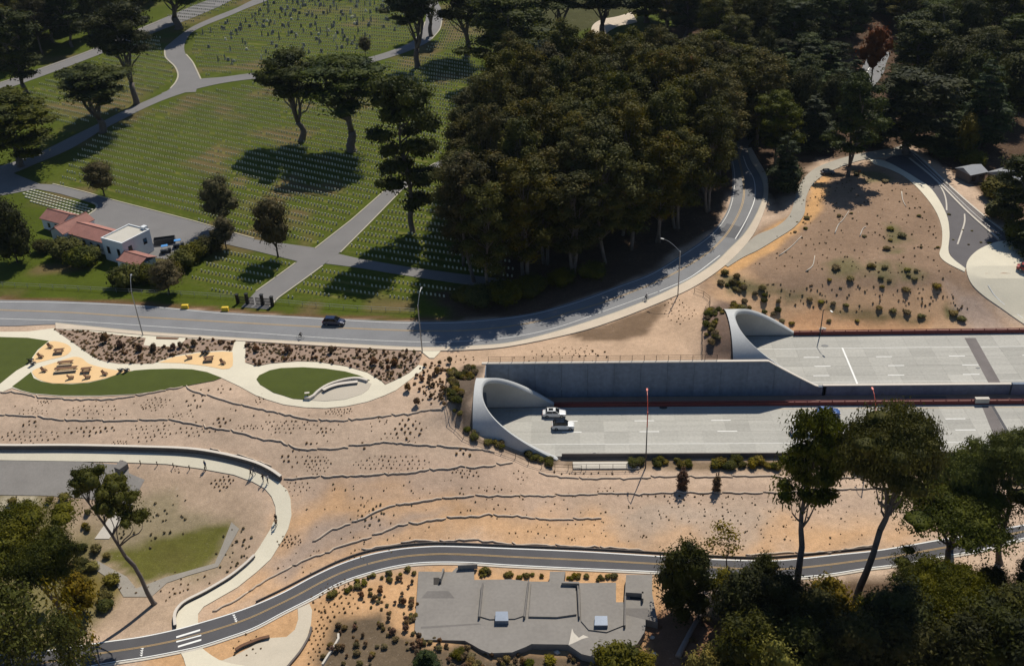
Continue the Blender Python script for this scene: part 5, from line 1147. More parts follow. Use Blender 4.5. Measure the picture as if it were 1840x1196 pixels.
mb = MB(); pent(-26.5, -21.5, .2, 9.4, 3.7, 5.2, 'y', mb); build(mb, 'wall', M['housew'], Hs); gable(-26.5, -21.9, .2, 9.4, 3.72, 5.25, 'y')
mb = MB(); pent(-36.5, -28.5, 5.0, 10.4, 3.2, 4.7, 'x', mb); build(mb, 'wall', M['housew'], Hs); gable(-36.5, -28.5, 5.0, 10.4, 3.22, 4.75, 'x')
mb = MB(); hbox(mb, -28.5, -26.5, 6.2, 7.0, -.3, 2.4); build(mb, 'garden_wall', M['housew'], Hs)
mb = MB(); hbox(mb, 0.0, 7.4, -2.4, 2.6, -.4, 2.6); build(mb, 'wall', M['housew'], Hs); gable(0.35, 7.4, -2.4, 2.6, 2.62, 3.7, 'x')
def window(x, y, z, wd, hh, face, door=False):
    mb = MB(); s = {'f': (wd, .12, hh), 'r': (.12, wd, hh)}[face]; mb.box((x, y, z), s); o = build(mb, 'door' if door else 'window', M['steel'], Hs)
    mb = MB(); e = .075
    if face == 'f': mb.box((x, y-e, z), (wd*.8, .03, hh*.86))
    else: mb.box((x+e, y, z), (.03, wd*.8, hh*.86))
    build(mb, 'pane', M['glass'], o)
for x in (-5.4, -1.9): window(x, 0, 3.0, 1.0, 1.9, 'f')
for y in (2.0, 6.6): window(0, y, 3.6, 1.1, 1.5, 'r')
for x in (-19, -16.4, -13.8, -11.2, -8.9): window(x, 1.6, 1.9, .9, 1.4, 'f')
window(-24, .2, 1.7, 1.6, 2.3, 'f'); window(-31, 5.0, 1.6, 1.1, 2.2, 'f', True); window(-34, 5.0, 1.8, .9, 1.3, 'f')
for x in (2, 4.8): window(x, -2.4, 1.5, .9, 1.2, 'f')
# grey roofed building and pavilion at the right
def shed(name, label, px_, size, hts, rz, roofm, lip=.4):
    p = at(*px_); t = thing(name, label, 'building', p, rz); mb = MB(); mb.box((0, 0, hts/2-.3), (size[0], size[1], hts+.6)); build(mb, 'wall', M['darkc'], t)
    mb = MB(); a, b = size[0]/2+lip, size[1]/2+lip
    mb.add([(-a, -b, hts), (a, -b, hts), (a, b, hts), (-a, b, hts), (-a, 0, hts+size[1]*.22), (a, 0, hts+size[1]*.22)], [(0, 1, 5, 4), (2, 3, 4, 5), (1, 2, 5), (3, 0, 4), (3, 2, 1, 0)]); build(mb, 'roof', roofm, t)
    mb = MB()
    for k in (-.25, .25): mb.box((size[0]*k, -size[1]/2-.03, hts*.5), (1.2, .1, 1.3))
    build(mb, 'window', M['glass'], t); return t
gr = mat('grey_metal_roof', (.26, .27, .28), .5, .12, .5, 3)
shed('grey_roofed_building', 'grey roofed building half hidden by dark trees at the right edge', (1836, 335), (16, 9), 4.0, .5, gr)
shed('grey_pavilion', 'small grey roofed pavilion among the trees above the gravel road', (1742, 322), (5, 5), 2.6, .4, gr)
# memorial gate with stone piers
gp = at(457, 550); a_ = np.array(xy(428, 545)); b_ = np.array(xy(490, 550)); gw_ = float(np.linalg.norm(b_-a_)); gz = math.atan2(b_[1]-a_[1], b_[0]-a_[0])
c_ = (a_+b_)/2; G = thing('cemetery_gate', 'dark iron cemetery gate between black piers at the foot of the cross road', 'gate', onh(*c_), gz)
for k in (-.5, -.22, .22, .5):
    mb = MB(); mb.box((gw_*k, 0, 1.05 if abs(k) > .3 else 1.3), (.62, .62, 2.1 if abs(k) > .3 else 2.6), 0, 0, .9); mb.box((gw_*k, 0, 2.30 if abs(k) > .3 else 2.66), (.75, .75, .16)); build(mb, 'pier', M['iron'], G)
for k0, k1 in ((-.5, -.22), (-.22, 0), (0, .22), (.22, .5)):
    mb = MB(); x0, x1 = gw_*k0+.3, gw_*k1-.3
    for z in (.25, 1.0, 1.7): mb.box(((x0+x1)/2, 0, z), (x1-x0, .08, .09))
    nb = int((x1-x0)/.28)
    for i in range(nb+1): mb.box((x0+(x1-x0)*i/nb, 0, 1.0), (.1, .1, 1.8))
    build(mb, 'gate_leaf', M['iron'], G)
def fence(name, label, pts, step, hgt, nrails, mt, cat='fence', pw=.08, rw=.035, mesh_=False, zf=None, sm_=True):
    L = resample(W(pts, None, sm_) if zf is None else pts, step); zz = zf or (lambda a, b: float(H(a, b)))
    c = L[0]; t = thing(name, label, cat, (c[0], c[1], zz(*c))); z0 = zz(*c)
    mb = MB(); mb.box((0, 0, hgt/2), (pw, pw, hgt)); pm = mb.mesh('post', [mt])
    for p in L: link('post', pm, t, (p[0]-c[0], p[1]-c[1], zz(*p)-z0))
    for k in range(nrails):
        h_ = hgt*(k+1)/nrails-.03; mb = MB(); mb.tube([(p[0]-c[0], p[1]-c[1], zz(*p)-z0+h_) for p in L], rw, 4); build(mb, 'rail', mt, t)
    return t
fence('wire_fence', 'thin wire fence along the lawn in front of the white house', [(-60, 510), (0, 514), (120, 520), (240, 527), (330, 531), (422, 537)], 3.2, 1.1, 2, M['galv'])
fence('wire_fence', 'thin wire fence along the turf right of the cemetery gate', [(496, 545), (560, 551), (640, 557), (700, 560), (760, 563)], 3.2, 1.1, 2, M['galv'])
fence('wall_top_fence', 'thin steel fence on top of the tall shaded retaining wall', [(XP1+.5, YW+.6), (-3, YW+.6), (10, YW+.6), (22, YW+.6), (31.5, YW+.6)], 2.35, 1.35, 3, M['twig'], zf=lambda a, b: .0)
fence('portal_rim_fence', 'thin dark fence round the planted bank of the near tunnel portal', [xy(*p) for p in [(810, 655), (802, 690), (803, 730), (815, 765), (838, 790), (880, 806), (925, 822), (960, 838), (1010, 843), (1060, 846)]], 2.4, 1.2, 2, M['twig'], zf=lambda a, b: float(H(a, b)))
fence('bank_fence', 'thin fence left of the planted strip by the far tunnel portal', [xy(*p) for p in [(1262, 645), (1262, 600), (1266, 560), (1280, 545), (1262, 530), (1235, 522)]], 2.4, 1.1, 2, M['twig'], zf=lambda a, b: float(H(a, b)))
for i, (x, y) in enumerate(((222, 834), (253, 834), (283, 836), (312, 839), (341, 843), (369, 846))):
    mb = MB(); mb.box((0, 0, .4), (.12, .12, .8)); mb.box((0, 0, .83), (.2, .2, .08)); o = build(mb, 'bollard', M['twig'], loc=at(x, y)); tag(o, 'short dark post along the lower edge of the bluff trail', 'bollard', 'short posts along the bluff trail')
# service walk and fence beside the near carriageway
pl('service_walk', 1, 13, YN0-3.4, YN0-1.5, ZN-.10, M['lightc'], .5)
fence('walk_railing', 'thin railing along the pale service walk below the near carriageway', [(1, YN0-3.6), (7, YN0-3.6), (14, YN0-3.6)], 2.4, 1.1, 2, M['twig'], zf=lambda a, b: ZN-.1)
for x, y, c_ in ((333, 554, 0), (405, 558, 0)):
    t = thing('salt_bin', 'yellow plastic bin on the verge, %s of the two' % ('left' if x < 350 else 'right'), 'bin', at(x, y), .05); mb = MB(); mb.box((0, 0, .4), (1.5, .8, .8), 0, 0, .92); build(mb, 'body', M['yellowp'], t); mb = MB(); mb.box((0, 0, .86), (1.55, .85, .12), 0, 0, .8); build(mb, 'lid', M['yellowp'], t)

# ------------------------------------------------------------------ lamps
def lamp(label, base, topp, arm, mt, group=None, orange=False, z=None, hgt=None):
    b = at(*base) if z is None else at(base[0], base[1], z); hh = hgt or height_for(b, topp); t = thing('street_lamp', label, 'street lamp', b, 0, group)
    kf = .62 if orange else .85
    mb = MB(); mb.tube([(0, 0, -.3), (0, 0, hh*kf)], [.13, .09], 8); build(mb, 'pole', mt, t)
    if orange: mb = MB(); mb.tube([(0, 0, hh*kf), (0, 0, hh*.85)], [.10, .09], 8); build(mb, 'upper_pole', M['orange'], t)
    mb = MB(); a = Vector(arm); pts = [(a.x*f, a.y*f, hh*(.84+.16*math.sin(f*math.pi/2))) for f in (0, .2, .45, .7, 1)]
    mb.tube(pts, [.07, .06, .055, .05, .045], 6); build(mb, 'arm', M['orange'] if orange else mt, t)
    mb = MB(); d = a.normalized(); mb.box((a.x+d.x*.3, a.y+d.y*.3, hh-.02), (.75, .3, .14), math.atan2(d.y, d.x)); o = build(mb, 'lamp_head', M['orange'] if orange else M['galv'], t)
    return t
lamp('curved arm street lamp in front of the white house lawn', (257, 603), 508, (-.8, 3.2, 0), M['galv'])
lamp('curved arm street lamp near the crosswalk end of the planting bed', (759, 633), 533, (.4, 3.2, 0), M['galv'])
lamp('curved arm street lamp on the sidewalk of the bending road', (1218, 531), 437, (-3.4, 2.2, 0), M['galv'])
lamp('tall orange armed lamp at the near edge of the freeway, left of the cypresses', (1160, 837), 722, (.1, 3.5, 0), M['steel'], orange=True, z=ZN)
lamp('tall orange armed lamp at the near edge of the freeway, behind the cypress crowns', (1557, 830), 720, (.1, 3.5, 0), M['steel'], orange=True, z=ZN)
lamp('dark curved lamp on the far barrier of the upper carriageway', (1473, 603), 548, (.8, -2.4, 0), M['steel'], z=ZU)

# ------------------------------------------------------------------ vehicles
def car(label, cat, loc, rz, paint, L_=4.6, Wd=1.84, Ht=1.48, suv=False, name='car', group=None):
    t = thing(name, label, cat, loc, rz, group); hw = Wd/2; s = L_/4.6
    zs_ = [(-2.30, .42, .70, .78), (-2.22, .28, .86, .90), (-1.7, .22, .95, .97), (-.9, .20, .98, 1.0), (0, .20, .97, 1.0), (.9, .20, .94, 1.0), (1.45, .22, .90, .98), (2.05, .27, .78, .90), (2.27, .38, .62, .74)]
    if suv: zs_ = [(a, b, c*1.14, d) for a, b, c, d in zs_]
    mb = MB(); vs = []
    for x, zb, zt, k in zs_:
        y = hw*k; zm = zb+(zt-zb)*.55
        ring = [(-y*.9, zb), (-y, zb+.12), (-y, zm), (-y*.93, zt-.02), (-y*.6, zt+.03), (y*.6, zt+.03), (y*.93, zt-.02), (y, zm), (y, zb+.12), (y*.9, zb)]
        vs += [(x*s, a, b) for a, b in ring]
    n = 10; fs = [(i*n+k, (i+1)*n+k, (i+1)*n+(k+1) % n, i*n+(k+1) % n) for i in range(len(zs_)-1) for k in range(n)]
    fs += [tuple(range(n)), tuple(range((len(zs_)-1)*n+n-1, (len(zs_)-1)*n-1, -1))]; mb.add(vs, fs); build(mb, 'body', paint, t, smooth=False)
    zt = .96 if not suv else 1.08; H2 = Ht if not suv else Ht+.2
    rear = -2.12 if suv else -1.75
    gl = [(rear, .86), (rear+.42, .78), (.25, .78), (1.05, .88)]
    mb = MB(); lo = [(rear*s, hw*.88), (1.12*s, hw*.88)]; up = [((rear+.38)*s, hw*.72), (.28*s, hw*.72)]
    v = [(lo[0][0], -lo[0][1], zt-.05), (lo[1][0], -lo[1][1], zt-.08), (lo[1][0], lo[1][1], zt-.08), (lo[0][0], lo[0][1], zt-.05), (up[0][0], -up[0][1], H2-.06), (up[1][0], -up[1][1], H2-.06), (up[1][0], up[1][1], H2-.06), (up[0][0], up[0][1], H2-.06)]
    mb.add(v, [(0, 1, 5, 4), (1, 2, 6, 5), (2, 3, 7, 6), (3, 0, 4, 7), (4, 5, 6, 7)]); build(mb, 'windows', M['carglass'], t)
    mb = MB(); mb.box((((up[0][0]+up[1][0])/2), 0, H2-.03), ((up[1][0]-up[0][0])*1.0, hw*1.42, .07), 0, 0, .93)
    for sx, sy in ((0, -1), (0, 1), (1, -1), (1, 1)): mb.tube([(lo[sx][0], sy*lo[sx][1], zt-.04), (up[sx][0], sy*up[sx][1], H2-.03)], .045, 4)
    for sy in (-1, 1): mb.tube([(-.35*s, sy*hw*.885, zt-.04), (-.4*s, sy*hw*.73, H2-.03)], .04, 4)
    build(mb, 'roof', paint, t)
    for x in (-1.40*s, 1.42*s):
        for sy in (-1, 1):
            mb = MB(); y = sy*(hw-.10); mb.tube([(x, y-.11, .33), (x, y+.11, .33)], .335, 14); wv = build(mb, 'wheel', M['tyre'], t)
            mb = MB(); mb.tube([(x, y+sy*.10, .33), (x, y+sy*.125, .33)], .20, 10); build(mb, 'rim', M['rim'], wv)
    for sy in (-1, 1):
        mb = MB(); mb.box((2.17*s, sy*hw*.66, .66 if not suv else .74), (.16, .36, .15), -sy*.35); build(mb, 'headlight', M['head'], t)
        mb = MB(); mb.box((-2.25*s, sy*hw*.66, .74 if not suv else .86), (.10, .34, .16), sy*.2); build(mb, 'tail_light', M['tail'], t)
        mb = MB(); mb.box((.85*s, sy*(hw+.06), zt), (.18, .2, .13)); build(mb, 'wing_mirror', paint, t)
    mb = MB(); mb.box((2.24*s, 0, .48), (.1, hw*.95, .16)); build(mb, 'grille', M['steel'], t)
    return t
def ang(p, q, z=None):
    a, b = at(*p, z) if z is not None else at(*p), at(*q, z) if z is not None else at(*q); return math.atan2(b.y-a.y, b.x-a.x)
c0 = at(601, 583); c0.z += .11; car('dark navy estate car driving on the upper road below the cemetery', 'car', c0, ang((560, 582), (640, 585)), M['carnavy'], 4.8, 1.86, 1.5, True)
c0 = at(996, 746, ZN+.01); car('white car just out of the tunnel, the upper one of two, with a dark sunroof', 'car', c0, 0.0, M['carwhite'], 4.6, 1.84, 1.46)
mb = MB(); tt_ = [o for o in COL.objects if o.name == 'car.001'][0]; mb.box((-.65, 0, 1.47), (.9, .8, .03)); build(mb, 'sunroof', M['carglass'], tt_)
c0 = at(1012, 768.5, ZN+.01); c1 = car('white hatchback with a black roof, the lower one of the two by the tunnel', 'car', c0, 0.0, M['carwhite'], 4.3, 1.8, 1.5, True)
for ch in c1.children:
    if ch.name.startswith('roof'): ch.data.materials[0] = M['carglass']
c0 = at(1487, 744, ZN+.01); car('blue car on the near carriageway behind the cypress crown', 'car', c0, 0.0, M['carblue'], 4.6)
c0 = at(1442, 778, ZN+.01); car('white car on the near carriageway glimpsed through the leftmost near cypress', 'car', c0, 0.0, M['carwhite'], 4.5)
c0 = at(1487, 313); c0.z += .02; car('small dark car parked at the edge of the sandy hill by the path', 'car', c0, .05, M['cargrey'], 3.6, 1.7, 1.4)
c0 = at(1846, 487); c0.z += .16; car('red car parked in the shade on the pale turning circle', 'car', c0, -.5, M['carred'], 4.6)
def cart(label, px_, rz):
    t = thing('utility_cart', label, 'utility cart', at(*px_)+Vector((0, 0, .1)), rz); mb = MB(); mb.box((0, 0, .55), (2.6, 1.2, .35)); mb.box((.95, 0, .85), (.6, 1.1, .4), 0, 0, .8); build(mb, 'body', M['steel'], t)
    mb = MB(); mb.box((-.1, 0, 1.85), (1.6, 1.2, .08), 0, 0, .94); build(mb, 'canopy', M['bluet'], t)
    mb = MB()
    for x in (-.8, .6):
        for y in (-.5, .5): mb.tube([(x, y, .7), (x, y, 1.85)], .03, 4)
    build(mb, 'frame', M['steel'], t)
    for x in (-.85, .85):
        for y in (-.6, .6): mb = MB(); mb.tube([(x, y-.1, .28), (x, y+.1, .28)], .28, 10); build(mb, 'wheel', M['tyre'], t)
    return t
cart('blue topped utility cart beside the white house, nearer the wall', (299, 454), .4); cart('blue topped utility cart beside the white house, nearer the hedge', (322, 444), .3)
t = thing('skip_container', 'open dark waste container beside the flat roofed block', 'container', at(297, 437)+Vector((0, 0, .1)), ROWANG+1.3*0+.75); mb = MB()
for a in ((0, -.9, .7, 5.0, .1, 1.4), (0, .9, .7, 5.0, .1, 1.4), (-2.5, 0, .7, .1, 1.8, 1.4), (2.5, 0, .7, .1, 1.8, 1.4), (0, 0, .12, 5, 1.8, .12)): mb.box(a[:3], a[3:])
build(mb, 'body', M['steel'], t)
mb = MB()
for x in (-1.6, 0, 1.6): mb.box((x, -.98, .7), (.12, .08, 1.35)); mb.box((x, .98, .7), (.12, .08, 1.35))
build(mb, 'ribs', M['steel'], t)

# ------------------------------------------------------------------ people and bicycles
def person(label, loc, rz, top, leg, pose='walk', scale=1.0, hair=True):
    t = thing('person', label, 'person', loc, rz)
    if pose == 'walk': J = [(0, 0, .95), (0, 0, 1.15), (.03, 0, 1.42), (.04, 0, 1.53), (.07, 0, 1.66), (.02, -.09, .90), (.16, -.10, .50), (.22, -.10, .08), (.36, -.10, .04), (0, .09, .90), (-.05, .10, .50), (-.28, .10, .10), (-.16, .10, .04), (.02, -.19, 1.40), (-.10, -.25, 1.14), (-.02, -.26, .90), (.02, .19, 1.40), (.10, .25, 1.14), (.26, .24, .94)]
    elif pose == 'ride': J = [(-.12, 0, .98), (.0, 0, 1.15), (.20, 0, 1.36), (.27, 0, 1.45), (.33, 0, 1.57), (-.05, -.10, .95), (.30, -.11, .72), (.12, -.11, .30), (.26, -.11, .26), (-.05, .10, .95), (.33, .11, .86), (.20, .11, .48), (.34, .11, .46), (.20, -.19, 1.34), (.38, -.24, 1.14), (.60, -.22, 1.04), (.20, .19, 1.34), (.38, .24, 1.14), (.60, .22, 1.04)]
    else: J = [(0, 0, .95), (0, 0, 1.15), (0, 0, 1.42), (0, 0, 1.53), (.02, 0, 1.66), (0, -.10, .90), (.02, -.12, .50), (0, -.13, .08), (.14, -.13, .04), (0, .10, .90), (.02, .12, .50), (0, .13, .08), (.14, .13, .04), (0, -.19, 1.40), (0, -.26, 1.14), (.10, -.24, .92), (0, .19, 1.40), (0, .26, 1.14), (.16, .20, .98)]
    R_ = [.15, .13, .16, .06, .105, .105, .07, .05, .045, .105, .07, .05, .045, .065, .048, .038, .065, .048, .038]
    E_ = [(0, 1), (1, 2), (2, 3), (3, 4), (0, 5), (5, 6), (6, 7), (7, 8), (0, 9), (9, 10), (10, 11), (11, 12), (2, 13), (13, 14), (14, 15), (2, 16), (16, 17), (17, 18)]
    me = bpy.data.meshes.new('body'); me.from_pydata(J, E_, []); o = link('body', me, t); md = o.modifiers.new('skin', 'SKIN'); sv = me.skin_vertices[0].data
    for i, r_ in enumerate(R_): sv[i].radius = (r_, r_)
    sv[0].use_root = True
    sb = o.modifiers.new('sub', 'SUBSURF'); sb.levels = 1; sb.render_levels = 1
    dg = bpy.context.evaluated_depsgraph_get(); nm = bpy.data.meshes.new_from_object(o.evaluated_get(dg)); o.modifiers.clear(); o.data = nm
    nm.materials.clear()
    for m_ in (M['skin'], top, leg, M['tyre']): nm.materials.append(m_)
    wrist = [Vector(J[15]), Vector(J[18])]; foot = [Vector(J[7]), Vector(J[8]), Vector(J[11]), Vector(J[12])]; hipz = J[0][2]
    for p in nm.polygons:
        c = p.center; k = 1
        if c.z > J[3][2]-.02 or min((c-w_).length for w_ in wrist) < .09: k = 0
        elif min((c-f_).length for f_ in foot) < .10: k = 3
        elif c.z < hipz+.04 and not (pose == 'ride' and c.x > .36) and abs(c.y) < .19: k = 2
        p.material_index = k
    if hair:
        V, F_ = icosphere(); hd = np.array(J[4])+np.array([-.02, 0, .06]); vv = V*np.array([.115, .105, .11])+hd
        me2 = bpy.data.meshes.new('hair'); me2.from_pydata(vv.tolist(), [], F_.tolist()); me2.materials.append(M['hair'] if pose != 'ride' else M['rim']); link('hair' if pose != 'ride' else 'helmet', me2, t)
    return t
CL = {k: flatmat(k+'_cloth', c, .85, 0, .2) for k, c in dict(black=(.012, .012, .014), white=(.6, .6, .58), blue=(.03, .06, .16), grey=(.12, .12, .13), red=(.3, .03, .03), tan=(.3, .2, .12), denim=(.04, .06, .11)).items()}
def P_(px_, dz=.12): p = at(*px_); p.z = float(H(p.x, p.y))+dz; return p
person('person in dark clothes walking on the bluff trail, left of a pair', P_((452, 856)), -2.6, CL['black'], CL['black'])
person('person in a grey top walking on the bluff trail ahead of a pair', P_((457, 853)), -2.6, CL['grey'], CL['denim'])
person('person in black on the bend of the bluff trail, left one', P_((474, 866)), 2.4, CL['black'], CL['denim'])
person('person in a white top on the bend of the bluff trail', P_((482, 868)), 2.4, CL['white'], CL['black'])
person('person in black on the inner edge of the trail bend', P_((497, 938)), -1.4, CL['black'], CL['black'])
person('person in a pale top just below another on the trail bend', P_((497, 946)), -1.4, CL['tan'], CL['black'])
person('person standing at the outer edge of the bluff trail', P_((370, 842)), 1.2, CL['blue'], CL['black'], 'stand')
def bicycle(label, loc, rz):
    t = thing('bicycle', label, 'bicycle', loc, rz)
    for x in (-.52, .52):
        mb = MB(); n = 20; mb.tube([(x+.34*math.cos(2*math.pi*i/n), 0, .35+.34*math.sin(2*math.pi*i/n)) for i in range(n+1)], .022, 5); build(mb, 'wheel', M['tyre'], t)
    mb = MB(); a, b, c, d, e = (-.52, 0, .35), (-.08, 0, .32), (-.2, 0, .85), (.34, 0, .88), (.52, 0, .35)
    for p, q in ((a, b), (a, c), (b, c), (c, d), (b, d), (d, e)): mb.tube([p, q], .02, 5)
    build(mb, 'frame', M['blackp'], t); mb = MB(); mb.tube([(.34, 0, .88), (.36, 0, 1.02)], .018, 5); mb.tube([(.50, -.22, 1.02), (.36, -.1, 1.03), (.36, .1, 1.03), (.50, .22, 1.02)], .018, 5); build(mb, 'handlebar', M['blackp'], t)
    mb = MB(); mb.box((-.2, 0, .92), (.26, .14, .05)); build(mb, 'saddle', M['blackp'], t); return t
for (p, q, nm, c1_, c2_) in (((540, 609), (580, 611), 'near the long planting bed', 'black', 'black'), ((1160, 541), (1190, 530), 'on the bend below the grove', 'grey', 'black')):
    rz = ang(p, q); L0 = P_(p, .11); bicycle('bicycle ridden along the upper road %s' % nm, L0, rz); person('cyclist in dark clothes on the upper road %s' % nm, L0, rz, CL[c1_], CL[c2_], 'ride')

# ------------------------------------------------------------------ furniture of the promenade
def picnic(label, px_, rz, L_=1.9, group=None):
    t = thing('picnic_table', label, 'picnic table', P_(px_, .135), rz, group)
    mb = MB(); mb.box((0, 0, .74), (L_, .78, .07)); build(mb, 'tabletop', M['wood'], t)
    for sy in (-1, 1): mb = MB(); mb.box((0, sy*.75, .45), (L_, .30, .06)); build(mb, 'bench_seat', M['woodl'] if L_ > 2.5 else M['wood'], t)
    for sx in (-1, 1): mb = MB(); x = sx*L_*.36; mb.box((x, 0, .38), (.09, 1.5, .08)); mb.tube([(x, -.62, 0), (x, -.22, .72)], .05, 4); mb.tube([(x, .62, 0), (x, .22, .72)], .05, 4); build(mb, 'leg', M['wood'], t)
def lounge(label, px_, rz, mt, group=None, name='lounge_chair'):
    t = thing(name, label, 'lounge chair', P_(px_, .135), rz, group); mb = MB(); mb.box((.1, 0, .33), (1.0, .62, .08)); build(mb, 'seat', mt, t)
    mb = MB(); M4 = Matrix.Translation((-.42, 0, .62))@Matrix.Rotation(math.radians(-28), 4, 'Y'); mb.box((0, 0, 0), (.08, .62, .75), M4=M4); build(mb, 'backrest', mt, t)
    for sx, sy in ((-1, -1), (-1, 1), (1, -1), (1, 1)): mb = MB(); mb.box((.08+sx*.42, sy*.26, .15), (.08, .08, .3)); build(mb, 'leg', mt, t)
    for sy in (-1, 1): mb = MB(); mb.box((0, sy*.34, .52), (.7, .07, .06)); build(mb, 'armrest', mt, t)
picnic('picnic table on the small gold area by the first lawn', (107, 634), .15); picnic('picnic table at the right of the larger gold area', (156, 668), .15); picnic('picnic table on the narrow gold area near the long bed', (376, 648), .15)
picnic('long shared table at the middle of the larger gold area', (119, 656), .15, 3.0); picnic('longest shared table, lower one on the larger gold area', (120, 667), .15, 4.4)
for x, y, nm in ((91, 625, 'top edge of the small gold area'), (74, 643, 'left end of the small gold area'), (80, 668, 'left end of the larger gold area'), (128, 681, 'lower edge of the larger gold area'), (158, 680, 'lower right of the larger gold area'), (189, 674, 'right tip of the larger gold area'), (341, 645, 'left part of the narrow gold area'), (401, 654, 'right end of the narrow gold area')):
    lounge('brown wooden lounge chair at the %s' % nm, (x, y), random.uniform(-.6, .4), M['wood'])
for x, y, nm in ((218, 668, 'left of a pair on the path above the long lawn'), (228, 668, 'right of a pair on the path above the long lawn'), (366, 636, 'left of a pair at the upper edge of the narrow gold area'), (373, 636, 'right of a pair at the upper edge of the narrow gold area'), (56, 650, 'upper of a pair at the tip of the first lawn'), (60, 656, 'lower of a pair at the tip of the first lawn')):
    lounge('black lounge chair, %s' % nm, (x, y), 1.2, M['blackp'])
t = thing('interpretive_panel', 'small pale info panel at the lower tip of the oval lawn', 'sign', P_((553, 714), .16), .2); mb = MB(); mb.box((0, 0, .45), (.08, .08, .9)); build(mb, 'post', M['steel'], t); mb = MB(); mb.box((0, 0, .95), (.9, .5, .06)); build(mb, 'panel', M['lightc'], t)

# ------------------------------------------------------------------ straw wattles
WAT = [([(0, 704), (40, 705), (75, 714.5), (120, 717), (175, 718), (230, 713.5), (285, 704), (332, 695)], 'in the row under the long lawn'),
 ([(335, 694), (350, 703), (375, 711), (400, 718), (420, 724), (455, 733), (500, 742), (550, 752), (600, 756), (650, 753), (700, 748), (750, 741), (800, 732)], 'in the row below the oval lawn'),
 ([(-60, 741), (0, 745), (60, 749), (120, 755), (190, 755), (250, 755), (300, 754), (340, 760), (390, 770), (430, 777), (460, 787), (500, 793), (530, 804), (570, 807), (620, 804), (680, 798), (720, 796), (780, 800), (850, 806), (895, 812)], 'in the long middle row running to the near portal'),
 ([(300, 804.5), (345, 808), (380, 808), (400, 812), (440, 821), (470, 830), (490, 838)], 'in the short row just above the trail wall'),
 ([(510, 862), (560, 857), (600, 856), (680, 853), (740, 849), (790, 843), (850, 838), (925, 832)], 'in the row starting at the trail bend'),
 ([(968, 850), (1010, 857), (1060, 861), (1120, 859), (1180, 857), (1240, 856), (1290, 856), (1370, 856), (1450, 860), (1560, 857)], 'in the row just below the near carriageway'),
 ([(560, 975), (600, 950), (640, 937), (700, 910), (750, 903), (800, 894), (880, 890), (980, 891), (1050, 889), (1100, 888), (1150, 887), (1200, 885), (1280, 886), (1360, 886), (1420, 884), (1500, 880), (1580, 877), (1640, 872)], 'in the long row past the young conifers'),
 ([(380, 1102), (430, 1075), (470, 1047), (500, 1030), (540, 1010), (580, 995), (610, 982), (640, 972), (690, 956), (715, 944), (760, 938), (800, 931), (850, 930), (880, 927), (920, 927), (970, 931), (1020, 933), (1087, 932)], 'in the lowest long row on the orange sand'),
 ([(650, 988), (740, 973.5), (800, 973), (860, 971), (920, 977), (1000, 981), (1050, 984), (1100, 984), (1170, 991)], 'lying just above the cycle path, left stretch'),
 ([(1340, 998), (1380, 996), (1400, 993), (1450, 993), (1500, 989), (1580, 978)], 'lying just above the cycle path, right stretch')]
g = np.random.default_rng(3)
for pts, wh in WAT:
    L = resample(W(pts, None, True), .8); i = 0
    while i < len(L)-3:
        k = min(len(L)-1, i+int(g.integers(7, 11))); seg = L[i:k+1]
        if len(seg) < 3: break
        o_ = g.normal()*.10; c = seg[0]; pp = []
        for j, p in enumerate(seg):
            q = (p[0]+g.normal()*.06, p[1]+o_+g.normal()*.11+(.25 if j == 0 else 0)); pp.append((q[0]-c[0], q[1]-c[1], float(H(*q))+.12-float(H(*c))))
        mb = MB(); mb.tube(pp, [.10]+[.15+.03*g.random() for _ in pp[2:]]+[.10], 6)
        o = build(mb, 'straw_wattle', M['straw'], loc=(c[0], c[1], float(H(*c))), smooth=True); tag(o, 'long straw wattle roll %s' % wh, 'straw wattle', 'straw wattles '+wh); i = k

# ------------------------------------------------------------------ planted shrubs
SH = []     # x, y, size in metres, kind
def clump(x0, x1, y0, y1, n, size, kind='dry_shrub', reg=0, jit=.25):
    """n plants set out in a staggered grid inside a picture rectangle"""
    a = np.array(xy((x0+x1)/2, y0)); b = np.array(xy((x0+x1)/2, y1)); c = np.array(xy(x0, (y0+y1)/2)); d = np.array(xy(x1, (y0+y1)/2)); w_ = np.linalg.norm(d-c); h_ = np.linalg.norm(b-a)
    st_ = math.sqrt(w_*h_/n*1.27); r_ = 0; y = -h_/2
    cx, cy_ = (c+d)/2
    while y < h_/2:
        x = -w_/2+(st_/2 if r_ % 2 else 0)
        while x < w_/2:
            if (x/(w_/2))**2+(y/(h_/2))**2 < 1.08: SH.append((cx+x+RNG.normal()*st_*jit*.5, cy_+y+RNG.normal()*st_*jit*.5, size*.7*(.7+.6*RNG.random()), kind))
            x += st_
        y += st_*.87; r_ += 1
Z1 = [(270, 370, 470, 510, 14, .3), (130, 350, 530, 590, 22, .25), (480, 850, 500, 600, 36, .35), (1020, 1220, 455, 545, 36, .3), (1350, 1510, 370, 545, 14, .5), (1200, 1400, 560, 612, 16, .28), (150, 300, 610, 690, 9, .5), (20, 440, 680, 785, 46, .35), (460, 820, 650, 730, 28, .48), (920, 1240, 640, 765, 44, .32), (1250, 1560, 665, 730, 22, .36), (1515, 1650, 595, 665, 9, .5), (1680, 1830, 640, 700, 14, .3), (800, 920, 760, 800, 18, .25), (1530, 1680, 1020, 1120, 22, .42), (1220, 1300, 950, 1010, 10, .3), (1540, 1660, 370, 420, 6, .4)]
for a, b, c, d, n, z in Z1: clump(a/4, b/4, 600+c/4, 600+d/4, n, z)
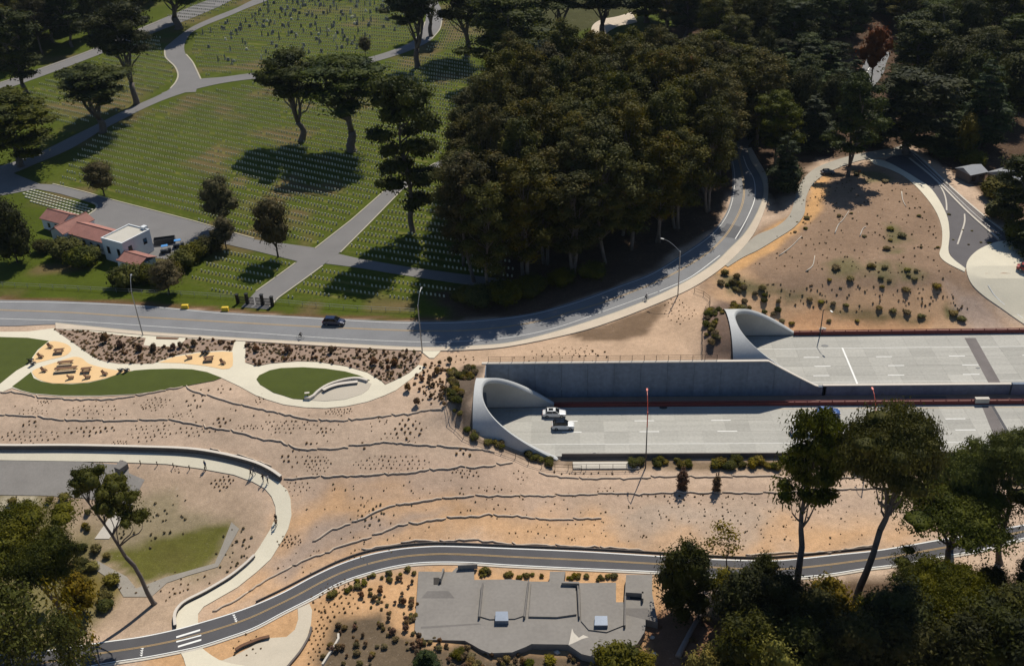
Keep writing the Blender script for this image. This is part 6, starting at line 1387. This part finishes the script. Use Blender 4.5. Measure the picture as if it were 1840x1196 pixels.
Z2 = [(0, 420, 615, 705, 44, .32), (425, 555, 675, 730, 9, .42), (1000, 1200, 585, 745, 22, .55), (880, 1030, 700, 775, 10, .35), (180, 410, 830, 950, 17, .45), (330, 545, 865, 1000, 44, .32), (700, 1250, 870, 990, 72, .32), (1425, 1555, 812, 892, 8, .55), (1390, 1610, 975, 1030, 18, .35), (200, 390, 1035, 1150, 24, .3), (500, 705, 530, 585, 36, .28), (1185, 1330, 335, 480, 22, .45), (345, 460, 780, 810, 4, .5), (740, 830, 770, 820, 4, .5), (1340, 1600, 140, 210, 16, .42), (0, 60, 420, 500, 12, .3)]
for a, b, c, d, n, z in Z2: clump(460+a/4, 460+b/4, 600+c/4, 600+d/4, n, z)
Z3 = [(450, 720, 100, 195, 13, .5), (150, 620, 80, 170, 36, .28), (0, 300, 140, 200, 10, .4), (280, 750, 975, 1030, 18, .4), (600, 750, 1100, 1150, 10, .3), (20, 130, 970, 1080, 10, .3), (950, 1400, 1150, 1196, 12, .4)]
for a, b, c, d, n, z in Z3: clump(920+a/4, 920+b/4, 600+c/4, 600+d/4, n, z)
clump(1192, 1248, 538, 584, 46, .34); clump(1000, 1060, 622, 640, 14, .3)
Z6 = [(400, 770, 610, 840, 60, .42), (395, 510, 780, 1180, 44, .42), (160, 330, 260, 350, 30, .35), (500, 760, 560, 700, 30, .4)]
for a, b, c, d, n, z in Z6: clump(460+a/4, 460+b/4, 896+c/4, 896+d/4, n, z)
clump(420, 470, 1140, 1185, 14, .4); clump(1150, 1500, 895, 940, 60, .3, 'olive_shrub', jit=1.2); clump(900, 1700, 900, 985, 90, .25, 'olive_shrub', jit=1.5); clump(640, 690, 905, 940, 24, .45, 'olive_shrub', jit=1)
clump(400, 450, 950, 1030, 34, .5, 'olive_shrub', jit=.9); clump(200, 400, 1040, 1075, 40, .4, 'dry_shrub', jit=1); clump(210, 340, 900, 970, 50, .5, 'olive_shrub', jit=1.2); clump(10, 60, 895, 930, 40, .4, 'olive_shrub', jit=.8)
def fillpoly(px_poly, n, s0, s1, kinds, seed):
    P__ = W(px_poly); A = np.array(P__); g = np.random.default_rng(seed); k = 0
    for _ in range(n*30):
        p = g.uniform(A.min(0), A.max(0))
        if inside([p], P__)[0]: SH.append((p[0], p[1], float(g.uniform(s0, s1)), kinds[int(g.integers(len(kinds)))])); k += 1
        if k >= n: break
fillpoly(BED1, 520, .3, .65, ['dry_shrub', 'dry_shrub', 'olive_shrub'], 1); fillpoly(BED2, 480, .3, .65, ['dry_shrub', 'dry_shrub', 'olive_shrub'], 2)
fillpoly([(1470, 310), (1560, 300), (1640, 340), (1680, 400), (1690, 470), (1720, 500), (1560, 510), (1350, 480), (1400, 420)], 260, .15, .45, ['dry_shrub', 'olive_shrub'], 3)
fillpoly([(1320, 500), (1450, 510), (1700, 520), (1750, 560), (1500, 560), (1400, 545)], 110, .2, .45, ['dry_shrub', 'olive_shrub'], 4)
fillpoly([(755, 660), (800, 650), (812, 680), (800, 740), (770, 720), (740, 700)], 60, .3, .8, ['dry_shrub'], 5)
fillpoly([(600, 1120), (700, 1115), (860, 1170), (1090, 1185), (1090, 1230), (560, 1230)], 160, .4, 1.0, ['olive_shrub', 'dry_shrub'], 6)
fillpoly([(470, 600), (740, 955), (900, 1000), (1100, 960), (700, 1000)], 1, .3, .4, ['dry_shrub'], 7)
fillpoly([(20, 720), (330, 715), (800, 760), (820, 800), (500, 790), (20, 735)], 60, .15, .3, ['dry_shrub'], 8)
fillpoly([(560, 870), (1500, 870), (1560, 980), (900, 960), (600, 1020), (480, 1060)], 260, .12, .32, ['dry_shrub', 'olive_shrub'], 9)
fillpoly([(620, 1060), (750, 1025), (750, 1130), (680, 1110)], 40, .3, .9, ['dry_shrub', 'olive_shrub'], 10)
SH = [s_ for s_ in SH if not (s_[0] > XP1 and YN0-1 < s_[1] < YW+.4)]
SH.sort(key=lambda s_: -s_[2]/math.hypot(s_[0], s_[1], 106))
nmk = {'dry_shrub': 'rusty brown', 'olive_shrub': 'olive grey'}
import collections
cnt = 0; restb = []
zone_of = lambda q: 'in the mulched beds beside the promenade' if (q[1] < 700 and q[0] < 770) else ('on the sandy hill above the far portal' if q[1] < 620 else ('on the slope between promenade and bluff trail' if q[1] < 835 and q[0] < 830 else ('on the sandy ground around the battery' if q[1] > 1040 else 'on the slope above the cycle path')))
for x, y, z, k in SH:
    p = onh(x, y)
    if not in_view(p): continue
    if cnt < 290:
        tm, cm, Hh, Wd = SPEC[k][cnt % 2]; s_ = z*1.25/Wd; q = proj(p); zn = zone_of(q)
        o = link('planted_shrub', cm, None, p, random.random()*6.28); o.scale = (s_, s_, s_*1.1); tag(o, 'small %s planted shrub %s' % (nmk[k], zn), 'shrub', '%s shrubs %s' % (nmk[k], zn)); cnt += 1
    else: restb.append((x, y, z, k))
print('shrubs', len(SH), len(restb))
for kk, mt, lb in (('dry_shrub', 'leaf_dry', 'hundreds of tiny rusty brown seedlings dotted over the sandy slopes'), ('olive_shrub', 'leaf_shr', 'hundreds of tiny olive seedlings dotted over the sandy ground')):
    c = Crown(np.random.default_rng(2)); V, F_ = icosphere()
    for x, y, z, k in restb:
        if k != kk: continue
        p = np.array([x, y, float(H(x, y))+z*.28]); c.leaves(p, np.array([z*.5, z*.5, z*.42]), 26, z*.42, lo=.2, hi=1.1)
    tag(link('seedling_plants', c.mesh('seedling_plants', M[mt])), lb, 'seedlings', None, 'stuff')
# larger single shrubs
def shrub(kind, px_, wpx, label, group=None, k=.7, name='shrub'):
    p = at(*px_); s_ = proj(p)[2]; tm, cm, Hh, Wd = SPEC[kind][int(px_[0]) % len(SPEC[kind])]; wd = wpx/s_; o = link(name, cm, None, p, random.random()*6.28)
    o.scale = (wd/Wd, wd/Wd, wd*k/Hh); return tag(o, label, 'shrub', group)
for x, y, w_, d in ((217, 624, 15, 0), (252, 631, 14, 0), (277, 630, 14, 0), (349, 622, 13, 0), (190, 615, 18, 0), (312, 628, 12, 0), (325, 625, 12, 0), (672, 656, 15, 0), (709, 658, 14, 0), (697, 664, 10, 0), (733, 702, 15, 0), (750, 728, 15, 0), (808, 652, 12, 0), (785, 672, 14, 0), (770, 692, 9, 0), (518, 634, 14, 0), (462, 632, 12, 0), (595, 635, 14, 0)):
    shrub('dry_shrub', (x, y), w_, 'knee high russet shrub standing out of the promenade planting beds', 'larger russet shrubs of the promenade beds', 1.1)
HS = [(840, 110, 70), (640, 60, 60), (510, 355, 50), (600, 335, 30), (690, 500, 40), (880, 450, 70), (960, 500, 90), (880, 530, 45), (850, 590, 75), (1085, 355, 44), (1100, 580, 36), (1220, 580, 36), (490, 730, 95), (440, 815, 50), (590, 810, 85), (740, 720, 85), (835, 725, 65), (810, 800, 60), (870, 820, 50), (1000, 745, 64), (1010, 780, 50), (1065, 750, 50), (1055, 810, 60), (820, 865, 50), (990, 890, 85), (1210, 865, 95), (280, 370, 60), (270, 445, 44), (195, 470, 34), (210, 400, 26), (1330, 1060, 90), (1390, 1100, 90), (300, 960, 70), (380, 975, 60), (470, 985, 60), (560, 1000, 60), (800, 1020, 70), (900, 1040, 70), (1000, 1050, 80), (1100, 1080, 80), (100, 1110, 60), (170, 1130, 60), (440, 1110, 50), (640, 1110, 50), (40, 1060, 60), (1300, 345, 36), (1400, 455, 22), (1465, 462, 26), (1440, 560, 26), (1330, 525, 24), (1530, 545, 30), (1590, 550, 40)]
for i, (x, y, w_) in enumerate(HS):
    hl = ('low shrub on the mauve gravel between the pale path and the road', 'low shrubs on the mauve gravel') if x > 1280 and y < 600 else (('dark green shrub at the foot of the sandy hill above the upper carriageway', 'green shrubs at the foot of the hill') if y > 900 else ('dark green rounded shrub on the brown hillside above the freeway', 'green shrubs on the brown hillside'))
    shrub('green_shrub' if i % 2 else 'olive_shrub', (1380+x/4, 300+y/4), w_/4*.85, *hl, .36)
g = np.random.default_rng(77)
def bank(poly, n, s0, s1, lab, grp, kinds=('green_shrub', 'olive_shrub', 'dark_shrub')):
    P__ = W(poly); A = np.array(P__); k = 0
    for _ in range(9000):
        p = g.uniform(A.min(0), A.max(0))
        if inside([p], P__)[0] and not (p[0] > XP1-.5 and YN0-1.2 < p[1] < YW+.6):
            kd = kinds[int(g.integers(len(kinds)))]; tm, cm, Hh, Wd = SPEC[kd][k % len(SPEC[kd])]; wd = float(g.uniform(s0, s1)); o = link('bank_plant', cm, None, onh(*p), random.random()*6.28)
            o.scale = (wd/Wd, wd/Wd, wd*.55/Hh); tag(o, lab, 'shrub', grp); k += 1
        if k >= n: break
bank([(805, 665), (845, 658), (862, 664), (848, 680), (835, 690), (828, 720), (835, 752), (858, 778), (900, 800), (980, 822), (1030, 836), (985, 838), (920, 820), (850, 792), (818, 760), (806, 720)], 74, .9, 2.0, 'low green and olive plant on the bank around the near tunnel portal', 'plants on the bank round the near portal')
bank([(1265, 640), (1266, 570), (1285, 545), (1340, 540), (1400, 560), (1380, 570), (1345, 553), (1310, 562), (1292, 580), (1292, 640)], 44, .9, 2.2, 'low olive plant on the bank left of the far tunnel portal', 'plants on the bank by the far portal')
bank([(1290, 490), (1330, 500), (1400, 530), (1400, 550), (1330, 530), (1290, 510)], 16, 1.0, 2.4, 'low olive plant in the strip above the far tunnel portal', 'plants in the strip above the far portal')
bank([(1135, 824), (1400, 824), (1400, 842), (1250, 842), (1135, 838)], 26, 1.1, 2.6, 'dark green bush in the strip below the near carriageway barrier', 'bushes below the near carriageway barrier', ('dark_shrub', 'green_shrub'))
bank([(1400, 824), (1850, 835), (1850, 870), (1400, 845)], 20, 1.4, 3.0, 'dark green bush in the strip below the near carriageway, behind the near cypresses', 'bushes behind the near cypresses', ('dark_shrub', 'green_shrub'))
bank([(640, 1040), (740, 1022), (750, 1030), (690, 1050), (600, 1070), (560, 1090)], 22, .6, 1.6, 'yellow green tuft along the lower kerb of the cycle path', 'tufts along the lower kerb of the cycle path', ('green_shrub',))
bank([(855, 1024), (950, 1026), (985, 1034), (950, 1040), (860, 1036)], 16, .6, 1.5, 'yellow green tuft between the cycle path and the battery roof', 'tufts above the battery', ('green_shrub',)); bank([(1018, 1030), (1110, 1034), (1105, 1044), (1020, 1042)], 12, .6, 1.4, 'yellow green tuft behind the right half of the battery', 'tufts behind the right half of the battery', ('green_shrub',))
bank([(770, 1175), (900, 1185), (1050, 1190), (1120, 1180), (1120, 1220), (760, 1220)], 16, 1, 2.4, 'scruffy green bush below the battery front', 'bushes below the battery front')
bank([(60, 880), (150, 900), (200, 1000), (220, 1080), (200, 1110), (120, 1100), (0, 960), (0, 900)], 34, 1.2, 3.2, 'scruffy bush on the ground under the left near trees', 'bushes under the left near trees')
bank([(1180, 1110), (1280, 1100), (1300, 1196), (1180, 1196)], 12, .6, 1.4, 'rust coloured tuft on the reddish ground by the fallen log', 'tufts by the fallen log', ('dry_shrub',))

# ------------------------------------------------------------------ concrete battery
BO = [(752, 1026), (775, 1026), (812, 1027), (820, 1019), (852, 1018), (852, 1041), (918, 1040), (955, 1044), (987, 1044), (988, 1026), (1016, 1026), (1012, 1047), (1107, 1046), (1107, 1081), (1122, 1081), (1125, 1032), (1172, 1032), (1172, 1066), (1182, 1117), (1160, 1112), (1160, 1121), (1158, 1135), (1145, 1156), (1110, 1170), (1075, 1181), (1045, 1174), (1020, 1157), (955, 1156), (945, 1161), (920, 1171), (880, 1172.5), (862, 1165), (850, 1158), (835, 1150), (757, 1148), (745, 1131)]
BW = W(BO, ZB := -8.2)
bc = at(950, 1100, ZB); Bt = thing('gun_battery', 'large old concrete gun battery with scalloped front and two blue hatches', 'battery', bc)
def bprism(name, poly, z0, z1, mt, par=None):
    mb = MB(); mb.prism([(p[0]-bc.x, p[1]-bc.y) for p in poly], z0-bc.z, z1-bc.z); return build(mb, name, mt, par or Bt)
bprism('platform', BW, -12.0, ZB, M['roofc'])
def bq(pts, z0, z1, mt, nm): return bprism(nm, W(pts, ZB), z0, z1, mt)
bq([(768, 1061), (806, 1061), (817, 1074), (757, 1074)], ZB-.02, ZB+.008, M['roofd'], 'ramp_stain')
bq([(1124, 1092), (1163, 1092), (1182, 1116), (1160, 1112), (1124, 1104)], ZB-.02, ZB+.008, M['roofd'], 'ramp_stain')
for (x, y) in ((902, 1112), (1080, 1120)):
    o = bq([(x-11, y-8), (x+11, y-8), (x+12, y+9), (x-12, y+9)], ZB-.1, ZB+.75, M['hatch'], 'hatch'); 
bq([(779, 1037), (794, 1037), (793, 1050), (779, 1050)], ZB-.02, ZB+.012, M['pit'], 'painted_stair_opening'); bq([(1132, 1071), (1154, 1071), (1154, 1077), (1132, 1076)], ZB-.02, ZB+.012, M['pit'], 'painted_stair_opening')  # flat sheets on the roof; shade of the stair openings is painted
for a in ([(866, 1052), (869, 1052), (863, 1112), (860, 1112)], [(949, 1046), (951, 1046), (944, 1112), (941, 1112)], [(1037, 1056), (1039.5, 1056), (1042, 1112), (1040, 1112)], [(1122, 1075), (1125, 1075), (1124, 1128), (1121, 1128)]): bq(a, ZB-.05, ZB+.65, M['roofd'], 'low_wall')
for a in ([(1009, 1051), (1041, 1052), (1041, 1055), (1009, 1054)], [(1124, 1068), (1156, 1070), (1156, 1073), (1124, 1071)], [(823, 1021), (858, 1018.5), (858, 1021), (823, 1023)], [(1153, 1066), (1156, 1066), (1156, 1082), (1153, 1082)], [(796, 1028), (799, 1028), (793, 1046), (790, 1046)]): bq(a, ZB-.05, ZB+.9, M['roofc'], 'parapet_wall')
# raised middle traverse and round gun pads
bq([(869, 1049), (949, 1047), (943, 1106), (925, 1112), (880, 1113), (863, 1108)], ZB-.1, ZB+.18, M['roofc'], 'gun_platform'); bq([(1042, 1055), (1105, 1052), (1106, 1082), (1121, 1086), (1120, 1124), (1090, 1136), (1058, 1132), (1044, 1116)], ZB-.1, ZB+.18, M['roofc'], 'gun_platform')
bq([(955, 1048), (1008, 1050), (1034, 1058), (1036, 1105), (1000, 1110), (950, 1109)], ZB-.1, ZB+.30, M['roofc'], 'traverse')
for a in ([(1028, 1128), (1031, 1136), (1040, 1145), (1048, 1140), (1058, 1144), (1046, 1147), (1036, 1152), (1022, 1158)],): bq(a, ZB-.02, ZB+.010, M['lightc'], 'lime_stain')
o = bq([(756, 1125), (860, 1119), (865, 1121), (756, 1129)], ZB-.02, ZB+.007, M['roofd'], 'stain')
# ruined slabs by the trail
for pts, nm in (([(218, 832), (229, 836), (232, 841), (218, 855), (208, 850)], 'tilted grey slab at the end of the concrete apron'),):
    w__ = W(pts); c = onh(*w__[0]); mb = MB(); mb.prism([(p[0]-c.x, p[1]-c.y) for p in w__], -.2, .8); o = build(mb, 'concrete_block', M['roofd'], loc=c); tag(o, nm, 'concrete block')
# fallen logs, sticks, boulders
def log(label, pts, r0, r1, mt, name='fallen_log'):
    c = onh(*xy(*pts[0])); L = [(p[0]-c.x, p[1]-c.y, float(H(*p))+r0*.8-c.z) for p in W(pts, None, True, False, 3)]; n = len(L); mb = MB(); mb.tube(L, [r0+(r1-r0)*i/(n-1) for i in range(n)], 8)
    return tag(build(mb, name, mt, loc=c, smooth=True), label, 'log')
log('long bleached fallen log on the reddish ground right of the battery', [(1218, 1182), (1233, 1152), (1250, 1120), (1274, 1082)], .45, .3, M['logp'])
for pts, nm in (([(1500, 420), (1506, 405), (1515, 395), (1525, 380)], 'long pale branch lying on the brown hillside, middle one'), ([(1545, 425), (1550, 412), (1556, 408)], 'short pale branch on the hillside right of the middle one'), ([(1448, 488), (1460, 478), (1464, 460)], 'pale branch at the lower left of the brown hillside'), ([(1620, 345), (1622, 360), (1628, 372)], 'pale branch near the top right of the hillside'), ([(1400, 460), (1420, 445), (1440, 425)], 'long thin branch near the sandy left edge of the hill')): log(nm, pts, .13, .07, M['lightc'], 'pale_branch')
def boulder(label, px_, r, mt='lightc'):
    V, F_ = icosphere(); g = np.random.default_rng(int(px_[0])); v = V*(1+(g.random(len(V))-.5)[:, None]*.3)*np.array([r, r*.8, r*.55]); me = bpy.data.meshes.new('boulder'); me.from_pydata(v.tolist(), [], F_.tolist()); me.materials.append(M[mt]); tag(link('boulder', me, None, P_(px_, r*.2)), label, 'boulder')
boulder('pale boulder below the right end of the battery', (1154, 1184), 1.0); boulder('small pale boulder below the middle of the battery', (1001, 1172), .5); boulder('small pale boulder on the reddish ground near the log', (1172, 1145), .4); boulder('small pale stone right of the battery toward the log', (1176, 1175), .45)
boulder('small pale rock in the orange strip under the upper barrier', (1478, 592), .8)
t = thing('notice_board', 'small dark board beside the path on the sandy hill', 'sign', at(1543, 316), 0); mb = MB(); mb.box((0, 0, .8), (.14, .14, 1.6)); build(mb, 'post', M['wood'], t); mb = MB(); mb.box((0, 0, 1.3), (.9, .08, .6)); build(mb, 'board', M['wood'], t)

# small marks and covers on the roads
for x, y, z_, r_, nm in ((1482, 621, ZU, .75, 'dark drain cover on the upper carriageway near the curved lamp'), (1757, 661, ZU, .45, 'small dark cover on the upper carriageway beside the grey joint'), (1192, 732, ZN, .8, 'dark drain cover under the median barrier'), (1068, 814, ZN, .35, 'small dark cover at the near edge of the near carriageway')):
    p = at(x, y, z_); mb = MB(); mb.tube([(0, 0, -.02), (0, 0, .03)], r_, 14); o = build(mb, 'drain_cover', M['steel'], loc=p); o.scale = (1, .6, 1); tag(o, nm, 'drain cover')
# thin haze over the whole place
mb = MB(); mb.box((0, 1900, 47), (5400, 4800, 124)); hz = mb.mesh('haze', [])
hm_ = bpy.data.materials.new('thin_haze'); hm_.use_nodes = True; N = hm_.node_tree.nodes; N.remove(N['Principled BSDF'])
pv = N.new('ShaderNodeVolumePrincipled'); pv.inputs['Color'].default_value = (.72, .85, 1, 1); pv.inputs['Density'].default_value = .00003; pv.inputs['Anisotropy'].default_value = .2
hm_.node_tree.links.new(pv.outputs[0], N['Material Output'].inputs['Volume']); hz.materials.append(hm_); o = link('haze', hz); o['kind'] = 'stuff'; o['label'] = 'thin bluish haze over the whole place'
scn.cycles.volume_bounces = 0
